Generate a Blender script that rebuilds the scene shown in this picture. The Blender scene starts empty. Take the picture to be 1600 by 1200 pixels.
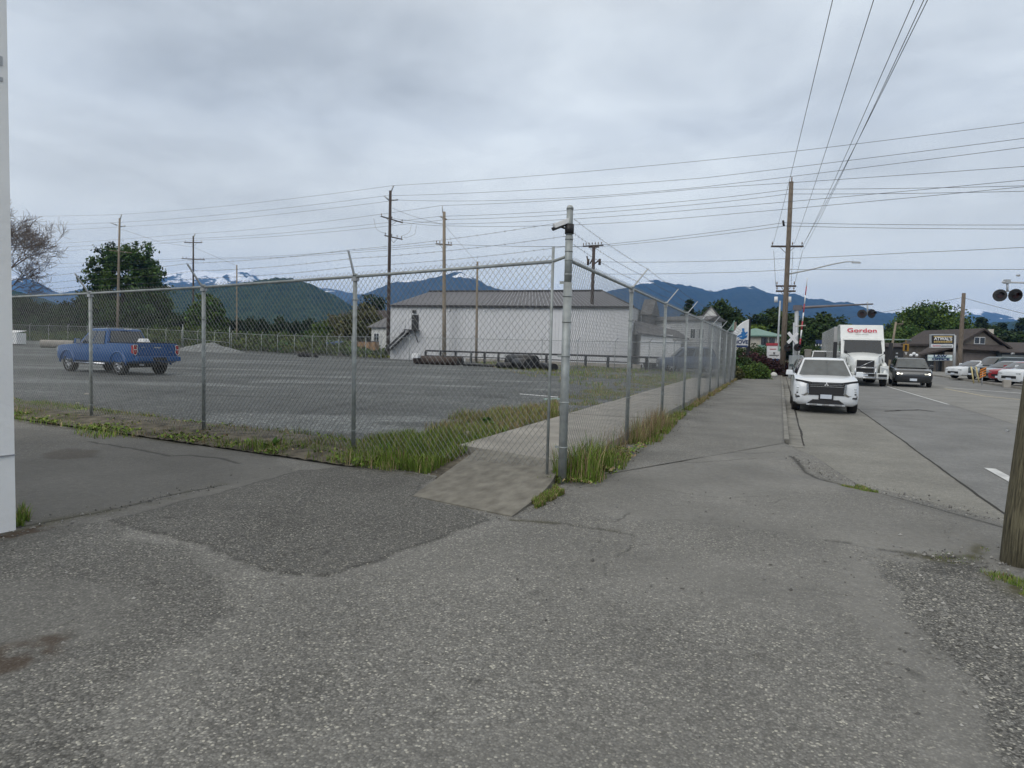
import bpy, bmesh, math, random
import numpy as np
from mathutils import Vector, Matrix, Euler, noise as mnoise
rad = math.radians
scene = bpy.context.scene
col = scene.collection
random.seed(7)
NP = np.random.default_rng(11)

# ---------------- camera ----------------
FPX, CX, HZ, ROLL, CAMH = 1036.0, 800.0, 541.0, 0.025, 1.60
TH = rad(21.9)                       # the street runs along +Y; the camera looks 21.9 deg to its left
FW0 = Vector((-math.sin(TH), math.cos(TH), 0)); RT0 = Vector((math.cos(TH), math.sin(TH), 0)); UP = Vector((0, 0, 1))
PITCH = math.atan((600 - HZ) / FPX)
FW = (FW0 * math.cos(PITCH) - UP * math.sin(PITCH)).normalized()
U0 = (UP * math.cos(PITCH) + FW0 * math.sin(PITCH)).normalized()
RR = (RT0 * math.cos(ROLL) + U0 * math.sin(ROLL)).normalized()
UU = (U0 * math.cos(ROLL) - RT0 * math.sin(ROLL)).normalized()
CAM = Vector((0, 0, CAMH))
cd = bpy.data.cameras.new('camera'); cam = bpy.data.objects.new('camera', cd); col.objects.link(cam)
cd.sensor_width = 36.0; cd.lens = FPX / 1600 * 36; cd.clip_start = 0.05; cd.clip_end = 30000
m = Matrix((RR, UU, -FW)).transposed().to_4x4(); m.translation = CAM; cam.matrix_world = m
scene.camera = cam

def ray(px, py):
    return FW + RR * ((px - CX) / FPX) - UU * ((py - 600) / FPX)
def G(px, py, z=0.0):
    d = ray(px, py); return CAM + d * ((z - CAMH) / d.z)
def A(px, py, Z):                    # the point seen at a photo position, at a level distance Z in front
    d = ray(px, py); return CAM + d * (Z / d.dot(FW0))
def C(X, Z, z=0.0):                  # X to the right, Z ahead, z up
    p = RT0 * X + FW0 * Z; return Vector((p.x, p.y, z))
def H(px, py, Z): return A(px, py, Z).z
def hz(px): return HZ + ROLL * (px - CX)
def B(px, Z, z=0.0):                 # ground spot below column px at distance Z
    p = A(px, hz(px) - (z - CAMH) / Z * FPX, Z); return Vector((p.x, p.y, z))

# ---------------- light ----------------
SUN_EL, SUN_AZ = rad(36), rad(196)
scene.view_settings.view_transform = 'Standard'; scene.view_settings.look = 'None'
scene.view_settings.gamma = 1.0; scene.view_settings.exposure = 0.0; scene.view_settings.use_curve_mapping = False
w = bpy.data.worlds.new('World'); scene.world = w; w.use_nodes = True
nt = w.node_tree; nt.nodes.clear()
def wn(t, **k):
    n = nt.nodes.new(t)
    for a, b in k.items(): setattr(n, a, b)
    return n
wo = wn('ShaderNodeOutputWorld'); bg = wn('ShaderNodeBackground'); bgs = wn('ShaderNodeBackground'); mixw = wn('ShaderNodeMixShader')
sky = wn('ShaderNodeTexSky', sky_type='NISHITA', sun_disc=False, sun_elevation=SUN_EL, sun_rotation=SUN_AZ)
nt.links.new(sky.outputs[0], bgs.inputs[0]); bgs.inputs[1].default_value = 0.08
tc = wn('ShaderNodeTexCoord'); sep = wn('ShaderNodeSeparateXYZ'); nt.links.new(tc.outputs['Generated'], sep.inputs[0])
zz = wn('ShaderNodeMath', operation='MAXIMUM'); nt.links.new(sep.outputs[2], zz.inputs[0]); zz.inputs[1].default_value = 0.0
za = wn('ShaderNodeMath', operation='ADD'); nt.links.new(zz.outputs[0], za.inputs[0]); za.inputs[1].default_value = 0.16
dx = wn('ShaderNodeMath', operation='DIVIDE'); nt.links.new(sep.outputs[0], dx.inputs[0]); nt.links.new(za.outputs[0], dx.inputs[1])
dy = wn('ShaderNodeMath', operation='DIVIDE'); nt.links.new(sep.outputs[1], dy.inputs[0]); nt.links.new(za.outputs[0], dy.inputs[1])
cv = wn('ShaderNodeCombineXYZ'); nt.links.new(dx.outputs[0], cv.inputs[0]); nt.links.new(dy.outputs[0], cv.inputs[1])
def wnoise(sc, det, rough, dist, off):
    mp = wn('ShaderNodeMapping'); mp.inputs['Location'].default_value = off; nt.links.new(cv.outputs[0], mp.inputs[0])
    n = wn('ShaderNodeTexNoise'); n.inputs['Scale'].default_value = sc; n.inputs['Detail'].default_value = det
    n.inputs['Roughness'].default_value = rough; n.inputs['Distortion'].default_value = dist
    nt.links.new(mp.outputs[0], n.inputs['Vector']); return n
n1 = wnoise(0.55, 5, 0.5, 0.4, (3.1, 1.7, 0)); n2 = wnoise(1.9, 5, 0.55, 0.3, (0.4, 7.7, 2))
mm = wn('ShaderNodeMath', operation='MULTIPLY_ADD'); nt.links.new(n2.outputs[0], mm.inputs[0]); mm.inputs[1].default_value = 0.45
ms = wn('ShaderNodeMath', operation='MULTIPLY'); nt.links.new(n1.outputs[0], ms.inputs[0]); ms.inputs[1].default_value = 0.55
nt.links.new(ms.outputs[0], mm.inputs[2])
rp = wn('ShaderNodeValToRGB'); e = rp.color_ramp.elements
e[0].position = 0.37; e[0].color = (0.49, 0.535, 0.58, 1); e[1].position = 0.60; e[1].color = (0.83, 0.89, 0.93, 1)
em = rp.color_ramp.elements.new(0.49); em.color = (0.67, 0.725, 0.775, 1)
nt.links.new(mm.outputs[0], rp.inputs[0])
# the cloud deck thins towards the horizon
hr = wn('ShaderNodeValToRGB'); h_ = hr.color_ramp.elements
h_[0].position = 0.0; h_[0].color = (0.72, 0.79, 0.85, 1); h_[1].position = 0.34; h_[1].color = (0, 0, 0, 1)
mf = wn('ShaderNodeMapRange'); nt.links.new(sep.outputs[2], mf.inputs[0]); mf.inputs[1].default_value = 0.02; mf.inputs[2].default_value = 0.30
mf.inputs[3].default_value = 0.85; mf.inputs[4].default_value = 0.0
hm = wn('ShaderNodeMix', data_type='RGBA'); nt.links.new(mf.outputs[0], hm.inputs[0]); nt.links.new(rp.outputs[0], hm.inputs[6]); hm.inputs[7].default_value = (0.98, 0.97, 0.86, 1)
zr = wn('ShaderNodeMapRange'); nt.links.new(sep.outputs[2], zr.inputs[0]); zr.inputs[1].default_value = 0.42; zr.inputs[2].default_value = 0.80
zm = wn('ShaderNodeMix', data_type='RGBA'); nt.links.new(zr.outputs[0], zm.inputs[0]); nt.links.new(hm.outputs[2], zm.inputs[6]); zm.inputs[7].default_value = (0.95, 0.92, 0.86, 1)
nt.links.new(zm.outputs[2], bg.inputs[0]); bg.inputs[1].default_value = 1.07
mixw.inputs[0].default_value = 0.93
nt.links.new(bgs.outputs[0], mixw.inputs[1]); nt.links.new(bg.outputs[0], mixw.inputs[2]); nt.links.new(mixw.outputs[0], wo.inputs[0])
sl = bpy.data.lights.new('sun', 'SUN'); so = bpy.data.objects.new('sun', sl); col.objects.link(so)
sl.energy = 1.45; sl.angle = rad(45); sl.color = (1.0, 0.97, 0.92)
sdir = Vector((math.sin(SUN_AZ) * math.cos(SUN_EL), math.cos(SUN_AZ) * math.cos(SUN_EL), math.sin(SUN_EL)))
so.rotation_euler = sdir.to_track_quat('Z', 'Y').to_euler()
scene.cycles.max_bounces = 6; scene.cycles.transparent_max_bounces = 16; scene.cycles.volume_bounces = 1
scene.cycles.use_denoising = True
scene.cycles.volume_max_steps = 64
scene.cycles.caustics_reflective = False; scene.cycles.caustics_refractive = False

# ---------------- materials ----------------
MATS = {}
def new_mat(name):
    mt = bpy.data.materials.new(name); mt.use_nodes = True; MATS[name] = mt
    n = mt.node_tree; b = n.nodes['Principled BSDF']; return mt, n, b
def mat(name, c, rough=0.7, metal=0.0, var=0.12, scale=3.0, bump=0.0, bscale=30.0, c2=None, detail=4, attr=False, coat=0, emis=None, stretch=None):
    if name in MATS: return MATS[name]
    mt, n, b = new_mat(name)
    b.inputs['Roughness'].default_value = rough; b.inputs['Metallic'].default_value = metal
    if coat: b.inputs['Coat Weight'].default_value = coat; b.inputs['Coat Roughness'].default_value = 0.08
    tcn = n.nodes.new('ShaderNodeTexCoord'); src = tcn.outputs['Object']
    if stretch:
        mp = n.nodes.new('ShaderNodeMapping'); mp.inputs['Scale'].default_value = stretch; n.links.new(src, mp.inputs[0]); src = mp.outputs[0]
    tn = n.nodes.new('ShaderNodeTexNoise'); tn.inputs['Scale'].default_value = scale; tn.inputs['Detail'].default_value = detail
    n.links.new(src, tn.inputs['Vector'])
    r = n.nodes.new('ShaderNodeValToRGB'); r.color_ramp.elements[0].position = 0.3; r.color_ramp.elements[1].position = 0.7
    lo = [x * (1 - var) for x in c]; hi = [min(1, x * (1 + var)) for x in (c2 or c)]
    r.color_ramp.elements[0].color = (*lo, 1); r.color_ramp.elements[1].color = (*hi, 1)
    n.links.new(tn.outputs[0], r.inputs[0]); out = r.outputs[0]
    if attr:
        a = n.nodes.new('ShaderNodeAttribute'); a.attribute_name = 'tone'
        mx = n.nodes.new('ShaderNodeMix'); mx.data_type = 'RGBA'; mx.blend_type = 'MULTIPLY'; mx.inputs[0].default_value = 1
        n.links.new(out, mx.inputs[6]); n.links.new(a.outputs['Color'], mx.inputs[7]); out = mx.outputs[2]
    n.links.new(out, b.inputs['Base Color'])
    if emis:
        b.inputs['Emission Color'].default_value = (*emis[0], 1); b.inputs['Emission Strength'].default_value = emis[1]
    if bump:
        bn = n.nodes.new('ShaderNodeTexNoise'); bn.inputs['Scale'].default_value = bscale; bn.inputs['Detail'].default_value = 5
        n.links.new(src, bn.inputs['Vector'])
        bp = n.nodes.new('ShaderNodeBump'); bp.inputs['Strength'].default_value = min(1, bump); bp.inputs['Distance'].default_value = 0.02
        n.links.new(bn.outputs[0], bp.inputs['Height']); n.links.new(bp.outputs[0], b.inputs['Normal'])
    return mt
GALV = mat('galvanised', (0.30, 0.325, 0.325), 0.5, 0.25, 0.22, 9, 0.1)
WIRE = mat('chain_wire', (0.21, 0.22, 0.22), 0.5, 0.3, 0.15, 5)
BWIRE = mat('barb_wire', (0.10, 0.10, 0.11), 0.6, 0.3)
LINEW = mat('line_wire', (0.05, 0.05, 0.055), 0.6)
WOOD = mat('pole_wood', (0.12, 0.095, 0.075), 0.9, 0, 0.35, 6, 0.5, 25, c2=(0.17, 0.14, 0.11), stretch=(6, 6, 0.5))
WOODL = mat('pole_wood_light', (0.25, 0.21, 0.16), 0.9, 0, 0.3, 6, 0.5, 25, stretch=(6, 6, 0.5))
WOODD = mat('pole_wood_dark', (0.065, 0.05, 0.045), 0.9, 0, 0.35, 6, 0.5, 25, stretch=(6, 6, 0.5))
CREOS = mat('pole_wood_green', (0.07, 0.062, 0.036), 0.95, 0, 0.55, 9, 1.0, 30, c2=(0.15, 0.135, 0.085), stretch=(9, 9, 0.45), detail=9)
PORC = mat('porcelain', (0.22, 0.19, 0.18), 0.3)
STEELG = mat('grey_steel', (0.42, 0.44, 0.46), 0.5, 0.3)
BLACK = mat('black_plastic', (0.012, 0.012, 0.014), 0.5)
RUB = mat('rubber', (0.02, 0.02, 0.021), 0.85, 0, 0.2, 20)
GLASS = mat('dark_glass', (0.02, 0.025, 0.03), 0.06, 0, 0.1, coat=0.6)
GLASSL = mat('windscreen_glass', (0.05, 0.062, 0.066), 0.06, 0, 0.35, 2.5, coat=0.8)
CHROME = mat('chrome', (0.6, 0.61, 0.63), 0.15, 1.0)
ALLOY = mat('alloy', (0.35, 0.36, 0.38), 0.35, 0.8)
WHITEP = mat('white_paint', (0.72, 0.74, 0.76), 0.3, 0, 0.03, coat=0.6)
RED = mat('red_lens', (0.35, 0.02, 0.02), 0.2, coat=0.5); DRED = mat('dark_red_lens', (0.035, 0.006, 0.007), 0.3)
WHITES = mat('white_sign', (0.72, 0.73, 0.74), 0.5, 0, 0.06)

# ---------------- mesh helpers ----------------
class MB:
    def __init__(s): s.v = []; s.f = []; s.mi = []; s.cur = 0; s.sm = []
    def add(s, vs, fs, smooth=False):
        o = len(s.v); s.v += [tuple(p) for p in vs]
        for f in fs: s.f.append(tuple(i + o for i in f)); s.mi.append(s.cur); s.sm.append(smooth)
        return s
    def box(s, c, size, rz=0.0, M=None, taper=1.0):
        a, b_, h = size[0] / 2, size[1] / 2, size[2] / 2
        vs = []
        for z in (-h, h):
            t = taper if z > 0 else 1
            for x, y in ((-a, -b_), (a, -b_), (a, b_), (-a, b_)): vs.append(Vector((x * t, y * t, z)))
        R = M if M is not None else Matrix.Rotation(rz, 3, 'Z')
        vs = [R @ v + Vector(c) for v in vs]
        return s.add(vs, [(0, 3, 2, 1), (4, 5, 6, 7), (0, 1, 5, 4), (1, 2, 6, 5), (2, 3, 7, 6), (3, 0, 4, 7)])
    def tube(s, pts, r, n=6, caps=True):
        pts = [Vector(p) for p in pts]; rs = r if isinstance(r, (list, tuple)) else [r] * len(pts)
        vs = []; up = Vector((0, 0, 1))
        for i, p in enumerate(pts):
            d = (pts[min(i + 1, len(pts) - 1)] - pts[max(i - 1, 0)])
            if d.length < 1e-9: d = Vector((0, 0, 1))
            d.normalize(); a = d.cross(up)
            if a.length < 1e-3: a = d.cross(Vector((1, 0, 0)))
            a.normalize(); b = d.cross(a)
            for k in range(n):
                t = 2 * math.pi * k / n; vs.append(p + a * math.cos(t) * rs[i] + b * math.sin(t) * rs[i])
        fs = []
        for i in range(len(pts) - 1):
            for k in range(n):
                fs.append((i * n + k, i * n + (k + 1) % n, (i + 1) * n + (k + 1) % n, (i + 1) * n + k))
        s.add(vs, fs, True)
        if caps:
            o = len(s.v) - len(vs)
            s.f.append(tuple(o + k for k in range(n))[::-1]); s.mi.append(s.cur); s.sm.append(False)
            s.f.append(tuple(o + (len(pts) - 1) * n + k for k in range(n))); s.mi.append(s.cur); s.sm.append(False)
        return s
    def prism(s, poly, d):            # polygon (3D points, planar) extruded by vector d
        poly = [Vector(p) for p in poly]; n = len(poly); d = Vector(d)
        vs = poly + [p + d for p in poly]
        fs = [tuple(range(n))[::-1], tuple(range(n, 2 * n))] + [(i, (i + 1) % n, n + (i + 1) % n, n + i) for i in range(n)]
        return s.add(vs, fs)
    def quad(s, a, b, c, d): return s.add([a, b, c, d], [(0, 1, 2, 3)])
    def build(s, name, mats, parent=None, bevel=0.0, smooth=None, auto=None, loc=None):
        me = bpy.data.meshes.new(name); me.from_pydata(s.v, [], s.f); 
        if not isinstance(mats, (list, tuple)): mats = [mats]
        for mt in mats: me.materials.append(mt)
        if len(mats) > 1: me.polygons.foreach_set('material_index', s.mi)
        me.polygons.foreach_set('use_smooth', s.sm if smooth is None else [smooth] * len(s.f))
        if bevel:
            bm = bmesh.new(); bm.from_mesh(me); bmesh.ops.remove_doubles(bm, verts=bm.verts, dist=1e-5)
            es = [e for e in bm.edges if len(e.link_faces) == 2 and e.calc_face_angle() > 0.5]
            bmesh.ops.bevel(bm, geom=es, offset=bevel, segments=2, affect='EDGES', profile=0.7); bm.to_mesh(me); bm.free()
        me.update()
        if auto: me.shade_smooth(); me.set_sharp_from_angle(angle=rad(auto))
        o = bpy.data.objects.new(name, me); col.objects.link(o)
        if parent is not None: o.parent = parent
        if loc is not None: o.location = loc
        return o
def tag(o, label=None, cat=None, group=None, kind=None):
    if label: o['label'] = label
    if cat: o['category'] = cat
    if group: o['group'] = group
    if kind: o['kind'] = kind
    return o
def empty(name, loc=(0, 0, 0), rz=0.0, label=None, cat=None, group=None):
    o = bpy.data.objects.new(name, None); col.objects.link(o); o.location = loc; o.rotation_euler = (0, 0, rz)
    o.empty_display_size = 0.2
    return tag(o, label, cat, group)
def copy_tree(o, parent=None):
    c = o.copy(); col.objects.link(c)
    for k in ('label',):
        if parent is None and k in c: del c[k]
    if parent is not None: c.parent = parent
    for ch in [x for x in CH.get(o.name, [])]: copy_tree(ch, c)
    return c
CH = {}
def index_children():
    CH.clear()
    for o in col.objects:
        if o.parent: CH.setdefault(o.parent.name, []).append(o)
def mesh_np(name, V, F, mats, tone=None, smooth=False, parent=None, uvless=True):
    me = bpy.data.meshes.new(name); V = np.asarray(V, np.float32); F = np.asarray(F, np.int32); k = F.shape[1]
    me.vertices.add(len(V)); me.vertices.foreach_set('co', V.ravel())
    me.loops.add(F.size); me.loops.foreach_set('vertex_index', F.ravel())
    me.polygons.add(len(F)); me.polygons.foreach_set('loop_start', np.arange(0, F.size, k, dtype=np.int32))
    me.polygons.foreach_set('loop_total', np.full(len(F), k, np.int32))
    me.polygons.foreach_set('use_smooth', np.full(len(F), smooth))
    if tone is not None:
        a = me.attributes.new('tone', 'FLOAT_COLOR', 'POINT'); a.data.foreach_set('color', np.asarray(tone, np.float32).ravel())
    if not isinstance(mats, (list, tuple)): mats = [mats]
    for mt in mats: me.materials.append(mt)
    me.update(calc_edges=True); me.validate()
    o = bpy.data.objects.new(name, me); col.objects.link(o)
    if parent is not None: o.parent = parent
    return o
def grid_faces(nx, ny):
    i = np.arange(nx - 1)[:, None] * ny + np.arange(ny - 1)[None, :]
    return np.stack([i, i + ny, i + ny + 1, i + 1], -1).reshape(-1, 4)
def text_mesh(name, s, size, mt, parent, M, extrude=0.01, align='CENTER', bold=0.0, sx=1.0):
    cu = bpy.data.curves.new(name, 'FONT'); cu.body = s; cu.size = size; cu.extrude = extrude; cu.offset = bold
    cu.align_x = align; cu.align_y = 'CENTER'
    t = bpy.data.objects.new('tmp', cu); col.objects.link(t); dg = bpy.context.evaluated_depsgraph_get()
    me = bpy.data.meshes.new_from_object(t.evaluated_get(dg)); bpy.data.objects.remove(t); bpy.data.curves.remove(cu)
    me.transform(Matrix.Diagonal((sx, 1, 1, 1))); me.transform(M); me.materials.clear(); me.materials.append(mt)
    o = bpy.data.objects.new(name, me); col.objects.link(o); o.parent = parent; return o
def face_mat(origin, xdir, up=Vector((0, 0, 1))):   # text plane: x along xdir, y up, normal out
    x = Vector(xdir).normalized(); y = Vector(up).normalized(); n = x.cross(y)
    M = Matrix((x, y, n)).transposed().to_4x4(); M.translation = Vector(origin); return M
def boolean_cut(o, cutters):
    for c in cutters:
        md = o.modifiers.new('b', 'BOOLEAN'); md.object = c; md.operation = 'DIFFERENCE'; md.solver = 'EXACT'
    bpy.context.view_layer.update(); dg = bpy.context.evaluated_depsgraph_get()
    me = bpy.data.meshes.new_from_object(o.evaluated_get(dg)); o.modifiers.clear(); o.data = me
    for c in cutters: bpy.data.objects.remove(c)
# ---------------- ground ----------------
def pl_dist(P, line):
    P = np.asarray(P)[:, :2]; best = np.full(len(P), 1e9)
    L = [np.array([p[0], p[1]]) for p in line]
    for a, b in zip(L[:-1], L[1:]):
        d = b - a; t = np.clip(((P - a) @ d) / max(d @ d, 1e-12), 0, 1)
        q = P - (a + t[:, None] * d); best = np.minimum(best, np.sqrt((q ** 2).sum(1)))
    return best
def in_poly(P, poly):
    P = np.asarray(P)[:, :2]; x, y = P[:, 0], P[:, 1]; r = np.zeros(len(P), bool); n = len(poly)
    for i in range(n):
        a, b = poly[i], poly[(i + 1) % n]
        c = ((a[1] > y) != (b[1] > y)); xx = (b[0] - a[0]) * (y - a[1]) / ((b[1] - a[1]) or 1e-9) + a[0]
        r ^= c & (x < xx)
    return r
def vnoise(P, s, seed=0):            # smooth value noise, numpy
    x = P[:, 0] * s + seed * 17.3; y = P[:, 1] * s + seed * 9.1
    def h(i, j):
        n = (i.astype(np.int64) * 374761393 + j.astype(np.int64) * 668265263 + seed * 1442695) & 0x7fffffff
        n = ((n ^ (n >> 13)) * 1274126177) & 0x7fffffff
        return (n & 0xffff) / 65535.0
    i, j = np.floor(x), np.floor(y); fx, fy = x - i, y - j; fx = fx * fx * (3 - 2 * fx); fy = fy * fy * (3 - 2 * fy)
    return (h(i, j) * (1 - fx) + h(i + 1, j) * fx) * (1 - fy) + (h(i, j + 1) * (1 - fx) + h(i + 1, j + 1) * fx) * fy
def fnoise(P, s, seed=0, o=4):
    r = 0; a = .5
    for k in range(o): r = r + a * vnoise(P, s * 2 ** k, seed + k); a *= .5
    return r / (1 - .5 ** o)
def sstep(a, b, x): t = np.clip((x - a) / (b - a), 0, 1); return t * t * (3 - 2 * t)

def asphalt_mat(name, base, warm=(1, 1, 1), stones=1.0, attr=True, sc=1.0):
    mt, n, b = new_mat(name); L = n.links
    def N(t, **k):
        x = n.nodes.new(t)
        for a, v in k.items(): setattr(x, a, v)
        return x
    tcn = N('ShaderNodeTexCoord'); P = tcn.outputs['Object']
    v1 = N('ShaderNodeTexVoronoi'); v1.inputs['Scale'].default_value = 88 * sc; L.new(P, v1.inputs['Vector'])
    v2 = N('ShaderNodeTexVoronoi'); v2.inputs['Scale'].default_value = 48 * sc; L.new(P, v2.inputs['Vector'])
    s1 = N('ShaderNodeSeparateColor'); L.new(v1.outputs['Color'], s1.inputs[0])
    s2 = N('ShaderNodeSeparateColor'); L.new(v2.outputs['Color'], s2.inputs[0])
    big = N('ShaderNodeTexNoise'); big.inputs['Scale'].default_value = 0.9; big.inputs['Detail'].default_value = 6; L.new(P, big.inputs['Vector'])
    mid = N('ShaderNodeTexNoise'); mid.inputs['Scale'].default_value = 14; mid.inputs['Detail'].default_value = 6; mid.inputs['Roughness'].default_value = .65; L.new(P, mid.inputs['Vector'])
    at = N('ShaderNodeAttribute'); at.attribute_name = 'tone'; sa = N('ShaderNodeSeparateColor')
    if attr: L.new(at.outputs['Color'], sa.inputs[0])
    else: sa.inputs[0].default_value = (1, 0.35, 0, 1)
    r1 = N('ShaderNodeValToRGB'); cr = r1.color_ramp; cr.elements[0].position = 0; cr.elements[0].color = (.36, .36, .36, 1)
    cr.elements[1].position = 1; cr.elements[1].color = (2.9, 2.85, 2.6, 1)
    for p_, c_ in ((.45, .82), (.78, 1.16), (.92, 1.6)):
        x = cr.elements.new(p_); x.color = (c_, c_, c_ * .99, 1)
    L.new(s1.outputs[0], r1.inputs[0])
    gap = N('ShaderNodeMapRange'); L.new(v1.outputs['Distance'], gap.inputs[0]); gap.inputs[1].default_value = .25; gap.inputs[2].default_value = .75
    gap.inputs[3].default_value = 1.1; gap.inputs[4].default_value = .62
    g1 = N('ShaderNodeMix', data_type='RGBA', blend_type='MULTIPLY'); g1.inputs[0].default_value = 1; L.new(r1.outputs[0], g1.inputs[6])
    gc = N('ShaderNodeCombineColor'); 
    for i in range(3): L.new(gap.outputs[0], gc.inputs[i])
    L.new(gc.outputs[0], g1.inputs[7])
    # how strongly the stones show
    amt = N('ShaderNodeMath', operation='MULTIPLY_ADD'); L.new(sa.outputs[1], amt.inputs[0]); amt.inputs[1].default_value = .9 * stones; amt.inputs[2].default_value = .12
    soft = N('ShaderNodeMix', data_type='RGBA'); L.new(amt.outputs[0], soft.inputs[0]); soft.inputs[6].default_value = (1, 1, 1, 1); L.new(g1.outputs[2], soft.inputs[7])
    # pale chips
    th = N('ShaderNodeMapRange'); L.new(s2.outputs[1], th.inputs[0]); th.inputs[1].default_value = .962; th.inputs[2].default_value = .966
    dd = N('ShaderNodeMapRange'); L.new(v2.outputs['Distance'], dd.inputs[0]); dd.inputs[1].default_value = .34; dd.inputs[2].default_value = .26
    cm = N('ShaderNodeMath', operation='MULTIPLY'); L.new(th.outputs[0], cm.inputs[0]); L.new(dd.outputs[0], cm.inputs[1])
    reg = N('ShaderNodeTexNoise'); reg.inputs['Scale'].default_value = 2.3; reg.inputs['Detail'].default_value = 5; L.new(P, reg.inputs['Vector'])
    rg_ = N('ShaderNodeMath', operation='MULTIPLY_ADD'); L.new(reg.outputs[0], rg_.inputs[0]); rg_.inputs[1].default_value = 2.6; L.new(sa.outputs[1], rg_.inputs[2])
    gm = N('ShaderNodeMapRange'); L.new(rg_.outputs[0], gm.inputs[0]); gm.inputs[1].default_value = 1.35; gm.inputs[2].default_value = 2.3
    cm2 = N('ShaderNodeMath', operation='MULTIPLY'); L.new(cm.outputs[0], cm2.inputs[0]); L.new(gm.outputs[0], cm2.inputs[1])
    # tone
    br = N('ShaderNodeMapRange'); L.new(big.outputs[0], br.inputs[0]); br.inputs[1].default_value = .3; br.inputs[2].default_value = .7; br.inputs[3].default_value = .84; br.inputs[4].default_value = 1.16
    mr = N('ShaderNodeMapRange'); L.new(mid.outputs[0], mr.inputs[0]); mr.inputs[1].default_value = .3; mr.inputs[2].default_value = .7; mr.inputs[3].default_value = .86; mr.inputs[4].default_value = 1.14
    t1 = N('ShaderNodeMath', operation='MULTIPLY'); L.new(br.outputs[0], t1.inputs[0]); L.new(mr.outputs[0], t1.inputs[1])
    t2 = N('ShaderNodeMath', operation='MULTIPLY'); L.new(t1.outputs[0], t2.inputs[0]); L.new(sa.outputs[0], t2.inputs[1])
    sc_ = N('ShaderNodeVectorMath', operation='SCALE'); sc_.inputs[0].default_value = [base * q for q in warm]; L.new(t2.outputs[0], sc_.inputs[3])
    fin = N('ShaderNodeMix', data_type='RGBA', blend_type='MULTIPLY'); fin.inputs[0].default_value = 1; L.new(soft.outputs[2], fin.inputs[6]); L.new(sc_.outputs[0], fin.inputs[7])
    ch = N('ShaderNodeMix', data_type='RGBA'); L.new(cm2.outputs[0], ch.inputs[0]); L.new(fin.outputs[2], ch.inputs[6]); ch.inputs[7].default_value = (.50, .48, .41, 1)
    ms_ = N('ShaderNodeMath', operation='MULTIPLY'); L.new(sa.outputs[2], ms_.inputs[0]); L.new(mr.outputs[0], ms_.inputs[1])
    mo = N('ShaderNodeMix', data_type='RGBA'); L.new(ms_.outputs[0], mo.inputs[0]); L.new(ch.outputs[2], mo.inputs[6]); mo.inputs[7].default_value = (.060, .056, .024, 1)
    ab = N('ShaderNodeAttribute'); ab.attribute_name = 'rust'
    mo2 = N('ShaderNodeMix', data_type='RGBA'); L.new(ab.outputs['Fac'], mo2.inputs[0]); L.new(mo.outputs[2], mo2.inputs[6]); mo2.inputs[7].default_value = (.050, .030, .016, 1)
    L.new(mo2.outputs[2], b.inputs['Base Color']); b.inputs['Roughness'].default_value = .85
    b.inputs['Specular IOR Level'].default_value = .35
    bp = N('ShaderNodeBump'); bp.inputs['Strength'].default_value = .55; bp.inputs['Distance'].default_value = .006
    hh = N('ShaderNodeMath', operation='MULTIPLY_ADD'); L.new(v1.outputs['Distance'], hh.inputs[0]); hh.inputs[1].default_value = -1.0; L.new(s1.outputs[0], hh.inputs[2])
    L.new(hh.outputs[0], bp.inputs['Height']); L.new(bp.outputs[0], b.inputs['Normal'])
    return mt
ASPH = asphalt_mat('old_asphalt', .192, (1.01, .995, .925), 1.0)
SHOUL = asphalt_mat('shoulder_asphalt', .225, (1.01, .99, .89), .6, attr=False)
LANE = asphalt_mat('lane_asphalt', .195, (.99, 1.0, .98), .35, attr=False)
LANE2 = asphalt_mat('pale_lane', .235, (1, .99, .93), .35, attr=False)
GRAV = asphalt_mat('gravel', .142, (.93, 1.0, 1.01), 1.5, attr=True, sc=.3)
CONC = mat('concrete', (.27, .255, .225), .9, 0, .22, 1.6, .35, 60, detail=8)
CONCG = mat('ramp_concrete', (.155, .143, .118), .9, 0, .16, 7, .5, 45, c2=(.20, .19, .16), detail=12, stretch=(1.2, .6, 1)); KERB = mat('kerb_concrete', (.19, .185, .165), .9, 0, .3, 2.5, .4, 50, detail=8)
DIRT = mat('dirt', (.065, .056, .042), .95, 0, .45, 5, .6, 30, c2=(.13, .115, .085), detail=9)
EARTH = mat('grass_earth', (.045, .055, .024), .95, 0, .5, .15, .4, 4, c2=(.10, .105, .05), detail=10)
PAINT = mat('road_paint', (.55, .56, .55), .7, 0, .25, 5, detail=8)
YPAINT = mat('yellow_paint', (.50, .43, .26), .7, 0, .3, 5, detail=8)
CRACK = mat('crack_dirt', (.028, .026, .022), .95, 0, .4, 20)

def sheet(name, pts, z, mt, kind='structure', th=0.0):
    s = MB(); P = [Vector((p[0], p[1], z)) for p in pts]
    s.add(P, [tuple(range(len(P)))]); o = s.build(name, mt); return tag(o, kind=kind)
# the wide ground, one sheet to the horizon
s = MB(); s.add([Vector((9000 * math.cos(t * math.pi / 24), 9000 * math.sin(t * math.pi / 24), -.22)) for t in range(48)], [tuple(range(48))])
tag(s.build('ground', EARTH), kind='structure')

CORNER = B(878, 7.80)
LDIR = (C(-7.97, 12.5) - C(.6, 7.8)).normalized()
grass_line = [(-500, 640), (25, 655), (110, 668), (235, 683), (300, 690), (410, 703), (545, 722), (684, 744), (645, 776), (800, 808), (868, 762)]
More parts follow.
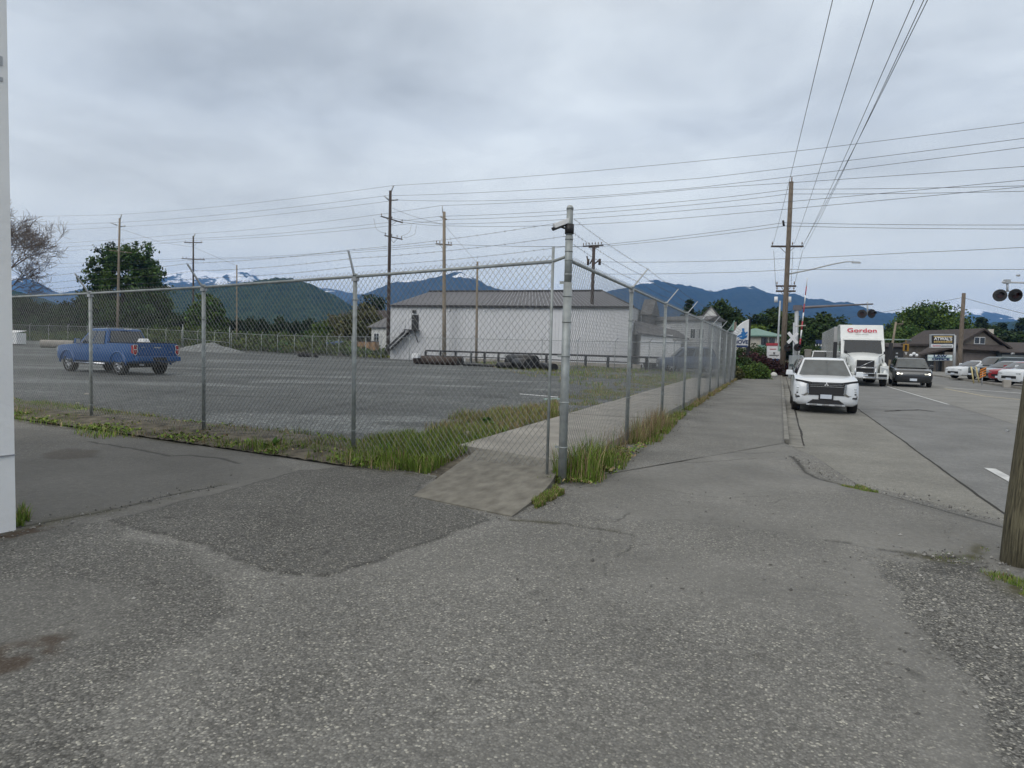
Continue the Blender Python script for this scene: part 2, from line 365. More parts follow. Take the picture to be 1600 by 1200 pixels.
# foreground pavement: far edge polyline
far = [G(*p) for p in grass_line] + [G(905, 745), G(1060, 715), G(1226, 692), G(1236, 712, -.02), G(1262, 729, -.06), G(1300, 748, -.09), G(1420, 775, -.09), G(1570, 815, -.09), G(1720, 862, -.09), G(2100, 1010, -.09)]
def resample(line, n):
    L = np.array([[p.x, p.y] for p in line]); d = np.r_[0, np.cumsum(np.linalg.norm(np.diff(L, axis=0), axis=1))]
    t = np.linspace(0, d[-1], n); return np.stack([np.interp(t, d, L[:, 0]), np.interp(t, d, L[:, 1])], 1)
NXX, NYY = 950, 480
Fp = resample(far, NXX)
# near points spread by direction so that columns do not cross
nl = [C(-9.5, -1.6), C(7.5, -1.6)]; ang = np.linspace(0, 1, NXX)
ia = 150 / NXX
Np = np.array([[nl[0].x, nl[0].y]]) * (1 - ang[:, None]) + np.array([[nl[1].x, nl[1].y]]) * ang[:, None]
tt = np.linspace(0, 1, NYY)[None, :, None]
V = (Np[:, None, :] * (1 - tt) + Fp[:, None, :] * tt).reshape(-1, 2)
edge = [G(1236, 712), G(1262, 729), G(1300, 748, -.09), G(1420, 775, -.09), G(1570, 815, -.09), G(1720, 862, -.09), G(2100, 1010, -.09)]
def jag(line, amp, n, seed):         # a wandering line
    L = resample([Vector(p) for p in line], n); r = np.random.default_rng(seed); k = np.convolve(r.normal(0, 1, n + 8), np.ones(3) / 3, 'same')[4:-4]
    j = np.convolve(r.normal(0, 1, n + 8), np.ones(3) / 3, 'same')[4:-4]
    L[:, 0] += k * amp; L[:, 1] += j * amp; return [Vector((a, b, 0)) for a, b in L]
def px_line(pts, amp=.03, n=60, seed=1): return jag([G(*p) for p in pts], amp, n, seed)
de = pl_dist(V, edge[1:])
zv = -.088 * (1 - sstep(0, .9, de))
zv = zv + .012 * (fnoise(V, 1.3, 3) - .5)
R_ = np.ones(len(V)); Gm = np.full(len(V), .45); Bm = np.zeros(len(V)); Ru = np.zeros(len(V))
nz = fnoise(V, 2.2, 5); nf = fnoise(V, 9, 8); n3 = fnoise(V, .6, 21)
Gm += (n3 - .5) * .9
def patch(pix, soft, seed=0, warp=.25):
    poly = [(G(*p).x, G(*p).y) for p in pix]
    W = V + warp * np.stack([fnoise(V, 1.7, seed + 31) - .5, fnoise(V, 1.7, seed + 47) - .5], 1) * 2
    W = W + .10 * np.stack([fnoise(V, 7, seed + 61) - .5, fnoise(V, 7, seed + 77) - .5], 1)
    ins = in_poly(W, poly); d = pl_dist(W, [Vector((*q, 0)) for q in poly + poly[:1]])
    return sstep(-soft, soft, np.where(ins, d, -d)), np.where(ins, d, -d)
# fresher, darker overlay left of the ramp, with its raised rim
pm, pd = patch([(170, 812), (260, 838), (330, 862), (400, 890), (450, 897), (520, 893), (600, 868), (690, 838), (757, 812), (735, 795), (645, 776), (670, 745), (560, 728), (470, 735), (380, 760), (250, 795)], .012, 1, .10)
R_ *= 1 - .27 * pm; Gm += .3 * pm; zv = zv + .008 * pm; R_ *= 1 - .38 * np.exp(-(pd / .022) ** 2) * (nf > .35)
R_ *= 1 + .07 * np.exp(-((pd + .13) / .12) ** 2)
# broad darker ground to the left, by the wall
pm, pd = patch([(-600, 645), (240, 680), (420, 705), (470, 735), (340, 765), (250, 795), (60, 840), (-700, 950)], .05, 2, .3)
R_ *= 1 - .20 * pm; Gm -= .30 * pm
pm, pd = patch([(-700, 860), (180, 820), (330, 880), (370, 950), (240, 1040), (120, 1130), (40, 1400), (-900, 1500)], .045, 3, .25)
R_ *= 1 - .18 * pm; Gm += .22 * pm
pm, pd = patch([(40, 905), (150, 900), (210, 940), (190, 985), (80, 1000), (-100, 1010)], .10, 4, .2); Gm -= .35 * pm; R_ *= 1 + .1 * pm
# coarse exposed stones by the pole
pm, pd = patch([(1370, 880), (1500, 880), (1570, 925), (1720, 1000), (2000, 1300), (1700, 1400), (1590, 1200), (1500, 1060), (1420, 950)], .04, 5, .2)
R_ *= 1 - .12 * pm; Gm += .65 * pm
pm, pd = patch([(1330, 860), (1400, 930), (1480, 1060), (1560, 1200), (1620, 1400), (1480, 1400), (1450, 1200), (1400, 1050), (1300, 900)], .12, 6, .2); R_ *= 1 + .05 * pm; Gm -= .3 * pm
# smoother strip in front of the corner and along the driveway
pm, pd = patch([(870, 770), (905, 745), (1060, 715), (1226, 690), (1300, 750), (1570, 815), (1600, 900), (1480, 880), (1330, 850), (1190, 830), (1060, 812), (960, 815)], .05, 7, .15)
Gm -= .3 * pm; R_ *= 1 - .03 * pm; zv = zv - .006 * pm; R_ *= 1 - .18 * np.exp(-(pd / .02) ** 2) * (nf > .42)
pm, pd = patch([(1470, 860), (1540, 880), (1510, 905), (1450, 893)], .05, 8, .05); R_ *= 1 - .35 * pm
for pix, wd, dk, sd in (([(0, 828), (90, 812), (180, 795), (250, 777), (345, 758)], .020, .72, 1), ([(140, 690), (190, 698), (240, 707), (262, 712), (300, 711), (340, 716), (372, 724)], .03, .6, 2),
                        ([(800, 812), (880, 818), (960, 830), (990, 838)], .015, .6, 3), ([(930, 812), (960, 815), (985, 800)], .012, .5, 4),
                        ([(1000, 712), (1080, 722), (1180, 716)], .014, .45, 5), ([(1130, 705), (1175, 708), (1210, 706)], .02, .35, 6),
                        ([(1236, 712), (1262, 729), (1300, 747), (1420, 774), (1570, 814), (1700, 850)], .035, .72, 7), ([(1380, 858), (1440, 866), (1500, 872)], .025, .6, 8),
                        ([(1290, 843), (1330, 848)], .02, .5, 9), ([(960, 870), (985, 860), (990, 838)], .01, .4, 10)):
    d = pl_dist(V, px_line(pix, .022, 50, sd)); wv = wd * (.5 + nf)
    k = np.exp(-(d / wv) ** 2); R_ *= 1 - dk * k; zv = zv - .006 * k
rgc = random.Random(5)
def crackwalk(x, y, an, n, st=.10, br=.16):
    pts = [Vector((x, y, 0))]; out = []
    for i in range(n):
        an += rgc.gauss(0, .26); x += math.cos(an) * st; y += math.sin(an) * st; pts.append(Vector((x, y, 0)))
        if rgc.random() < br and n > 6: out += crackwalk(x, y, an + rgc.choice((-1, 1)) * .9, n // 2, st, br * .6)
    return [pts] + out
for (u_, v_), an, n_ in (((560, 900), -2.2, 16), ((250, 800), 1.9, 14), ((930, 815), -1.6, 12), ((1340, 760), -1.9, 12), ((120, 900), .2, 14), ((1000, 760), .1, 14)):
    g_ = G(u_, v_)
    for ln_ in crackwalk(g_.x, g_.y, an, n_):
        d = pl_dist(V, ln_); k = np.exp(-(d / (.007 + .008 * nf)) ** 2); R_ *= 1 - .30 * k * (nf > .42); zv = zv - .003 * k
for q_ in range(26):                 # old drips and spots
    g_ = G(rgc.uniform(60, 1500), rgc.uniform(800, 1190)); r0_ = rgc.uniform(.012, .05); d = np.hypot(V[:, 0] - g_.x, V[:, 1] - g_.y); R_ *= 1 - rgc.uniform(.15, .5) * np.exp(-(d / (r0_ * (.7 + .6 * nf))) ** 2)
# moss and dirt
for pix, wd, am in (([(0, 840), (90, 812), (200, 792), (345, 758)], .10, .5), ([(1300, 745), (1370, 762)], .07, .9), ([(1430, 868), (1480, 874), (1530, 866)], .09, 1.0), ([(1570, 905), (1600, 925), (1640, 945)], .12, 1.1),
                    ([(800, 812), (880, 818), (960, 828)], .05, .5), ([(1520, 866), (1530, 850)], .05, .8),
                    ([(905, 745), (960, 735), (1040, 690)], .10, .5), ([(-500, 642), (25, 657), (235, 686), (410, 706), (670, 745)], .10, .8)):
    d = pl_dist(V, [G(*p) for p in pix]); Bm = np.maximum(Bm, am * np.exp(-(d / wd) ** 2) * sstep(.35, .6, nz * .5 + nf * .5))
pm, _ = patch([(-100, 1040), (40, 1005), (95, 995), (80, 1030), (20, 1055), (-100, 1080)], .05, 9, .1); Ru = np.maximum(Ru, .75 * pm * sstep(.3, .55, nf))
pm, _ = patch([(65, 708), (110, 700), (155, 704), (150, 714), (100, 719), (68, 716)], .06, 10, .05); Ru = np.maximum(Ru, .35 * pm)
pm, _ = patch([(0, 835), (60, 820), (80, 826), (0, 848), (-60, 850)], .03, 12, .05); Ru = np.maximum(Ru, .8 * pm * sstep(.3, .5, nf))
Gm = np.clip(Gm, 0, 1.4)
tone = np.stack([R_, Gm, Bm, np.ones(len(V))], 1)
fg = mesh_np('pavement', np.c_[V, zv], grid_faces(NXX, NYY), ASPH, tone, True); tag(fg, kind='structure')
def add_rust(o, r):
    a = o.data.attributes.new('rust', 'FLOAT', 'POINT'); a.data.foreach_set('value', np.asarray(r, np.float32))
add_rust(fg, Ru)
# footpath beside the fence
NA, NB = 90, 420
nearL, nearR = G(882, 752), G(1226, 692)
u = np.linspace(0, 1, NA)[:, None]; v = (np.linspace(0, 1, NB) ** 1.8)[None, :]
x0 = nearL.x + (nearR.x - nearL.x) * u; y0 = nearL.y + (nearR.y - nearL.y) * u; x1 = -2.45 + (.15 + 2.45) * u
XX = x0 + (x1 - x0) * np.minimum(1, v * 6); YY = y0 + (95 - y0) * v
V2 = np.stack([XX.ravel(), YY.ravel()], 1)
n2_ = fnoise(V2, 1.1, 4); nf2 = fnoise(V2, 7, 9); R2 = .97 + .12 * (n2_ - .5); G2 = .25 + .2 * n2_
for yy in (16.5, 21, 24.8, 30, 36): 
    L_ = jag([Vector((-2.4, yy, 0)), Vector((.15, yy + random.uniform(-.3, .3), 0))], .05, 30, int(yy)); R2 *= 1 - .35 * np.exp(-(pl_dist(V2, L_) / .025) ** 2)
R2 *= 1 - .45 * np.exp(-((V2[:, 0] - .15) / .03) ** 2)
B2 = .9 * np.exp(-((V2[:, 0] + 2.25) / .22) ** 2) * sstep(.4, .6, nf2)
R2 *= 1 - .22 * sstep(.6, .3, n2_) * np.exp(-((V2[:, 0] + 1.7) / .5) ** 2)
sw = mesh_np('footpath', np.c_[V2, np.full(len(V2), 0.) + .01 * (n2_ - .5)], grid_faces(NA, NB), ASPH, np.stack([R2, G2, B2, np.ones(len(V2))], 1), True)
add_rust(sw, np.zeros(len(V2))); tag(sw, kind='structure')
# kerb, gutter and road
s = MB(); s.box((.19, 13.3 + 40, -.06), (.09, 80, .13)); tag(s.build('kerb', KERB, bevel=.015), kind='structure')
RZ = -.10
sheet('road', [(-.1, -20), (2.36, -20), (2.36, 95), (-.1, 95)], RZ, SHOUL)
sheet('road', [(2.36, -20), (5.8, -20), (5.8, 95), (2.36, 95)], RZ - .012, LANE)
sheet('road', [(5.8, -20), (9.3, -20), (9.3, 95), (5.8, 95)], RZ - .008, LANE2)
sheet('road', [(9.3, -20), (34, -20), (34, 95), (9.3, 95)], RZ - .010, LANE)
s = MB(); s.box((.34, 13 + 40, RZ + .004), (.26, 80, .02)); tag(s.build('gutter', KERB), kind='structure')
s = MB()
def ribbon(s, line, w, z, seed=0):
    r = random.Random(seed); n = len(line)
    for i in range(n - 1):
        a, b = line[i], line[i + 1]; d = (b - a); d.z = 0
        if d.length < 1e-6: continue
        p = Vector((-d.y, d.x, 0)).normalized(); w0 = w * r.uniform(.5, 1.4) if i else 0
        s.quad(Vector((a.x, a.y, z)) - p * w * .5, Vector((b.x, b.y, z)) - p * w * .5 * r.uniform(.6, 1.4), Vector((b.x, b.y, z)) + p * w * .5, Vector((a.x, a.y, z)) + p * w * .5 * r.uniform(.6, 1.4))
ribbon(s, jag([Vector((.49, 13.3, 0)), Vector((.49, 80, 0))], .012, 160, 3), .045, RZ + .004, 1)
ribbon(s, jag([Vector((.20, 13.0, 0)), Vector((.20, 50, 0))], .008, 120, 4), .05, RZ + .018, 2)
ribbon(s, jag([Vector((2.36, -5, 0)), Vector((2.36, 85, 0))], .012, 240, 5), .035, RZ + .004, 3)
ribbon(s, jag([G(1380, 642, RZ), G(1435, 640, RZ), G(1462, 643, RZ)], .05, 20, 6), .09, RZ + .001, 3)
tag(s.build('road_seams', CRACK), kind='structure')
def strip(name, a, b, w, mt, z):
    a, b = Vector(a), Vector(b); d = (b - a); d.z = 0; p = Vector((-d.y, d.x, 0)).normalized() * w / 2
    s = MB(); s.quad(Vector((a.x, a.y, z)) - p, Vector((b.x, b.y, z)) - p, Vector((b.x, b.y, z)) + p, Vector((a.x, a.y, z)) + p); return tag(s.build(name, mt), kind='structure')
for y0_, y1_ in ((10.4, 12.25), ): strip('lane_marking', (3.1, y0_, 0), (3.1, y1_, 0), .15, PAINT, RZ - .004)
strip('lane_marking', (5.72, 28, 0), (5.6, 42, 0), .10, PAINT, RZ - .002)
strip('lane_marking', G(1475, 605.5, RZ), G(1700, 622, RZ), .28, PAINT, RZ)
strip('lane_marking', G(1476, 607, RZ), G(1540, 619, RZ), .10, YPAINT, RZ - .003)
strip('lane_marking', G(1540, 619, RZ), G(1700, 634, RZ), .16, YPAINT, RZ - .003)
strip('lane_marking', G(1560, 596, RZ), G(1440, 588, RZ), .25, PAINT, RZ)
strip('lane_marking', B(1300, 46, 0), B(1390, 44, 0), .5, PAINT, RZ + .003)
# far side pavement and parking apron
o = sheet('forecourt', [B(1408, 66), B(1458, 60), B(1530, 45.5), B(1650, 33), C(60, 30), C(75, 95), C(38, 95), B(1400, 75)], .0, LANE2)
s = MB(); L_ = [B(1408, 66), B(1458, 60), B(1530, 45.5), B(1650, 33)]
for a, b in zip(L_[:-1], L_[1:]):
    d = (b - a).normalized(); p = Vector((-d.y, d.x, 0)) * .15
    s.prism([Vector((*a.xy, -.22)) , Vector((*b.xy, -.22)), Vector((*b.xy, .02)), Vector((*a.xy, .02))], -p)
tag(s.build('kerb', CONC), kind='structure')
# gravel yard
nX, nZ = 300, 260
Zs = 6 + (100 - 6) * (np.linspace(0, 1, nZ) ** 1.7)
gx = np.linspace(-1.25, .42, nX)
VG = []
for a in gx:
    for Z in Zs: VG.append((a * Z, Z))
VG = np.array(VG); RTv = np.array([RT0.x, RT0.y]); FWv = np.array([FW0.x, FW0.y])
VW = VG[:, :1] * RTv + VG[:, 1:] * FWv
# keep it behind the fence lines
s_ = (VW - np.array([CORNER.x, CORNER.y])); nrm = np.array([LDIR.y, -LDIR.x]); nrm = nrm if (nrm @ (FWv)) > 0 else -nrm
dl = s_ @ nrm
keep = (dl > .35) & (VW[:, 0] < -4.35)
zg = .7 * sstep(58, 92, VG[:, 1]) * sstep(-15, -60, VG[:, 0]) + .03 * (fnoise(VW, .35, 2) - .5) + .004
ng = fnoise(VW, .25, 6); nh = fnoise(VG * np.array([.5, 1.6]), .35, 12)
trk = np.zeros(len(VW))
for (u0, v0, u1, v1, u2, v2, w_) in ((60, 640, 300, 590, 560, 575, .14), (60, 652, 320, 597, 590, 578, .14), (350, 680, 520, 620, 860, 590, .16), (390, 684, 560, 626, 866, 596, .16), (150, 600, 420, 640, 800, 620, .15), (620, 600, 760, 612, 868, 640, .12), (100, 575, 330, 578, 640, 600, .18)):
    a_, b_, c_ = G(u0, v0), G(u1, v1), G(u2, v2); pl_ = [a_.lerp(b_, t).lerp(b_.lerp(c_, t), t) for t in [i / 24 for i in range(25)]]; trk = np.maximum(trk, np.exp(-(pl_dist(VW, pl_) / w_) ** 2))
Rg = .82 - .20 * trk * sstep(.35, .6, fnoise(VW, 1.1, 33)) + .22 * (fnoise(VW, 2.2, 19) - .5) + .5 * (ng - .5) + .9 * sstep(.60, .68, nh) * .55; Gg = .55 + .5 * (ng - .5)
Rg *= 1 - .25 * sstep(.40, .32, nh)
for u0, u1, v_, w_ in ((588, 690, 573, .8), (655, 690, 602, .3), (718, 762, 603, .35), (820, 858, 609, .25), (25, 62, 556, .5), (275, 345, 566, .5), (400, 470, 597, .4), (690, 712, 627, .12), (560, 640, 612, .5)):
    Rg += .75 * np.exp(-(pl_dist(VW, [G(u0, v_), G(u1, v_ + 1)]) / w_) ** 2) * sstep(.3, .6, fnoise(VW, 1.5, 41))
F_ = grid_faces(nX, nZ); F_ = F_[keep[F_].all(1)]
gv = mesh_np('gravel_yard', np.c_[VW, zg], F_, GRAV, np.stack([Rg, Gg, np.zeros(len(VW)), np.ones(len(VW))], 1), True)
add_rust(gv, np.zeros(len(VW))); tag(gv, kind='structure')
def gz(px, Z):                      # yard height there
    X = (px - CX) / FPX * Z; return float(.7 * sstep(58, 92, np.array(float(Z))) * sstep(-15, -60, np.array(float(X))))
# verge of bare soil under the grass along the fences
V3 = []; nS = 260
for i in range(nS):
    sd = 2.6 + 14.4 * i / (nS - 1); base = CORNER + LDIR * sd
    for j in range(14):
        t = j / 13; w_ = -.75 + 1.7 * t
        V3.append((base.x + nrm[0] * w_, base.y + nrm[1] * w_, .012 + .07 * math.sin(math.pi * t) ** .7 + .02 * random.random()))
vg = mesh_np('verge', V3, grid_faces(nS, 14), DIRT, None, True); tag(vg, kind='structure')
sheet('verge_soil', [G(-500, 655), G(25, 667), G(110, 680), G(235, 695), G(410, 715), G(560, 735), G(655, 765), G(700, 770), G(800, 800), G(905, 760), (-1.9, 12), (-4.0, 14), (-6.5, 12), G(560, 690), G(300, 660), G(-500, 600)], -.014, DIRT)
# concrete walk inside the fence and its broken ramp
JL, JR = G(752, 698, .10), G(876, 722, .10)
s = MB(); wl, wr = -4.42, -2.46; yj = (JL.y + JR.y) / 2; ysl = [yj, 14.5, 18.5, 22.5, 26.5, 30.5, 34.5, 38.2]
for i, (a, b) in enumerate(zip(ysl[:-1], ysl[1:])):
    ya = (a + .01); yb = b - .012; f0 = (JL.y if i == 0 else ya); f1 = (JR.y if i == 0 else ya)
    s.prism([(wl, f0 + .01, -.05), (wr, f1 + .01, -.05), (wr, yb, -.05), (wl, yb, -.05)], (0, 0, .15 + .006 * math.sin(i * 2.1)))
tag(s.build('walkway', CONC, bevel=.01), kind='structure')
RA, RB_, RC, RD = G(645, 776, .0), G(800, 808, .0), G(866, 748, .07), JR
n1r = 40; P4 = np.zeros((n1r, n1r, 3))
ptop = np.array([[JL.x, JL.y - .005, .10], [JR.x, JR.y - .005, .10]]); pbot = np.array([[RA.x, RA.y, .012], [RB_.x, RB_.y, .012]])
for i in range(n1r):
    a = i / (n1r - 1); tp = ptop[0] * (1 - a) + ptop[1] * a; bt = pbot[0] * (1 - a) + pbot[1] * a
    for j in range(n1r):
        b_ = j / (n1r - 1); p = bt * (1 - b_) + tp * b_
        if a > .8: p = p + np.array([.10, -.02, 0]) * (a - .8) / .2 * math.sin(math.pi * b_)
        p[2] += .004 * math.sin(i * 1.7) * math.sin(j * .9); P4[i, j] = p
s = MB(); top = P4.reshape(-1, 3); s.add([Vector(p) for p in top], [tuple(f) for f in grid_faces(n1r, n1r)], True)
for edge_ in (P4[:, 0], P4[-1, :], P4[0, :]):
    k = len(edge_); s.add([Vector(p) for p in edge_] + [Vector((p[0], p[1], -.06)) for p in edge_], [(i, i + 1, k + i + 1, k + i) for i in range(k - 1)])
tag(s.build('concrete_ramp', CONCG), kind='structure')

# ---------------- mountains ----------------
def mountain_mat(name, low, high, snow_z=None, snow_n=.5, patch_scale=.004, spread=200.):
    mt, n, b = new_mat(name); L = n.links; N = n.nodes.new
    tcn = N('ShaderNodeTexCoord'); P = tcn.outputs['Object']
    t1 = N('ShaderNodeTexNoise'); t1.inputs['Scale'].default_value = patch_scale * 3; t1.inputs['Detail'].default_value = 10; t1.inputs['Roughness'].default_value = .65; L.new(P, t1.inputs['Vector'])
    r = N('ShaderNodeValToRGB'); r.color_ramp.elements[0].position = .35; r.color_ramp.elements[1].position = .65
    r.color_ramp.elements[0].color = (*low, 1); r.color_ramp.elements[1].color = (*high, 1); L.new(t1.outputs[0], r.inputs[0])
    out = r.outputs[0]
    if snow_z is not None:
        sp = N('ShaderNodeSeparateXYZ'); L.new(P, sp.inputs[0])
        t2 = N('ShaderNodeTexNoise'); t2.inputs['Scale'].default_value = patch_scale; t2.inputs['Detail'].default_value = 8; t2.inputs['Roughness'].default_value = .6; L.new(P, t2.inputs['Vector'])
        mr = N('ShaderNodeMapRange'); L.new(sp.outputs[2], mr.inputs[0]); mr.inputs[1].default_value = snow_z - spread; mr.inputs[2].default_value = snow_z + spread; mr.inputs[3].default_value = -.5; mr.inputs[4].default_value = .5
        ad = N('ShaderNodeMath'); ad.operation = 'ADD'; L.new(mr.outputs[0], ad.inputs[0]); L.new(t2.outputs[0], ad.inputs[1])
        st = N('ShaderNodeMapRange'); L.new(ad.outputs[0], st.inputs[0]); st.inputs[1].default_value = 1 - snow_n; st.inputs[2].default_value = 1 - snow_n + .04
        mx = N('ShaderNodeMix'); mx.data_type = 'RGBA'; L.new(st.outputs[0], mx.inputs[0]); L.new(out, mx.inputs[6]); mx.inputs[7].default_value = (.85, .87, .9, 1); out = mx.outputs[2]
    L.new(out, b.inputs['Base Color']); b.inputs['Roughness'].default_value = 1; b.inputs['Specular IOR Level'].default_value = 0
    return mt
def mountain(name, prof, dist, thick, mt, seed, rough=.10, nr=47, fine=0.0):
    px = np.array([p[0] for p in prof], float); py = np.array([p[1] for p in prof], float)
    xs = np.arange(px[0], px[-1] + .1, 1.5); ys = np.interp(xs, px, py)
    rg = np.random.default_rng(seed); ys = ys + np.convolve(rg.normal(0, .7, len(xs)), np.ones(3) / 3, 'same') * (1 if fine == 0 else fine)
    V = []
    for i, (x, y) in enumerate(zip(xs, ys)):
        top = max(2., H(x, y, dist)); X = (x - CX) / FPX * dist; e = min(1, (i + 1) / 10, (len(xs) - i) / 10)
        for j in range(nr):
            v = -1 + 2 * j / (nr - 1); h = top * (1 - abs(v)) ** .85
            q = mnoise.ridged_multi_fractal(Vector((X / dist * 14, v * 3.0, seed)), 1.0, 2.1, 5, 1.0, 2.0) - 1.0
            h += top * rough * q * min(1, abs(v) * 3.5) * (1 - abs(v))
            p = C(X * (1 + v * thick / dist * .35), dist + v * thick, h - 1.5); V.append(p)
    o = mesh_np(name, [tuple(p) for p in V], grid_faces(len(xs), nr), mt, None, True); return tag(o, kind='structure')
MB1 = mountain_mat('far_range', (.018, .030, .030), (.045, .058, .055), None)
D1, D2, D3, D4 = 5200., 5000., 3900., 1500.
SN1 = mountain_mat('snow_range', (.03, .045, .06), (.07, .09, .10), H(330, 440, D1), .55, .0060, 300)
SN2 = mountain_mat('snow_range_small', (.025, .04, .05), (.05, .07, .08), H(1500, 486, D2), .50, .005, 170)
SNF = mountain_mat('dark_range', (.012, .020, .020), (.030, .040, .036), H(1120, 436, D3), .48, .006, 230)
SNM = mountain_mat('middle_range', (.018, .028, .028), (.045, .052, .045), H(640, 436, D3), .46, .007, 150)
HILL = mountain_mat('forest_hill', (.010, .020, .008), (.045, .065, .022), None, patch_scale=.02)
mountain('mountain', [(-200, 470), (-40, 440), (10, 428), (35, 432), (60, 440), (80, 452), (100, 462), (130, 452), (200, 436), (240, 424), (268, 426), (300, 420), (330, 425), (350, 428), (372, 422), (392, 420), (405, 430), (440, 440), (520, 452), (620, 470)], D1, 1500, SN1, 3, .16)
mountain('mountain', [(470, 520), (540, 470), (560, 462), (590, 449), (612, 441), (630, 437), (655, 436), (680, 431), (700, 426), (716, 422), (735, 432), (760, 446), (790, 456), (830, 470), (880, 500)], D3, 1100, SNM, 8, .12)
mountain('mountain', [(830, 500), (900, 468), (940, 456), (975, 448), (1000, 440), (1017, 436), (1032, 440), (1060, 444), (1085, 449), (1110, 455), (1128, 452), (1150, 447), (1172, 447), (1190, 456), (1210, 460), (1235, 458), (1258, 467), (1275, 466), (1296, 472), (1318, 471), (1345, 480), (1375, 488), (1405, 490), (1460, 505), (1560, 520), (1700, 530)], D3 + 300, 1200, SNF, 13, .10)
mountain('mountain', [(1330, 510), (1400, 492), (1430, 486), (1462, 481), (1483, 474), (1500, 483), (1520, 482), (1545, 488), (1570, 498), (1600, 505), (1700, 510), (1900, 500)], D2 + 600, 1400, SN2, 19, .14)
mountain('hill', [(130, 520), (200, 470), (240, 455), (300, 449), (350, 446), (400, 437), (430, 433), (455, 434), (480, 441), (510, 455), (535, 468), (560, 486), (590, 500), (640, 520)], D4, 420, HILL, 23, .10, fine=1.3)
mountain('hill', [(-200, 470), (-60, 452), (20, 452), (45, 458), (75, 468), (110, 480), (150, 498), (180, 520)], D4 - 250, 350, HILL, 25, .10, fine=1.3)
mountain('hill', [(1340, 530), (1400, 512), (1500, 505), (1600, 500), (1750, 495), (1950, 500)], D4 + 500, 380, HILL, 29, .08, fine=1.2)
# ---------------- chain-link fences ----------------
def chain_panel(name, a, b, za0, za1, zb0, zb1, mt, parent, P=.082, r=.0028, PV=.098, nrm_=None):
    """wires from a to b; bottom heights za0,zb0, top heights za1,zb1"""
    a = np.array([a[0], a[1]]); b = np.array([b[0], b[1]]); Ln = np.linalg.norm(b - a); d = (b - a) / Ln
    h = P / 2; nw = int(Ln / h); nsg = int((max(za1 - za0, zb1 - zb0)) / (PV / 2))
    k = np.arange(nw)[:, None]; j = np.arange(nsg + 1)[None, :]
    x = (k + ((j + k) % 2)) * h; x = np.minimum(x, Ln)
    t = x / Ln; z0 = za0 * (1 - t) + zb0 * t; z1 = za1 * (1 - t) + zb1 * t
    z = z0 + (z1 - z0) * j / nsg
    off = .002 * np.where((j + k) % 2 == 0, 1, -1); bow = .012 * np.sin(x * 1.9 + 1) * np.sin(z * 1.3)
    nx_, ny_ = -d[1], d[0]
    px_ = a[0] + d[0] * x + nx_ * (off + bow); py_ = a[1] + d[1] * x + ny_ * (off + bow)
    V = []
    for q in range(3):
        an = 2 * math.pi * q / 3 + .5
        V.append(np.stack([px_ + nx_ * r * math.cos(an) + d[0] * r * math.sin(an), py_ + ny_ * r * math.cos(an) + d[1] * r * math.sin(an), z + 0 * px_], -1))
    V = np.stack(V, 2)               # nw, nsg+1, 3, 3
    idx = np.arange(nw * (nsg + 1) * 3).reshape(nw, nsg + 1, 3); F = []
    for q in range(3):
        q2 = (q + 1) % 3
        F.append(np.stack([idx[:, :-1, q], idx[:, :-1, q2], idx[:, 1:, q2], idx[:, 1:, q]], -1).reshape(-1, 4))
    return mesh_np(name, V.reshape(-1, 3), np.concatenate(F), mt, None, False, parent)
def barbed(name, pts, parent, barb=True, r=.0019, sag=.03):
    s = MB()
    for a, b in zip(pts[:-1], pts[1:]):
        n = 10; L_ = [a.lerp(b, i / n) - Vector((0, 0, sag * 4 * (i / n) * (1 - i / n))) for i in range(n + 1)]; s.tube(L_, r, 4, False)
        if barb:
            dl_ = (b - a).length; q = int(dl_ / .13)
            for i in range(q):
                t = (i + .5) / q; p = a.lerp(b, t) - Vector((0, 0, sag * 4 * t * (1 - t)))
                for k in range(2):
                    v = Vector((random.uniform(-1, 1), random.uniform(-1, 1), random.uniform(-1, 1))).normalized() * .02
                    s.tube([p - v, p + v], .0013, 3, False)
    return s.build(name, BWIRE, parent)
def line_post(parent, p, z0, z1, r, arm=None, name='post', bands=3):
    s = MB(); s.tube([(0, 0, z0), (0, 0, z1)], r, 14)
    s.tube([(0, 0, z1), (0, 0, z1 + .02), (0, 0, z1 + .035)], [r * 1.25, r * 1.2, r * .5], 12)
    for i in range(bands):
        z = z0 + (z1 - z0) * (i + .5 + random.uniform(-.15, .15)) / bands; s.tube([(0, 0, z - .008), (0, 0, z + .008)], r * 1.13, 12)
        s.box((r * 1.3, 0, z), (.02, .01, .016))
    o = s.build(name, GALV, parent, loc=Vector((p.x, p.y, 0)))
    if arm is not None:
        q = MB(); a0 = Vector((0, 0, z1 - .02)); a1 = a0 + arm; d = arm.normalized(); sd = Vector((LDIR.x, LDIR.y, 0))
        q.prism([a0 - sd * .014, a0 + sd * .014, a1 + sd * .010, a1 - sd * .010], d.cross(sd) * .022)
        q.box((0, 0, z1 - .05), (.075, .075, .05)); q.build('barb_arm', ALLOY if False else STEELG, o)
    return o
NOUT = Vector((-nrm[0], -nrm[1], 0))  # towards the camera side
ff = empty('chain_link_fence', CORNER, 0, 'galvanised chain-link fence with tilted barbed arms running left from the corner camera post', 'fence', 'chain-link fences round the gravel yard'); ff.location = (0, 0, 0)
sp = 3.26
tops = [2.62, 2.52, 2.44, 2.39, 2.36, 2.35]
lp = [CORNER + LDIR * (sp * i) for i in range(6)]
for i in range(1, 6):
    out = (.10, .26, .24, .24, .24)[i - 1]
    line_post(ff, lp[i], -.1, tops[i] + .01, .030, NOUT * out + LDIR * .03 + Vector((0, 0, .36)))
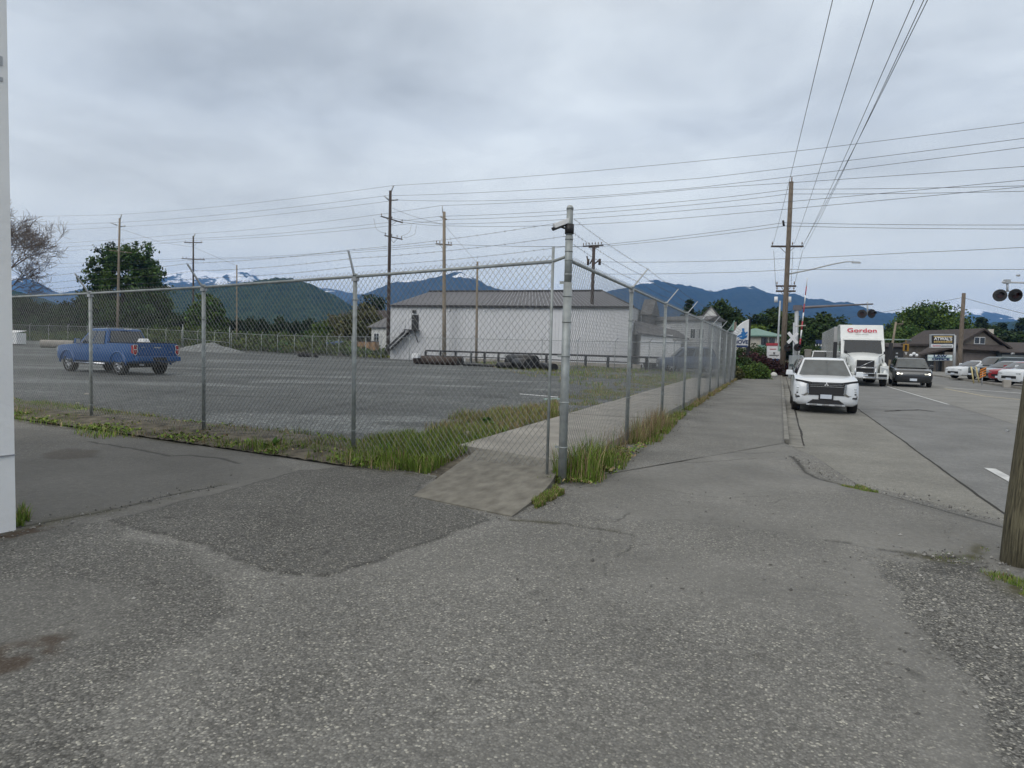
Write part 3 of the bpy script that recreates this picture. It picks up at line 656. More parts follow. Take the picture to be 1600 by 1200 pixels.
# corner post in stages
def corner_post(parent):
    s = MB(); x, y = 0, 0
    for z0, z1, r in ((-.1, 2.36, .050), (2.36, 2.9, .044), (2.9, 3.20, .038)): s.tube([(0, 0, z0), (0, 0, z1)], r, 20)
    s.tube([(0, 0, 3.20), (0, 0, 3.225), (0, 0, 3.245), (0, 0, 3.252)], [.042, .040, .026, .005], 20)
    for z in (.42, .95, 1.5, 1.9, 2.2, 2.45, 2.62, 2.72, 2.86, 3.02): s.tube([(0, 0, z - .009), (0, 0, z + .009)], .0535 if z < 2.36 else (.047 if z < 2.9 else .041), 20); 
    for z in (.42, 1.5, 2.36): s.box((-.07, .0, z), (.06, .012, .03))
    return s.build('corner_post', GALV, parent, loc=CORNER)
corner_post(ff)
ge = CORNER + LDIR * .20
s = MB(); s.tube([(ge.x, ge.y, .02), (ge.x, ge.y, 2.78)], .017, 10); s.build('end_bar', GALV, ff)
s = MB(); rl = [CORNER + Vector((0, 0, tops[0]))] + [Vector((lp[i].x, lp[i].y, tops[i])) for i in range(1, 6)]
s.tube([Vector((ge.x, ge.y, tops[0] - .01))] + rl[1:], .021, 10); s.tube([rl[0] + Vector((0, 0, .05)), Vector((ge.x, ge.y, tops[0] - .01))], .018, 8); s.build('top_rail', GALV, ff)
for i in range(5):
    a = ge if i == 0 else lp[i]; b = lp[i + 1]
    chain_panel('wire_mesh', a, b, (.16 if i == 0 else .07), tops[i] + .065, .07, tops[i + 1] + .065, WIRE, ff)
for k, (zc, f) in enumerate(((2.78, .35), (2.90, .65), (3.07, .97))):
    pts = [CORNER + Vector((0, 0, zc))]
    for i in range(1, 6):
        out = (.10, .26, .24, .24, .24)[i - 1]; pts.append(Vector((lp[i].x, lp[i].y, tops[i] + .01)) + (NOUT * out + Vector((0, 0, .36))) * f)
    barbed('barbed_wire', pts, ff)
# street side
fr = empty('chain_link_fence', (0, 0, 0), 0, 'long galvanised chain-link fence running beside the footpath into the distance', 'fence', 'chain-link fences round the gravel yard')
YD = Vector((0, 1, 0)); rp_ = [CORNER + YD * (3.56 * i) + Vector((-.0 * i, 0, 0)) for i in range(10)]
rt = [2.62 - .013 * i for i in range(10)]
for i in range(1, 10):
    line_post(fr, rp_[i], -.05, rt[i] + .01, .032 if i not in (4, 9) else .045, Vector((.26, 0, .33)), bands=2)
s = MB(); s.tube([Vector((rp_[i].x, rp_[i].y, rt[i])) for i in range(10)], .021, 10); s.build('top_rail', GALV, fr)
s = MB(); s.tube([Vector((rp_[i].x, rp_[i].y, .06)) for i in range(1, 10)], .004, 6); s.build('tension_wire', GALV, fr)
for i in range(9): chain_panel('wire_mesh', rp_[i], rp_[i + 1], .06, rt[i] + .06, .06, rt[i + 1] + .06, WIRE, fr, r=.0021)
for k, (zc, f) in enumerate(((2.80, .35), (2.93, .65), (3.09, .97))):
    pts = [CORNER + Vector((.05, 0, zc))] + [Vector((rp_[i].x, rp_[i].y, rt[i])) + Vector((.26, 0, .33)) * f for i in range(1, 10)]
    barbed('barbed_wire', pts, fr)
# security camera on the corner post
sc_ = empty('security_camera', CORNER + Vector((0, 0, 2.98)), 0, 'white and black security camera strapped near the top of the tall corner fence post', 'security camera')
Rc = RT0
bp_ = MB(); d = (-Rc * .93 - FW0 * .25 - UP * .42).normalized(); sd = d.cross(UP).normalized(); un = sd.cross(d)
Mx = Matrix((d, sd, un)).transposed()
bp_.box(-Rc * .10 + UP * .055 - FW0 * .02, (.19, .075, .055), M=Mx); bp_.build('housing', WHITES, sc_, bevel=.008)
q = MB(); q.box(-Rc * .10 + UP * .02 - FW0 * .02 - d * (-.03), (.15, .05, .03), M=Mx); q.tube([-Rc * .10 + d * .07 + UP * .035, -Rc * .10 + d * .115 + UP * .03], .02, 10); q.build('lens', BLACK, sc_, bevel=.004)
q = MB(); q.tube([(0, 0, 0), -Rc * .06 - FW0 * .03, -Rc * .1 + UP * .02], .012, 8); q.tube([(0, 0, -.06), (0, 0, .05)], .053, 14); q.build('bracket', BLACK, sc_)
# fence on the far side of the yard
fb = empty('chain_link_fence', (0, 0, 0), 0, 'low distant chain-link fence along the far side of the gravel yard', 'fence', 'chain-link fences round the gravel yard')
anch = [(-40, 92), (100, 89), (250, 86), (358, 80), (500, 70), (594, 59), (733, 55), (845, 53), (1001, 49), (1146, 39.5)]
AP = [C((p - CX) / FPX * Z, Z, gz(p, Z)) for p, Z in anch]
AL = resample(AP, 400); per = np.r_[0, np.cumsum(np.linalg.norm(np.diff(AL, axis=0), axis=1))]; tot = per[-1]; nb = int(tot / 3.05)
FBP = []
for i in range(nb + 1):
    t = tot * i / nb; x = np.interp(t, per, AL[:, 0]); y = np.interp(t, per, AL[:, 1])
    p = Vector((x, y, 0)); Zc = p.dot(FW0); Xc = p.dot(RT0); p.z = float(.7 * sstep(58, 92, np.array(Zc)) * sstep(-15, -60, np.array(Xc))); FBP.append(p)
ps = MB(); ps.tube([(0, 0, -.1), (0, 0, 2.15)], .030, 8); ps.tube([(0, 0, 2.15), (0, 0, 2.2)], .034, 8); far_post = None
panel0 = None
for i, p in enumerate(FBP):
    if far_post is None:
        far_post = ps.build('post', GALV, fb); po = far_post
        q = MB(); q.tube([(0, 0, 2.15), (.22, 0, 2.42)], .03, 6); arm0 = q.build('barb_arm', ALLOY, far_post); ao = arm0
    else:
        po = far_post.copy(); col.objects.link(po); po.parent = fb; ao = arm0.copy(); col.objects.link(ao); ao.parent = po
    po.location = p; ao.rotation_euler = (0, 0, TH)
    if i < nb:
        q = FBP[i + 1]; dv = q - p; L_ = math.hypot(dv.x, dv.y)
        if panel0 is None: panel0 = chain_panel('wire_mesh', (0, 0), (3.05, 0), .04, 2.18, .04, 2.18, WIRE, fb, r=.0022); pn = panel0
        else: pn = panel0.copy(); col.objects.link(pn); pn.parent = fb
        pn.location = p; pn.rotation_euler = (0, 0, math.atan2(dv.y, dv.x)); pn.scale = (L_ / 3.05, 1, 1)
s = MB(); s.tube([p + Vector((0, 0, 2.13)) for p in FBP], .021, 6); s.build('top_rail', GALV, fb)
# gate posts and cross bar in the far fence
for px_, Z_ in ((285, 84), (358, 80)):
    s = MB(); p = C((px_ - CX) / FPX * Z_, Z_, gz(px_, Z_)); s.tube([p, p + Vector((0, 0, 2.95))], .055, 8); s.build('gate_post', GALV, fb)
s = MB(); s.tube([C((285 - CX) / FPX * 84, 84, 1.15 + gz(285, 84)), C((358 - CX) / FPX * 80, 80, 1.0 + gz(358, 80))], .03, 6); s.build('gate_bar', GALV, fb)
# ---------------- utility poles and wires ----------------
def insul(s, p, h=.16, r=.045): s.tube([p, p + UP * h * .35, p + UP * h * .4, p + UP * h * .7, p + UP * h], [r * .4, r * .4, r, r * .9, r * .35], 6)
def upole(px, Z, pxt, pyt, r0, r1, mt, label, arms=(), group='wooden utility poles', z0=0.0, name='utility_pole', extra=None):
    """arms: (py, half_left_px, half_right_px, insulator_offsets, drop_right_px)"""
    b = B(px, Z, z0); t = A(pxt, pyt, Z); r_ = empty(name, b, 0, label, 'utility pole', group); r_['category'] = 'utility pole'
    lt = t - b; s = MB(); s.tube([(0, 0, -.3), lt * .33, lt * .66, lt], [r0, r0 * .67 + r1 * .33, r0 * .33 + r1 * .67, r1], 14); s.build('pole', mt, r_)
    for (py, l, rr_, ins, dr) in arms:
        k = (pyt - py) / ((hz(px) - (z0 - CAMH) / Z * FPX) - pyt); cxp = pxt + (pxt - px) * k
        a = A(cxp - l, py - dr, Z + .25) - b; c = A(cxp + rr_, py + dr, Z - .25) - b; s = MB(); d = (c - a); L_ = d.length; dn = d.normalized()
        Mx = Matrix((dn, UP.cross(dn).normalized(), dn.cross(UP.cross(dn).normalized()))).transposed()
        s.box((a + c) / 2, (L_, .10, .12), M=Mx); mid = (a + c) / 2
        for f in (.25, .75): s.tube([a.lerp(c, f), mid - UP * .55], .018, 4, False)
        ar = s.build('crossarm', WOODD if mt is not WOODL else WOOD, r_)
        for f in ins: s = MB(); insul(s, a.lerp(c, f) + UP * .05, .28, .06); s.build('insulator', PORC, ar)
    if extra: extra(r_, b)
    return r_
def struts(pieces, mt=STEELG, r=.05, name='insulator_bracket'):
    def f(root, b):
        s = MB()
        for pa, pb in pieces: s.tube([A(*pa) - b, A(*pb) - b], r, 6)
        s.build(name, mt, root)
    return f
upole(183, 106, 187, 341, .21, .14, WOODL, 'tall pale wooden pole beside the big round tree, behind the blue pickup', extra=struts([((187, 345, 106), (190, 335, 106)), ((183, 352, 106), (173, 348, 106)), ((188, 354, 106), (196, 353, 106))], r=.09),
      arms=((393, 16, 20, (), 2),))
upole(302, 110, 302, 369, .17, .12, WOODD, 'dark wooden pole with two crossarms rising before the snowy mountains', arms=((379, 14, 14, (.05, .95), 0), (465, 0, 0, (), 0) if False else (405, 18, 18, (.05, .2, .8, .95), 1)),
      extra=struts([((302, 372, 110), (305, 365, 110))], r=.08))
upole(370, 88, 370, 414, .11, .08, WOODL, 'short bare stub pole standing in front of the forested hill')
upole(606, 70, 610, 298, .20, .14, WOODD, 'tallest dark transmission pole with several angled crossarms, left of the white warehouse',
      arms=((343, 14, 20, (.02, .5, .97), 5), (371, 8, 20, (.04, .4, .7, .95), 3)),
      extra=struts([((610, 302, 70), (615, 290, 70)), ((608, 313, 70), (600, 306, 70)), ((612, 313, 70), (622, 312, 70))], r=.08))
upole(694, 64, 694, 331, .20, .14, WOODL, 'brown pole with one low crossarm standing over the left part of the warehouse', arms=((382, 13, 12, (.05, .25, .8, .95), 1), (341, 5, 4, (), 2)),
      extra=struts([((692, 333, 64), (691, 322, 64)), ((693, 341, 64), (687, 338, 64))], r=.06))
upole(744, 60, 746, 409, .13, .09, WOODL, 'bare stub pole without arms in front of the warehouse wall')
def tp(root, b):
    for dx_ in (-9, 9): s = MB(); p = A(928 + dx_, 408, 62) - b; s.tube([p - UP * .35, p + UP * .2], .12, 10); s.build('transformer', WOODD, root)
    s = MB()
    for a_, c_ in (((917, 400, 62), (919, 411, 62)), ((928, 400, 62), (922, 412, 62)), ((938, 405, 62), (928, 413, 62))): s.tube([A(*a_) - b, A(*c_) - b], .07, 6)
    s.build('bracket', WOODD, root)
upole(922, 62, 928, 383, .19, .14, WOODD, 'dark leaning pole with a crowded crossarm top, just right of the corner fence post', arms=((384, 17, 15, (.02, .15, .3, .45, .6, .75, .9), -1), (386, 8, 8, (), 0)), extra=tp)
def sp_extra(root, b):
    s = MB(); s.tube([A(1233, 428, 48) - b, A(1268, 421, 48) - b, A(1300, 413, 48) - b, A(1322, 409, 48) - b, A(1336, 409, 48) - b], [.055, .05, .045, .04, .035], 8); la = s.build('lamp_arm', STEELG, root)
    s = MB(); p = A(1338, 410, 48) - b; s.box(p, (.62, .24, .12), rz=TH, taper=.7); s.build('lamp_head', STEELG, la, bevel=.03)
    for x_ in (1212.5, 1233.5): s = MB(); p = A(x_, 468, 48) - b; s.tube([p - UP * .2, p + UP * .2], .13, 10); s.build('transformer', WHITES, root)
    s = MB(); p = A(1225, 350, 48) - b; s.tube([p - UP * .15, p + UP * .25 - RT0 * .08], .08, 8); s.build('cutout', BLACK, root)
    s = MB(); p = A(1237, 283, 48) - b; s.tube([p - UP * .3, p + UP * .28], .05, 8); s.build('pole_top_insulator', PORC, root)
upole(1222, 48, 1236.5, 284, .20, .15, WOOD, 'tall brown pole by the railway crossing carrying a street lamp arm and crossarms', arms=((385, 27, 24, (.04, .66, .95), 0), (447, 16.5, 15.5, (.05, .9), 0), (455, 16, 15, (.05, .9), 0)), extra=sp_extra)
upole(1213, 58, 1219, 470, .09, .07, STEELG, 'thin grey-green pole just left of the street lamp pole', group=None, name='metal_pole')
upole(1498, 60, 1506, 458, .21, .15, WOOD, 'brown pole without arms in front of the dark gabled building', z0=0)
upole(1388, 72, 1400, 503, .14, .10, WOODL, 'leaning weathered pole between the truck and the round-crowned tree', arms=((506, 0, 12, (.9,), 0),))
upole(1433, 95, 1434, 525, .12, .10, WOODL, 'far small pole seen above the black car')
# near pole at the right edge
pb = G(1603, 893, -.06); r_ = empty('utility_pole', pb, 0, 'large weathered greenish pole close by at the right edge', 'utility pole', 'wooden utility poles')
s = MB(); lt = Vector((RT0 * .62 + UP * 9.5)); n = 24
pts = [lt * (i / n) for i in range(n + 1)]; pts[0] = Vector((0, 0, -.3)); s.tube(pts, [.183 - .045 * i / n for i in range(n + 1)], 28)
po = s.build('pole', CREOS, r_)
s = MB()
for q in range(3): s.tube([Vector((-.18, -.03, 1.1 + q * .6)), Vector((-.20, -.04, 1.1 + q * .6))], .008, 6)
s.build('nails', STEELG, r_)

ORD = ['top', 'second', 'third', 'fourth', 'fifth', 'sixth', 'seventh', 'eighth', 'ninth', 'tenth', 'eleventh', 'twelfth', 'thirteenth', 'fourteenth', 'fifteenth']
def wire(pts, r, label, group, sag=0.0, name='overhead_wire'):
    P = [A(*p) for p in pts]; L_ = []
    for i, (a, b) in enumerate(zip(P[:-1], P[1:])):
        n = 16; sg = sag[i] if isinstance(sag, (list, tuple)) else sag
        for k in range(n + (i == len(P) - 2)):
            t = k / n; L_.append(a.lerp(b, t) - UP * sg * 4 * t * (1 - t))
    s = MB(); s.tube(L_, r, 4, False); o = s.build(name, LINEW); tag(o, label, 'overhead wire', group); return o
GX = 'overhead wires crossing the sky'
Rr = .014
xw = [([(-60, 337, 124), (187, 335, 106), (614, 290, 70), (1236, 237, 47), (1800, 165, 36)], [.2, .35, .2, .05]),
      ([(-60, 352, 124), (174, 348, 106), (602, 306, 70), (1100, 278, 50), (1800, 190, 34)], [.2, .35, .2, .05]),
      ([(-60, 363, 124), (196, 354, 106), (622, 312.5, 70), (1100, 292, 50), (1800, 204, 34)], [.2, .35, .45, .05]),
      ([(-60, 388, 124), (305, 365, 110), (691, 321, 64), (1100, 294, 50), (1800, 245, 34)], [.2, .35, .2, .05]),
      ([(-60, 394, 124), (291, 373, 110), (687, 338, 64), (1100, 311.6, 50), (1236, 295.5, 48), (1800, 284, 34)], [.2, .35, .2, .03, .1]),
      ([(-60, 402, 124), (314, 375, 110), (697, 343, 64), (1100, 318.4, 50), (1232, 303, 48), (1800, 293, 34)], [.2, .35, .2, .03, .1]),
      ([(594, 338, 70), (700, 350, 64), (1100, 326.4, 50), (1800, 262, 34)], [.1, .2, .05]),
      ([(628, 347, 70), (706, 353, 64), (1100, 338, 50), (1800, 272, 34)], [.1, .3, .05]),
      ([(-60, 415, 124), (287, 404, 110), (682, 381, 64), (915, 385, 62), (1225, 348, 48), (1800, 350, 34)], [.2, .35, .1, .1, .1]),
      ([(-60, 424, 124), (318, 405, 110), (706, 382, 64), (942, 385, 62), (1228, 353, 48), (1800, 357, 34)], [.2, .35, .1, .1, .1]),
      ([(935, 409, 62), (1100, 408.4, 52), (1420, 395, 44), (1800, 374, 36)], [.05, .05, .05]),
      ([(935, 428, 62), (1100, 426.4, 52), (1236, 421, 48), (1800, 419, 36)], [.05, .05, .05])]
for i, (p, sg) in enumerate(xw): wire(p, Rr, f'{ORD[i]} from the top of the dark overhead wires crossing the sky from left to right', GX, sg)
# drooping jumpers
wire([(613, 325, 70), (640, 336, 68), (695, 352, 64), (745, 410, 60)], .012, 'thin guy wire slanting down from the tallest pole to the stub pole before the warehouse', None, .02, 'guy_wire')
wire([(190, 358, 106), (250, 378, 108), (302, 386, 110), (370, 415, 88)], .014, 'thin guy wire slanting down from the pale left pole to the bare stub pole', None, .02, 'guy_wire')
jl = ['left jumper cable looping down beside the tallest dark pole', 'inner right jumper cable looping beside the tallest dark pole', 'outer right jumper cable looping beside the tallest dark pole']
for k, p in enumerate(([(584, 341, 70), (588, 358, 70), (602, 364, 70)], [(643, 350, 70), (640, 362, 70), (628, 368, 70)], [(651, 352, 70), (648, 366, 70), (630, 371, 70)])): wire(p, .012, jl[k], 'jumper cables on the tallest pole', .1, 'jumper_cable')
# wires along the street, passing over the camera
sl_ = ['leftmost', 'second from the left', 'third from the left', 'fourth from the left', 'rightmost']
for k, (p0, p1) in enumerate((((1208, 381), (1296, 0)), ((1241, 381), (1358, 0)), ((1256, 381), (1418, 0)), ((1255, 391), (1432, 0)), ((1250, 391), (1437, 0)))):
    a = A(*p0, 48); b = A(*p1, 14.6 - k * .2); b2 = a + (b - a) * 1.5; s = MB(); n = 40
    s.tube([a.lerp(b2, i / n) - UP * .5 * (4 * (i / n) * (1 - i / n)) * .8 for i in range(n + 1)], .0085, 5, False)
    tag(s.build('overhead_wire', LINEW), f'{sl_[k]} of the overhead wires rising along the street to the top edge', 'overhead wire', 'overhead wires along the street')
for k, (p0, p1, nm) in enumerate((((1209, 392), (1212, 446), 'left'), ((1239, 392), (1236, 446), 'middle'), ((1254, 392), (1241, 446), 'right'))):
    wire([(*p0, 48), (*p1, 52)], .012, f'{nm} short cable between the crossarms of the street lamp pole', 'cables between crossarms', 0)
wire([(1503, 465, 60), (1300, 500, 90)], .016, 'cable running left from the armless pole towards the railway signals', None, .1)
wire([(1505, 465, 60), (1700, 512, 45)], .016, 'cable running right from the armless pole over the gabled building', None, .1)
# ---------------- vehicles ----------------
def paint(name, c, metal=0.0): return mat(name, c, .28, metal, .03, 3, coat=.8)
BLUEP = mat('blue_car_paint', (.0, .06, .21), .30, 0, .03, 3, coat=.3)
DARKP = paint('charcoal_car_paint', (.018, .021, .024), .2)
SILVP = paint('silver_car_paint', (.30, .33, .35), .5); REDP = paint('red_car_paint', (.30, .012, .018)); GREENP = paint('dark_green_paint', (.03, .05, .05), .2)
PEARL = paint('pearl_white_paint', (.68, .71, .74))
LAMPG = mat('lamp_glass', (.55, .58, .60), .12, .3, .15, 30, coat=1)
PLATE = mat('number_plate', (.55, .60, .68), .5)
def ringpts(x, zb, zt, w, crown=.03, tum=.05, sill=.08):
    zm = zb + (zt - zb) * .55
    return [(x, 0, zb), (x, w - .14, zb), (x, w - .03, zb + sill), (x, w, zb + (zt - zb) * .35), (x, w, zm), (x, w - tum * .35, zb + (zt - zb) * .82), (x, w - tum, zt - .015), (x, w - tum - .07, zt + crown * .4), (x, w * .45, zt + crown * .85), (x, 0, zt + crown)]
def loft(rings):
    s = MB(); full = []
    for r_ in rings:
        full.append([Vector(p) for p in r_] + [Vector((p[0], -p[1], p[2])) for p in r_[-2:0:-1]])
    n = len(full[0]); V = [p for f in full for p in f]; F = []
    for i in range(len(full) - 1):
        for k in range(n): F.append((i * n + k, i * n + (k + 1) % n, (i + 1) * n + (k + 1) % n, (i + 1) * n + k))
    F.append(tuple(range(n))); F.append(tuple((len(full) - 1) * n + k for k in range(n))[::-1]); s.add(V, F, True)
    bmx = bmesh.new(); me = bpy.data.meshes.new('t'); me.from_pydata(s.v, [], s.f); bmx.from_mesh(me); bmesh.ops.recalc_face_normals(bmx, faces=bmx.faces)
    bmesh.ops.triangulate(bmx, faces=[f for f in bmx.faces if len(f.verts) > 4])
    s.v = [tuple(v.co) for v in bmx.verts]; s.f = [tuple(v.index for v in f.verts) for f in bmx.faces]; s.mi = [0] * len(s.f); s.sm = [True] * len(s.f)
    bmx.free(); bpy.data.meshes.remove(me); return s
def cylinder_cut(x, y, z, r, w):
    s = MB(); s.tube([(x, y - w / 2, z), (x, y + w / 2, z)], r, 28); o = s.build('cut', BLACK); return o
def wheel(root, x, y, r, w=.24, rim_mat=ALLOY, spokes=5, dark=False):
    sg = 1 if y > 0 else -1; s = MB(); prof = [(-w / 2, r * .72), (-w / 2, r * .93), (-w / 2 + .03, r), (w / 2 - .03, r), (w / 2, r * .93), (w / 2, r * .70)]
    n = 28; vs = []
    for (yy, rr_) in prof:
        for k in range(n): t = 2 * math.pi * k / n; vs.append((x + math.cos(t) * rr_, y + yy, r + math.sin(t) * rr_))
    fs = [(i * n + k, i * n + (k + 1) % n, (i + 1) * n + (k + 1) % n, (i + 1) * n + k) for i in range(len(prof) - 1) for k in range(n)]
    s.add(vs, fs, True); s.tube([(x, y - w * .35, r), (x, y + w * .35, r)], r * .715, n)
    wh = s.build('wheel', RUB, root)
    s = MB(); yo = y + sg * w * .40
    for k in range(spokes):
        t = 2 * math.pi * k / spokes + .3
        for dt in (-.12, .12):
            a = Vector((x + math.cos(t + dt * 1.8) * r * .12, yo, r + math.sin(t + dt * 1.8) * r * .12)); b = Vector((x + math.cos(t + dt) * r * .66, yo, r + math.sin(t + dt) * r * .66)); s.tube([a, b], r * .055, 5)
    for k in range(n):
        t = 2 * math.pi * k / n; t2 = 2 * math.pi * (k + 1) / n
        s.tube([(x + math.cos(t) * r * .68, yo, r + math.sin(t) * r * .68), (x + math.cos(t2) * r * .68, yo, r + math.sin(t2) * r * .68)], r * .04, 4, False)
    s.tube([(x, yo - .02, r), (x, yo + .02, r)], r * .14, 10); s.build('rim', rim_mat, wh)
def cabin(root, paintm, glass, xb0, zb0, xt0, xt1, xb1, zt, wb, wt, zb1=None, crown=.04, pillars=(), wind_glass=None, rear=True, inset=.07):
    """xb0 windscreen base, xt0 windscreen top, xt1 rear top, xb1 rear base"""
    zb1 = zb1 or zb0; s = MB()
    pts = {}
    def lp3(t, x0, z0, w0, x1, z1, w1): return Vector((x0 + (x1 - x0) * t, w0 + (w1 - w0) * t, z0 + (z1 - z0) * t))
    rings = []
    for t in (0, .5, .85, 1.0):
        z0 = zb0 + (zt - zb0) * t; z1 = zb1 + (zt - zb1) * t; w = wb + (wt - wb) * t ** 1.15; 
        xa = xb0 + (xt0 - xb0) * t; xc = xb1 + (xt1 - xb1) * t
        rings.append([Vector((xa + .10 * (1 - t * .5), 0, z0)), Vector((xa + .05, w * .6, z0)), Vector((xa - .06, w * .97, z0)), Vector((xa * .6 + xc * .4, w, (z0 + z1) / 2 + .0)), Vector((xa * .3 + xc * .7, w, (z0 + z1) / 2)), Vector((xc + .04, w * .97, z1)), Vector((xc - .02, w * .6, z1)), Vector((xc - .04, 0, z1))])
    V = []; F = []
    full = [r_ + [Vector((p.x, -p.y, p.z)) for p in r_[-2:0:-1]] for r_ in rings]; n = len(full[0])
    topr = [Vector((p.x * .9 + (xt0 + xt1) / 2 * .1, p.y * .86, zt + crown * .7)) for p in full[-1]]; full.append(topr)
    for f in full: V += f
    for i in range(len(full) - 1):
        for k in range(n): F.append((i * n + k, i * n + (k + 1) % n, (i + 1) * n + (k + 1) % n, (i + 1) * n + k))
    c = len(V); V.append(Vector(((xt0 + xt1) / 2, 0, zt + crown)))
    for k in range(n): F.append(((len(full) - 1) * n + k, (len(full) - 1) * n + (k + 1) % n, c))
    s.add(V, F, True); body = s.build('cabin', paintm, root, auto=40)
    # panes lie just proud of the cabin
    def pane(name, quad, g, th=.006):
        a, b, c_, d = [Vector(q) for q in quad]; nrm_ = (b - a).cross(d - a).normalized(); s = MB()
        s.prism([a, b, c_, d], nrm_ * th); s.build(name, g, body)
    iz = inset
    def wpt(t, u):                  # windscreen surface
        x = xb0 + (xt0 - xb0) * t + .045; w = (wb + (wt - wb) * t) * u; return Vector((x + .06 * (1 - abs(u)), w, zb0 + (zt - zb0) * t))
    g = wind_glass or glass; s = MB()
    us = [-.90, -.62, -.3, 0, .3, .62, .90]; vs = []
    for t in (.04, .5, .93):
        for u_ in us: p = wpt(t, u_); p.x += .035 if abs(u_) < .7 else .02; p.z += .01; vs.append(p)
    s.add(vs, [(i * 7 + k, i * 7 + k + 1, (i + 1) * 7 + k + 1, (i + 1) * 7 + k) for i in range(2) for k in range(6)], True); s.build('windscreen', g, body)
    if rear:
        s = MB(); vs = []
        for t in (.10, .5, .90):
            for u_ in us: w = (wb + (wt - wb) * t) * u_ * .97; vs.append(Vector((xb1 + (xt1 - xb1) * t - .055 + .02 * abs(u_), w, zb1 + (zt - zb1) * t)))
        s.add(vs, [(i * 7 + k, i * 7 + k + 1, (i + 1) * 7 + k + 1, (i + 1) * 7 + k) for i in range(2) for k in range(6)], True); s.build('rear_window', g if rear == 'g' else glass, body)
    # side windows between pillars (fractions from front to rear)
    xs_ = [0.06] + list(pillars) + [.955]
    for sg in (1, -1):
        for f0, f1 in zip(xs_[:-1], xs_[1:]):
            def sp(f, t):
                xa = xb0 + (xt0 - xb0) * t - .10; xc = xb1 + (xt1 - xb1) * t + .08; w = wb + (wt - wb) * t ** 1.15
                return Vector((xa + (xc - xa) * f, sg * (w + .010), (zb0 + (zb1 - zb0) * f) * (1 - t) + zt * t))
            g0, g1 = f0 + .015, f1 - .015
            s = MB(); P = [sp(g0, .05), sp(g1, .05), sp(g1, .5), sp(g1, .88), sp(g0, .88), sp(g0, .5)]
            s.add(P, [(0, 1, 2, 5), (5, 2, 3, 4)]); s.build('side_window', glass, body)
    return body
def mirrors(root, x, y, z, m1, size=(.12, .2, .15)):
    for sg in (1, -1):
        s = MB(); s.box((x, sg * (y + size[1] * .55), z), size, taper=.85); s.box((x - .02, sg * (y + .0), z - .06), (.05, .16, .05)); s.build('mirror', m1, root, bevel=.02)
def small_car(p, rz, pm, label, L=4.5, W=1.82, Ht=1.5, hood=.95, cowl=.9, group='cars parked before the garages', suv=False, lamps=False, glass=GLASS, cat='car', name='parked_car', rear_lamps=False, group_on=True):
    r_ = empty(name, p, rz, label, cat, group if group_on else None); h = L / 2; w = W / 2; zb = .24; bz = hood + .05
    st = [(h, .34, hood * .80, w - .22), (h - .06, .26, hood * .88, w - .08), (h - .3, zb, hood * .95, w - .02), (h - .9, zb, hood, w), (h - 1.25, zb, bz, w), (0, zb, bz, w), (-h + .7, zb, bz + .03, w), (-h + .2, zb + .03, bz, w - .04), (-h + .03, .3, bz - .12, w - .12), (-h, .36, bz - .25, w - .2)]
    b = loft([ringpts(*q) for q in st]).build('body', pm, r_); xw0, xw1 = h - .88, -h + .85; wr = .34 if not suv else .37
    boolean_cut(b, [cylinder_cut(x, s_ * w, wr, wr + .06, .5) for x in (xw0, xw1) for s_ in (1, -1)]); b.data.shade_smooth(); b.data.set_sharp_from_angle(angle=rad(38))
    s = MB(); s.box((0, 0, .42), (L - .6, W - .35, .3)); s.build('chassis', BLACK, r_)
    for x in (xw0, xw1):
        for s_ in (1, -1): wheel(r_, x, s_ * (w - .12), wr, .22)
    cabin(r_, pm, glass, h - 1.1, bz, h - 1.85, -h + (.55 if suv else .95), -h + (.2 if suv else .35), Ht - .04, w - .09, w - .26, pillars=(.42, .72), wind_glass=GLASSL if lamps else glass)
    for s_ in (1, -1):
        s = MB(); s.box((h - .10, s_ * (w - .30), hood * .74), (.20, .30, .10)); s.build('headlight', LAMPG if not lamps else LITE, r_, bevel=.02)
        s = MB(); s.box((-h + .06, s_ * (w - .22), bz - .16), (.1, .24, .14)); s.build('tail_light', RED, r_)
    s = MB(); s.box((h - .025, 0, hood * .52), (.06, W * .55, .16)); s.build('grille', BLACK, r_)
    s = MB(); s.box((h + .02, 0, hood * .42), (.02, .34, .13)); s.build('number_plate', PLATE, r_)
    mirrors(r_, h - 1.45, w - .08, bz + .12, pm)
    return r_
LITE = mat('lit_headlamp', (.9, .9, .85), .2, emis=((1, .95, .82), 2.2))

# --- blue pickup ---
pk_rear = B(189, 27.6, 0); ax = C(-math.sin(rad(62)), math.cos(rad(62)), 0)   # axis towards its nose
pang = math.atan2(ax.y, ax.x)
L2 = Vector((-ax.y, ax.x, 0))  # its left side
pc = pk_rear + ax * 1.73 - L2 * .86
pk = empty('pickup_truck', pc, pang, 'shiny blue pickup truck with a rear cap window, seen from behind in the gravel yard', 'pickup truck'); pk['label'] = 'shiny blue crew-cab pickup truck parked in the gravel yard, tailgate towards the fence'
st = [(2.95, .60, 1.02, .80), (2.88, .50, 1.12, .92), (2.6, .46, 1.17, .97), (1.5, .46, 1.24, 1.0), (1.2, .46, 1.26, 1.0), (-.85, .46, 1.27, 1.0), (-.9, .46, 1.33, 1.0), (-2.0, .46, 1.33, 1.0), (-2.72, .52, 1.33, 1.0), (-2.80, .60, 1.33, .99)]
b = loft([ringpts(*q, crown=.02, tum=.035) for q in st]).build('body', BLUEP, pk)
bed = MB(); bed.box((-1.85, 0, 1.3), (1.72, 1.62, .95)); bedo = bed.build('cut', BLACK)
boolean_cut(b, [cylinder_cut(x, s_ * 1.0, .42, .50, .55) for x in (1.95, -1.73) for s_ in (1, -1)] + [bedo]); b.data.shade_smooth(); b.data.set_sharp_from_angle(angle=rad(38))
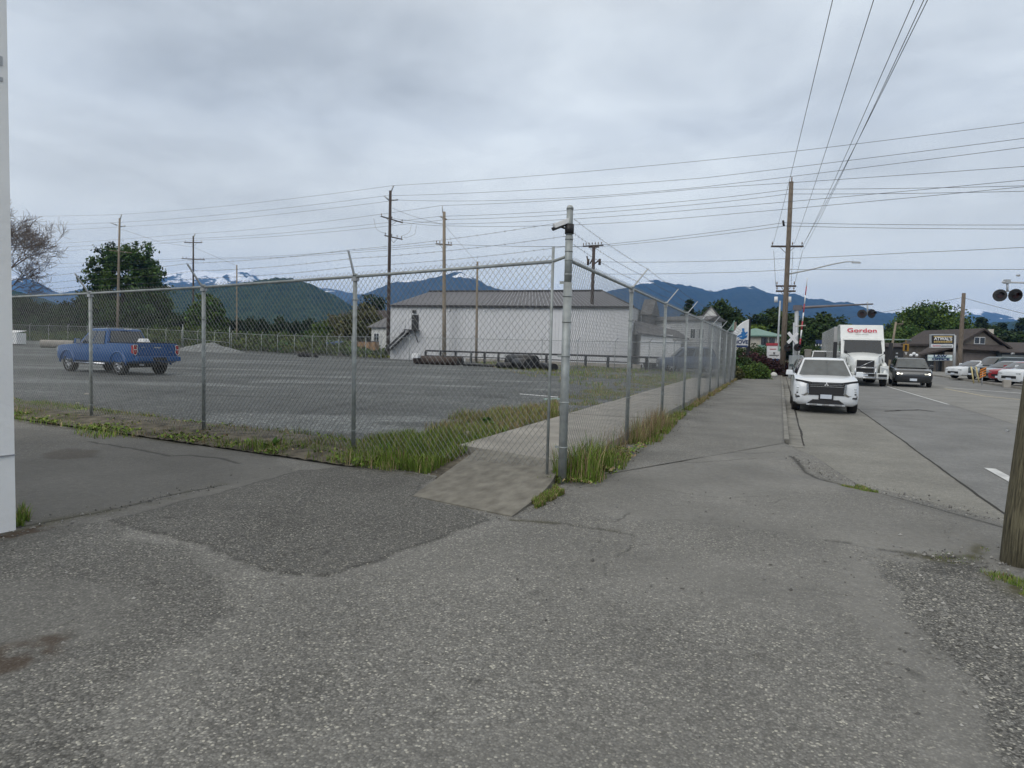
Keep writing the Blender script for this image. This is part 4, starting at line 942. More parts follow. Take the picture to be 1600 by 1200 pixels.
s = MB(); s.box((0, 0, .55), (5.2, 1.3, .28)); s.box((-1.73, 0, .40), (.2, 1.5, .2)); s.build('chassis', BLACK, pk)
s = MB(); s.box((-1.85, 0, .86), (1.70, 1.60, .02)); 
for y in (-.80, .80): s.box((-1.85, y, 1.08), (1.70, .02, .44))
for y in (-.90, .90): s.box((-1.85, y, 1.36), (1.86, .12, .025))
s.box((-2.76, 0, 1.36), (.08, 1.8, .03)); s.build('bed_liner', BLACK, pk)
for x in (1.95, -1.73):
    for s_ in (1, -1): wheel(pk, x, s_ * .84, .40, .27, ALLOY, 6)
cabin(pk, BLUEP, GLASS, 1.30, 1.24, .62, -.66, -.88, 1.90, .93, .74, pillars=(.50,), crown=.05, wind_glass=GLASSL)
for s_ in (1, -1):
    s = MB(); s.tube([(x_, s_ * .99, z_) for x_, z_ in [(1.95 + .56 * math.cos(t), .42 + .54 * math.sin(t)) for t in [math.pi * i / 14 for i in range(15)]]], .045, 6); s.tube([(x_, s_ * .99, z_) for x_, z_ in [(-1.73 + .56 * math.cos(t), .42 + .54 * math.sin(t)) for t in [math.pi * i / 14 for i in range(15)]]], .045, 6); s.build('wheel_arch_trim', BLUEP, pk)
    s = MB(); s.tube([(1.3, s_ * 1.03, .44), (-.95, s_ * 1.03, .44)], .045, 8); s.build('step_bar', CHROME, pk)
    s = MB(); s.prism([(-2.82, s_ * .86, 1.26), (-2.82, s_ * 1.0, 1.26), (-2.82, s_ * 1.0, .92), (-2.82, s_ * .93, .86), (-2.82, s_ * .86, .95)], (.12, 0, 0)); s.box((-2.74, s_ * .985, 1.09), (.14, .04, .3)); tl = s.build('tail_light', RED, pk)
    s = MB(); s.tube([(-2.835, s_ * .85, 1.27), (-2.835, s_ * 1.01, 1.27), (-2.835, s_ * 1.01, .91), (-2.835, s_ * .93, .85), (-2.835, s_ * .85, .94), (-2.835, s_ * .85, 1.27)], .012, 4); s.box((-2.84, s_ * .93, 1.08), (.012, .14, .02)); s.build('lamp_surround', WHITES, tl)
    s = MB(); s.box((2.86, s_ * .78, .98), (.12, .28, .2)); s.build('headlight', LAMPG, pk)
    s = MB(); s.box((.98, s_ * 1.10, 1.36), (.14, .20, .22)); mi = s.build('mirror', BLUEP, pk, bevel=.03); s = MB(); s.box((.905, s_ * 1.10, 1.36), (.012, .16, .17)); s.build('mirror_glass', LAMPG, mi)
    for x_ in (.35, -.28): s = MB(); s.box((x_, s_ * 1.005, 1.08), (.18, .03, .035)); s.build('door_handle', BLUEP, pk)
s = MB(); s.box((-2.81, 0, 1.08), (.04, 1.62, .42)); s.box((-2.82, 0, 1.27), (.05, 1.66, .07)); s.build('tailgate', BLUEP, pk, bevel=.015)
s = MB(); s.box((-2.845, 0, 1.17), (.03, .30, .05)); s.build('tailgate_handle', CHROME, pk)
s = MB(); s.box((-2.84, .62, 1.18), (.012, .16, .03)); s.box((-2.84, -.62, .98), (.012, .12, .03)); s.build('badge', CHROME, pk)
s = MB(); s.box((-2.92, 0, .70), (.24, 1.92, .20)); s.build('rear_bumper', BLUEP, pk, bevel=.04)
s = MB(); s.box((-2.93, 0, .70), (.24, .6, .14)); s.box((-2.95, 0, .55), (.12, .2, .08)); s.build('bumper_step', BLACK, pk)
s = MB(); s.tube([(-2.2, .55, .45), (-2.85, .62, .45)], .04, 8); s.build('exhaust_pipe', STEELG, pk)
s = MB(); s.box((2.97, 0, .95), (.05, 1.3, .26)); s.build('grille', CHROME, pk)
s = MB(); s.box((-.86, 0, 1.925), (.04, .3, .04)); s.build('high_brake_light', WHITES, pk)
s = MB(); s.box((0, 0, .17), (.5, .34, .16), taper=.7); o = s.build('white_bag', WHITES, None, bevel=.05); o.location = pc + ax * -1.4 + L2 * -.35 + UP * 1.28; o.rotation_euler = (0, 0, pang); o.scale = (1, 1, 1)
tag(o, 'small white bag lying on the load in the bed of the blue pickup', 'bag')
s = MB(); s.box((0, 0, 0), (1.2, 1.0, .50)); o = s.build('cargo_crate', BLACK, None, bevel=.02); o.location = pc + ax * -1.55 + L2 * -.2 + UP * 1.12; o.rotation_euler = (0, 0, pang); tag(o, 'black box in the bed of the blue pickup, under the white bag', 'crate')

# --- white suv by the kerb ---
p = B(1282, 20.9, RZ); sv = empty('parked_suv', p, rad(-90), 'white crossover with slatted dark grille facing the camera, parked at the kerb', 'suv')
h, w = 2.35, .93
sv.scale = (.96, .945, .93)
st = [(2.36, .42, .80, .70), (2.33, .32, .92, .80), (2.24, .26, 1.00, .875), (2.05, .24, 1.05, .915), (1.4, .22, 1.11, .93), (.95, .22, 1.14, .93), (0, .22, 1.13, .93), (-1.5, .22, 1.16, .93), (-2.1, .26, 1.14, .90), (-2.33, .36, 1.05, .82)]
b = loft([ringpts(*q, crown=.035, tum=.05) for q in st]).build('body', PEARL, sv)
boolean_cut(b, [cylinder_cut(x, s_ * .95, .36, .42, .55) for x in (1.40, -1.30) for s_ in (1, -1)]); b.data.shade_smooth(); b.data.set_sharp_from_angle(angle=rad(34))
s = MB(); s.box((0, 0, .36), (4.2, 1.45, .26)); s.build('chassis', BLACK, sv)
for x in (1.40, -1.30):
    for s_ in (1, -1): wheel(sv, x, s_ * .80, .36, .25)
cb = cabin(sv, PEARL, GLASS, 1.18, 1.12, .42, -1.75, -2.15, 1.66, .83, .62, pillars=(.40, .74), wind_glass=GLASSL, crown=.05)
for s_ in (1, -1):
    s = MB(); s.tube([(.25, s_ * .62, 1.70), (.1, s_ * .62, 1.735), (-1.6, s_ * .62, 1.735), (-1.75, s_ * .62, 1.69)], .02, 6); s.build('roof_rail', STEELG, sv)
    # slim upper lamps, big lower lamp clusters
    s = MB(); s.prism([(2.36, s_ * .40, .965), (2.20, s_ * .86, 1.04), (2.20, s_ * .86, .985), (2.36, s_ * .40, .90)], (.05, 0, 0)); s.build('daytime_lamp', BLACK, sv)
    s = MB(); s.box((2.25, s_ * .66, .70), (.16, .30, .30)); hl = s.build('headlight', PEARL, sv, bevel=.05)
    for z_ in (.775, .70, .625): s = MB(); s.box((2.325, s_ * .74, z_), (.03, .16, .045)); s.build('lamp_cell', LAMPG if z_ != .625 else BLACK, hl, bevel=.008)
    s = MB(); s.box((2.33, s_ * .505, .70), (.03, .05, .16)); s.build('lamp_trim', STEELG, hl)
    s = MB(); s.box((2.28, s_ * .66, .505), (.14, .36, .05)); s.build('fog_slot', BLACK, sv)
    s = MB(); s.prism([(2.37, s_ * .50, .92), (2.37, s_ * .47, .60), (2.33, s_ * .60, .52), (2.28, s_ * .86, .54), (2.28, s_ * .86, .575), (2.36, s_ * .62, .57), (2.38, s_ * .53, .64), (2.38, s_ * .55, .90)], (.025, 0, 0)); s.build('chrome_shield', CHROME, sv)
s = MB(); s.box((2.33, 0, .72), (.10, .98, .30)); s.prism([(2.27, -.52, .965), (2.27, .52, .965), (2.27, .48, .84), (2.27, -.48, .84)], (.105, 0, 0)); gr = s.build('grille', BLACK, sv)
for z_ in (.935, .885, .835):
    s = MB(); s.box((2.385, 0, z_), (.02, .96 - (.935 - z_) * .4, .012 if z_ > .84 else .02)); s.build('grille_bar', CHROME, gr)
s = MB(); c0 = Vector((2.405, 0, .905))
for k in range(3):
    a = rad(90 + 120 * k); v = Vector((0, math.cos(a), math.sin(a))); t = Vector((0, -math.sin(a), math.cos(a)))
    s.prism([c0, c0 + v * .035 + t * .02, c0 + v * .07, c0 + v * .035 - t * .02], (.012, 0, 0))
s.build('badge', WHITES, gr)
s = MB(); s.box((2.385, 0, .525), (.03, .40, .17)); pf = s.build('plate_frame', BLACK, sv); s = MB(); s.box((2.405, 0, .53), (.012, .31, .125)); s.build('number_plate', PLATE, pf)
s = MB(); s.prism([(2.33, -.5, .32), (2.33, .5, .32), (2.33, .36, .435), (2.33, -.36, .435)], (.05, 0, 0)); s.build('lower_grille', BLACK, sv)
s = MB(); s.box((2.33, 0, .275), (.12, 1.06, .05)); s.build('skid_plate', STEELG, sv, bevel=.01)
for y_ in (-.34, 0, .34): s = MB(); s.box((2.395, y_, .28), (.02, .19, .03)); s.build('skid_trim', CHROME, sv)
mirrors(sv, .88, .90, 1.20, PEARL, (.13, .22, .16))
s = MB(); s.box((.62, 0, 1.55), (.05, .22, .06)); s.build('inner_mirror', BLACK, sv)

# --- lorry ---
p = B(1342, 39.0, RZ); tr = empty('semi_truck', p, rad(-90), 'white semi truck with red lettering on its roof fairing, waiting behind the white suv', 'truck')
k = .92                                            # the cab sits 3.55 m tall
LW = mat('lorry_white', (.66, .68, .67), .35, 0, .06, coat=.5); TRS = mat('trailer_side', (.46, .49, .49), .25, .35, .25, .6, coat=.3, stretch=(.6, 1, .15)); TRR = mat('trailer_front', (.35, .35, .35), .6)
s = MB(); s.box((-10.3, 0, 2.22), (13.2, 2.42, 2.5)); t_ = s.build('trailer', TRS, tr, bevel=.03)
s = MB(); s.box((-3.66, 0, 2.22), (.06, 2.43, 2.46)); s.build('trailer_front_panel', TRR, t_)
s = MB()
for y_ in (-1.222, 1.222):
    s = MB()
    for i in range(14): s.box((-4.2 - i * .93, y_, 2.22), (.04, .02, 2.4))
    s.box((-10.3, y_ * .997, 1.0), (13.2, .02, .1)); s.build('side_ribs', TRR, t_)
# cab: sleeper and fairing
s = MB(); sec = [(-.2, .95), (1.1, .95), (1.1, 1.75), (.55, 2.60), (.30, 2.72), (-.25, 3.46), (-1.6, 3.52), (-2.4, 3.50), (-2.4, .95)]
s.prism([(x, -1.13, z) for x, z in sec], (0, 2.26, 0)); cabm = s.build('cab', LW, tr, bevel=.06)
s = MB(); s.prism([(1.06, -.98, 1.80), (1.06, .98, 1.80), (.60, .93, 2.52), (.60, -.93, 2.52)], (.07, 0, .02)); s.build('windscreen', GLASS, cabm)
s = MB(); s.prism([(.46, -1.0, 2.56), (.46, 1.0, 2.56), (.40, 1.0, 2.66), (.40, -1.0, 2.66)], (.22, 0, 0)); s.build('sun_visor', LW, cabm)
for s_ in (1, -1):
    s = MB(); s.prism([(.95, s_ * 1.135, 1.75), (.95, s_ * 1.135, 1.95), (.60, s_ * 1.135, 2.48), (-.05, s_ * 1.135, 2.48), (-.05, s_ * 1.135, 1.75)], (0, .012 * s_, 0)); s.build('side_window', GLASS, cabm)
    s = MB(); s.prism([(-.30, s_ * .35, 2.80), (-.30, s_ * .95, 2.98), (-.33, s_ * 1.0, 3.15), (-.26, s_ * .85, 2.86), (-.22, s_ * .4, 2.72)], (.14, 0, 0)); s.build('fairing_rib', WHITEP, cabm)
# hood
rings = []
for x, zt, wt_, zb_ in ((1.0, 1.84, .98, .7), (1.5, 1.78, .90, .7), (2.1, 1.66, .76, .7), (2.55, 1.52, .62, .7), (2.68, 1.40, .55, .72)): rings.append([(x, 0, zb_), (x, wt_ * .96, zb_), (x, wt_, zb_ + .3), (x, wt_ * .98, zt - .2), (x, wt_ * .88, zt - .06), (x, wt_ * .6, zt), (x, 0, zt + .03)])
hd = loft(rings).build('hood', LW, tr, auto=40)
s = MB(); s.box((2.66, 0, 1.22), (.10, .86, .40)); s.box((2.68, 0, .84), (.08, .86, .26)); g_ = s.build('grille', BLACK, hd)
s = MB(); s.tube([(2.73, -.40, .98), (2.73, .40, 1.42)], .018, 6)
s.build('grille_slash', CHROME, g_)
s = MB()
for z_ in (1.02, .70, .48): s.tube([(2.84, -.52, z_), (2.84, .52, z_)], .032, 8)
for y_ in (-.50, .50): s.tube([(2.84, y_, .35), (2.84, y_, 1.12)], .032, 8)
s.tube([(2.84, -1.05, .46), (2.84, 1.05, .46)], .03, 8); s.build('bull_bar', CHROME, tr)
s = MB(); s.box((2.55, 0, .56), (.40, 2.3, .34)); bpr = s.build('bumper', LW, tr, bevel=.06)
s = MB(); s.box((2.77, 0, .62), (.02, .9, .16)); s.build('bumper_slot', BLACK, bpr)
s = MB(); s.box((2.80, 0, .62), (.02, .28, .14)); s.build('number_plate', PLATE, bpr)
for s_ in (1, -1):
    s = MB(); s.box((2.78, s_ * .85, .60), (.02, .42, .14)); s.build('fog_lamp_slot', BLACK, bpr)
    s = MB(); s.tube([(x_, s_ * .98, z_) for x_, z_ in [(1.9 + .66 * math.cos(t), .55 + .66 * math.sin(t)) for t in [math.pi * i / 14 for i in range(15)]]], .13, 8); s.box((2.3, s_ * .95, .92), (.5, .4, .42)); s.build('fender', LW, hd, bevel=.0)
    s = MB(); s.prism([(2.50, s_ * .78, 1.05), (2.50, s_ * 1.1, .98), (2.50, s_ * 1.12, .74), (2.50, s_ * .82, .78)], (.10, 0, 0)); s.build('headlight', LAMPG, hd)
    s = MB(); s.box((2.0, s_ * .90, 1.42), (.5, .02, .10), M=Matrix.Rotation(.35, 3, 'Y')); s.build('vent', BLACK, hd)
    s = MB(); s.box((.85, s_ * 1.42, 1.95), (.12, .20, .95)); s.tube([(.8, s_ * 1.12, 2.3), (.85, s_ * 1.42, 2.3)], .02, 5); s.tube([(.8, s_ * 1.12, 1.6), (.85, s_ * 1.42, 1.6)], .02, 5); s.build('mirror', BLACK, tr, bevel=.02)
    s = MB(); s.tube([(2.1, s_ * .72, 1.62), (2.25, s_ * .95, 1.80)], .012, 4); s.box((2.25, s_ * .96, 1.84), (.05, .12, .16)); s.build('hood_mirror', BLACK, tr)
    for x in (1.9,): wheel(tr, x, s_ * .98, .50, .28, CHROME, 8)
    for x in (-2.9, -4.2): wheel(tr, x, s_ * .90, .50, .50, ALLOY, 8)
    for x in (-14.3, -15.5): wheel(tr, x, s_ * .90, .50, .50, ALLOY, 8)
    s = MB(); s.box((-.6, s_ * 1.0, .72), (2.0, .3, .55)); s.build('side_skirt', LW, tr, bevel=.04)
    s = MB(); s.box((.9, s_ * 1.25, 1.55), (.3, .02, .01)); 
s = MB(); s.box((-6.5, 0, .85), (17.5, .9, .25)); s.build('chassis', BLACK, tr)
fn = Vector((.74, 0, .55)).normalized(); up_ = Vector((-.55, 0, .74)).normalized()
REDT = mat('red_lettering', (.50, .02, .06), .5)
M_ = face_mat((.30 - .27 + .04, 0, 3.09 + .04), (0, 1, 0), up_)
text_mesh('lettering', 'Gordon', .42, REDT, cabm, M_, .006, bold=.004, sx=1.15)
s = MB(); M2 = face_mat((.20, 0, 2.90), (0, 1, 0), up_)
o = text_mesh('small_lettering', 'FOOD SERVICE', .10, TRR, cabm, M2, .004)

# --- other traffic ---
dirr = C(-.34, -.94, 0)
small_car(B(1420, 38.5, RZ), rad(-90) - rad(4), DARKP, 'dark charcoal car with lit headlights driving towards the camera', 4.6, 1.9, 1.60, .98, suv=True, lamps=True, name='moving_car', group_on=False)
small_car(B(1266, 33, RZ), rad(-90), GREENP, 'dark car mostly hidden behind the white suv', 4.4, 1.8, 1.50, suv=False, name='parked_car', group_on=False, glass=GLASS)
# white van behind them
vn = small_car(B(1284, 50, RZ), rad(-90), WHITEP, 'white van far behind, seen between the white suv and the truck', 5.0, 1.95, 1.95, 1.15, suv=True, name='parked_van', group_on=False, cat='van', glass=GLASS)
nose = RT0 * -1
pcars = [(1515, 50, PEARL, 'white parked car, leftmost of the row, nose beside the striped hazard board', 1.40, False),
         (1543, 49, GREENP, 'dark green parked suv, tallest in the row by the garages', 1.72, True),
         (1566, 46, SILVP, 'silver grey parked car between the dark suv and the red car', 1.45, False),
         (1590, 44, REDP, 'red parked car in the row by the garages', 1.42, False),
         (1612, 39.5, PEARL, 'white parked car nearest the camera, cut by the right edge', 1.50, True)]
for px_, Z_, pm, lb, ht, sv_ in pcars:
    small_car(B(px_ + 14, Z_, .0) , math.atan2(-RT0.y, -RT0.x) + rad(8), pm, lb, 4.4, 1.8, ht, .92 if not sv_ else .98, suv=sv_)
# ---------------- buildings and street things ----------------
CORR = mat('corrugated_white', (.60, .605, .62), .5, .1, .04, 2); ROOFG = mat('grey_metal_roof', (.10, .098, .105), .6, .1, .15, 1.2); TRIMB = mat('dark_trim', (.02, .02, .024), .6)
SIDING = mat('grey_siding', (.60, .61, .62), .7, 0, .08, 3); SHING = mat('grey_shingle', (.13, .13, .135), .9, 0, .3, 3, .4, 12); STUCCO = mat('white_stucco', (.60, .60, .58), .85, 0, .1, 2)
WALLW = mat('painted_wall', (.86, .87, .87), .8, 0, .06, 1.2, .25, 14); BRN = mat('taupe_siding', (.13, .115, .10), .8, 0, .15, 3); BRNR = mat('brown_roof', (.055, .045, .042), .9, 0, .3, 4)
GAR = mat('garage_door', (.15, .165, .165), .7, 0, .1, 3); NAVY = mat('navy_trim', (.012, .02, .04), .6); GREENR = mat('green_roof', (.14, .25, .205), .5, .1, .1, 3)
CREAM = mat('cream_wall', (.5, .47, .41), .8, 0, .1); ORANGE = mat('orange_paint', (.65, .22, .03), .5); YEL = mat('yellow_post', (.60, .50, .25), .6, 0, .2, 6); GOLD = mat('tan_lettering', (.45, .33, .13), .6)
BLUES = mat('sign_blue', (.03, .18, .45), .5); NAVT = mat('sign_navy', (.02, .04, .12), .5); PLY = mat('plywood', (.34, .21, .11), .85, 0, .25, 3); TREDS = mat('sign_red', (.40, .05, .07), .5)
DBLUE = mat('blue_bin', (.02, .06, .16), .6); DGREEN = mat('green_bin', (.02, .16, .07), .6); ASHC = mat('ash_concrete', (.30, .28, .25), .9, 0, .2, 3)
def wallslab(s, a, b, z0, z1, th=.2):
    a, b = Vector(a), Vector(b); d = (b - a); d.z = 0; n_ = Vector((-d.y, d.x, 0)).normalized() * th
    s.prism([Vector((a.x, a.y, z0)), Vector((b.x, b.y, z0)), Vector((b.x, b.y, z1)), Vector((a.x, a.y, z1))], n_)
# white painted wall at the left edge
wc = G(25, 828); wd_ = (G(0, 833) - wc).normalized(); wb_ = Vector((wd_.y, -wd_.x, 0)); wb_ = wb_ if wb_.dot(FW0) > 0 else -wb_
wr_ = empty('white_building', wc, 0, 'white painted wall end of a building standing at the left edge', 'building')
s = MB(); e_ = Vector((0, 0, 0)); nq = 26
prof = [(0.0, 0), (.035, .004)]
s.prism([wd_ * 5.5, wd_ * .0, wb_ * 6, wd_ * 5.5 + wb_ * 6], (0, 0, 6.2))
w1 = s.build('wall', WALLW, wr_); w1.location.z = -.02
s = MB(); s.box((wd_ * 2.75 + Vector((0, 0, .62))) - wb_ * .002, (5.5, .02, .010), rz=math.atan2(wd_.y, wd_.x)); s.build('wall_joint', mat('joint_grey', (.3, .31, .33), .9), wr_)
for z_ in (3.72, 3.58): s = MB(); s.box(wd_ * .055 + Vector((0, 0, z_)) - wb_ * .003, (.035, .012, .07 if z_ > 3.6 else .03), rz=math.atan2(wd_.y, wd_.x)); s.build('wall_bracket', STEELG, wr_)
# white warehouse
E0, E1 = B(610, 67.4), B(985, 60.0); dv = (E1 - E0).normalized(); pv_ = Vector((-dv.y, dv.x, 0)); 
if pv_.dot(FW0) < 0: pv_ = -pv_
HE = 5.42; R0 = A(671, 456, 75); R1 = A(941, 453, 68.5)
wh = empty('warehouse', (0, 0, 0), 0, 'long white metal warehouse with grey roof, black stairs and a raised side door', 'warehouse')
s = MB(); dep = 15.5; q = [E0, E1, E1 + pv_ * dep, E0 + pv_ * dep]
s.prism([Vector((v.x, v.y, -.2)) for v in q], (0, 0, HE + .2)); s.build('wall', CORR, wh)
s = MB(); Lw = (E1 - E0).length; nrib = 75
for i in range(nrib + 1): c = E0 + dv * (Lw * i / nrib) - pv_ * .02; s.box((c.x, c.y, HE / 2), (.05, .04, HE), rz=math.atan2(dv.y, dv.x))
s.build('wall_ribs', CORR, wh)
s = MB(); ez = Vector((0, 0, HE)); hr_ = 7.45; r0 = Vector((R0.x, R0.y, hr_)); r1 = Vector((R1.x, R1.y, hr_)); o0 = E0 - pv_ * .25 - dv * .1 + ez; o1 = E1 - pv_ * .25 + dv * .1 + ez; b0 = E0 + pv_ * dep + ez; b1 = E1 + pv_ * dep + ez
s.add([o0, o1, r1, r0, b1, b0], [(0, 1, 2, 3), (3, 2, 4, 5), (0, 3, 5), (1, 4, 2)]); rf = s.build('roof', ROOFG, wh)
s = MB()
for i in range(64): a = o0.lerp(o1, (i + .5) / 64); b = r0.lerp(r1, (i + .5) / 64); s.tube([a + UP * .02, b + UP * .02], .045, 4, False)
s.build('roof_seams', mat('seam_light', (.26, .26, .28), .5, .1), rf)
s = MB(); s.tube([r0 + UP * .0, r1 + UP * .0], .20, 6); s.build('ridge_cap', TRIMB, rf)
s = MB(); s.prism([o0 - UP * .14, o1 - UP * .14, o1 + UP * .03, o0 + UP * .03], -pv_ * .06); s.tube([o1, r1], .12, 5); s.build('fascia', TRIMB, rf)
def onwall(px, py):                  # point on the long wall seen at a photo position
    d = ray(px, py); n_ = pv_; t = (E0 - CAM).dot(n_) / d.dot(n_); return CAM + d * t
pd0 = onwall(644, 492); pd1 = onwall(654, 516)
wx = math.atan2(dv.y, dv.x)
s = MB(); c = (pd0 + pd1) / 2 - pv_ * .04; s.box(c, (abs((pd1 - pd0).dot(dv)), .06, pd0.z - pd1.z), rz=wx); dr = s.build('door', BLACK, wh)
s = MB(); s.box(onwall(648, 487) - pv_ * .1, (.35, .2, .28), rz=wx); s.build('wall_light', BLACK, wh)
st_t = onwall(641, 516); st_b = onwall(610, 545); zl = st_t.z
s = MB()
for off in (.12, 1.1):
    s.prism([st_t - pv_ * off, st_t - pv_ * off - UP * .28, st_b - pv_ * off - UP * .28, st_b - pv_ * off], -pv_ * .05)
ns = 12
for i in range(ns): p = st_t.lerp(st_b, (i + .5) / ns) - pv_ * .62; s.box(p - UP * .05, (.26, 1.0, .04), rz=wx)
s.box((st_t + pd1) / 2 - pv_ * .6 + UP * 0, ((pd1 - st_t).dot(dv) + .3, 1.1, .10), rz=wx); s.tube([pd1 - pv_ * 1.0, pd1 - pv_ * .1 - UP * 1.2], .05, 5); s.build('stairs', BLACK, wh)
s = MB(); 
for off in (1.12,):
    s.tube([st_b - pv_ * off + UP * .95, st_t - pv_ * off + UP * 1.0, pd1 - pv_ * off + UP * 1.0], .025, 5)
    for t in (0, .25, .5, .75, 1): p = st_b.lerp(st_t, t) - pv_ * off; s.tube([p, p + UP * .98], .02, 5)
s.build('handrail', STEELG, wh)
for px_, py_ in ((702, 485), (732, 485), (757, 485), (772, 485)): s = MB(); s.box(onwall(px_, py_) - pv_ * .08, (.16, .1, .14), rz=wx); s.build('wall_lamp', WHITES, wh)
# low black rail in front of the warehouse
s = MB(); rp2 = [C((p - CX) / FPX * Z, Z, 0) for p, Z in ((664, 61), (735, 59), (800, 57), (880, 55), (985, 52.5), (1060, 50))]
rail = empty('guard_rail', (0, 0, 0), 0, 'long low black pipe rail in front of the white warehouse', 'rail')
s.tube([p + UP * 1.0 for p in rp2], .09, 6); s.tube([p + UP * .55 for p in rp2], .05, 6); s.build('rail', TRIMB, rail)
for i in range(16): 
    t = i / 15 * (len(rp2) - 1); k_ = min(int(t), len(rp2) - 2); p = rp2[k_].lerp(rp2[k_ + 1], t - k_); s = MB(); s.box(p + UP * .47, (.2, .2, .94), rz=TH); s.build('post', TRIMB, rail)
s = MB(); L_ = [C((p - CX) / FPX * Z, Z, 0) for p, Z in ((372, 92), (430, 84), (520, 76), (600, 70), (700, 66), (800, 62), (1000, 56))]
for a, b in zip(L_[:-1], L_[1:]): wallslab(s, a, b, -.1, .5 if a.dot(FW0) > 74 else .32, .5)
tag(s.build('retaining_wall', ASHC), 'low tan concrete edge wall beyond the far fence', 'wall')
# small white house at the left of the warehouse
def gable_house(name, label, px0, px1, Z0, Z1, eave, ridge, dep, wm, rm, over=.4, hip=0.0, group=None, cat='house', z0=-.2):
    a, b = B(px0, Z0), B(px1, Z1); d = (b - a).normalized(); p = Vector((-d.y, d.x, 0)); p = p if p.dot(FW0) > 0 else -p
    r_ = empty(name, (0, 0, 0), 0, label, cat, group); s = MB(); s.prism([Vector((v.x, v.y, z0)) for v in (a, b, b + p * dep, a + p * dep)], (0, 0, eave - z0)); w_ = s.build('wall', wm, r_)
    s = MB(); A0 = a - d * over - p * over + UP * eave; B0 = b + d * over - p * over + UP * eave; A1 = a - d * over + p * (dep + over) + UP * eave; B1 = b + d * over + p * (dep + over) + UP * eave
    m0 = a + p * dep / 2 + d * (hip - (over if hip == 0 else 0)) + UP * ridge; m1 = b + p * dep / 2 - d * (hip - (over if hip == 0 else 0)) + UP * ridge
    s.add([A0, B0, m1, m0, B1, A1] + [q - UP * .12 for q in (A0, B0, m1, m0, B1, A1)], [(0, 1, 2, 3), (3, 2, 4, 5), (0, 3, 5), (1, 4, 2), (0, 6, 7, 1), (4, 10, 11, 5), (0, 5, 11, 6), (1, 7, 10, 4), (6, 11, 10, 7)])
    if hip == 0: 
        sw_ = MB(); sw_.add([a + UP * eave, a + p * dep + UP * eave, a + p * dep / 2 + UP * (ridge - .15)], [(0, 1, 2)]); sw_.add([b + UP * eave, b + p * dep + UP * eave, b + p * dep / 2 + UP * (ridge - .15)], [(0, 2, 1)]); sw_.build('gable', wm, r_)
    s.build('roof', rm, r_); return r_, a, b, d, p
def win_on(root, a, d, p, x, z, w, h, fm=WHITES, gm=GLASS, name='window', off=.03):
    c = a + d * x + UP * z - p * off; s = MB(); ang = math.atan2(d.y, d.x); s.box(c, (w, .06, h), rz=ang); f = s.build(name, fm, root)
    s = MB(); 
    for sx_ in (-.25, .25): s.box(c + d * sx_ * w - p * .035, (w * .42, .03, h * .84), rz=ang)
    s.build('pane', gm, f)
r_, a, b, d, p = gable_house('white_house', 'small white house with grey roof half hidden left of the warehouse', 580, 608, 84, 82, 3.6, 5.2, 7, STUCCO, SHING)
win_on(r_, a, d, p, 1.0, 2.3, .9, 1.1)
# house behind the trees at left of it
r_, a, b, d, p = gable_house('brown_house', 'dark brown-roofed house among the bushes left of the white house', 546, 590, 108, 106, 3.4, 7.0, 8, BRN, BRNR)
# plywood box, bins, dumpster
def boxthing(name, label, cat, px, Z, size, mt, rz=TH, group=None, lid=None, z0=0, bev=.03):
    r_ = empty(name, B(px, Z, z0), rz, label, cat, group); s = MB(); s.box((0, 0, size[2] / 2), size); s.build('body', mt, r_, bevel=bev)
    if lid: s = MB(); s.prism([(-size[0] / 2 - .04, -size[1] / 2 - .04, size[2]), (size[0] / 2 + .04, -size[1] / 2 - .04, size[2]), (size[0] / 2 + .04, size[1] / 2, size[2] + .25), (-size[0] / 2 - .04, size[1] / 2, size[2] + .25)], (0, 0, .06)); s.build('lid', lid, r_)
    return r_
r_ = boxthing('storage_box', 'tan plywood storage box with dark top left of the tallest dark pole', 'box', 575, 74, (2.05, 1.8, 1.6), PLY, z0=.1)
s = MB(); s.box((0, 0, 1.64), (2.15, 1.9, .08)); s.build('lid', TRIMB, r_)
s = MB()
for x_ in (-1.0, -.35, .35, 1.0): s.box((x_ * .98, -.92, .8), (.09, .05, 1.55))
s.build('frame', mat('batten_wood', (.22, .13, .07), .9), r_)
boxthing('waste_bin', 'green waste dumpster behind the far fence', 'dumpster', 507, 80, (1.6, 1.3, 1.15), DGREEN, group='dumpsters behind the far fence', lid=DGREEN, z0=.3)
boxthing('waste_bin', 'dark blue waste dumpster beside the green one', 'dumpster', 523, 79, (1.7, 1.3, 1.1), DBLUE, group='dumpsters behind the far fence', lid=DBLUE, z0=.3)
boxthing('container', 'pale box trailer at the far left beside the white wall', 'container', 20, 76, (2.0, 1.5, 1.25), WHITES, z0=.45, lid=WHITES)
# concrete pipes beyond the pickup
for k_, (px_, lb) in enumerate(((64, 'left of the two concrete culvert pipes lying beyond the pickup'), (75, 'right of the two concrete culvert pipes, long side behind the pickup hood'))):
    r_ = empty('culvert_pipe', B(px_, 71, gz(px_, 71)), 0, lb, 'pipe', 'concrete culvert pipes'); s = MB(); n = 24; ro, ri = .42, .31; Ln = 2.4
    dr_ = (RT0 * .95 + FW0 * .3).normalized(); sd = dr_.cross(UP); vs = []
    for y_, rr2 in ((0, ri), (0, ro), (Ln, ro), (Ln, ri)):
        for q in range(n): t = 2 * math.pi * q / n; vs.append(dr_ * y_ + (sd * math.cos(t) + UP * math.sin(t)) * rr2 + UP * ro)
    s.add(vs, [(i % 4 * n + q, i % 4 * n + (q + 1) % n, (i + 1) % 4 * n + (q + 1) % n, (i + 1) % 4 * n + q) for i in range(4) for q in range(n)], True); o = s.build('pipe', ASHC, r_, auto=40)
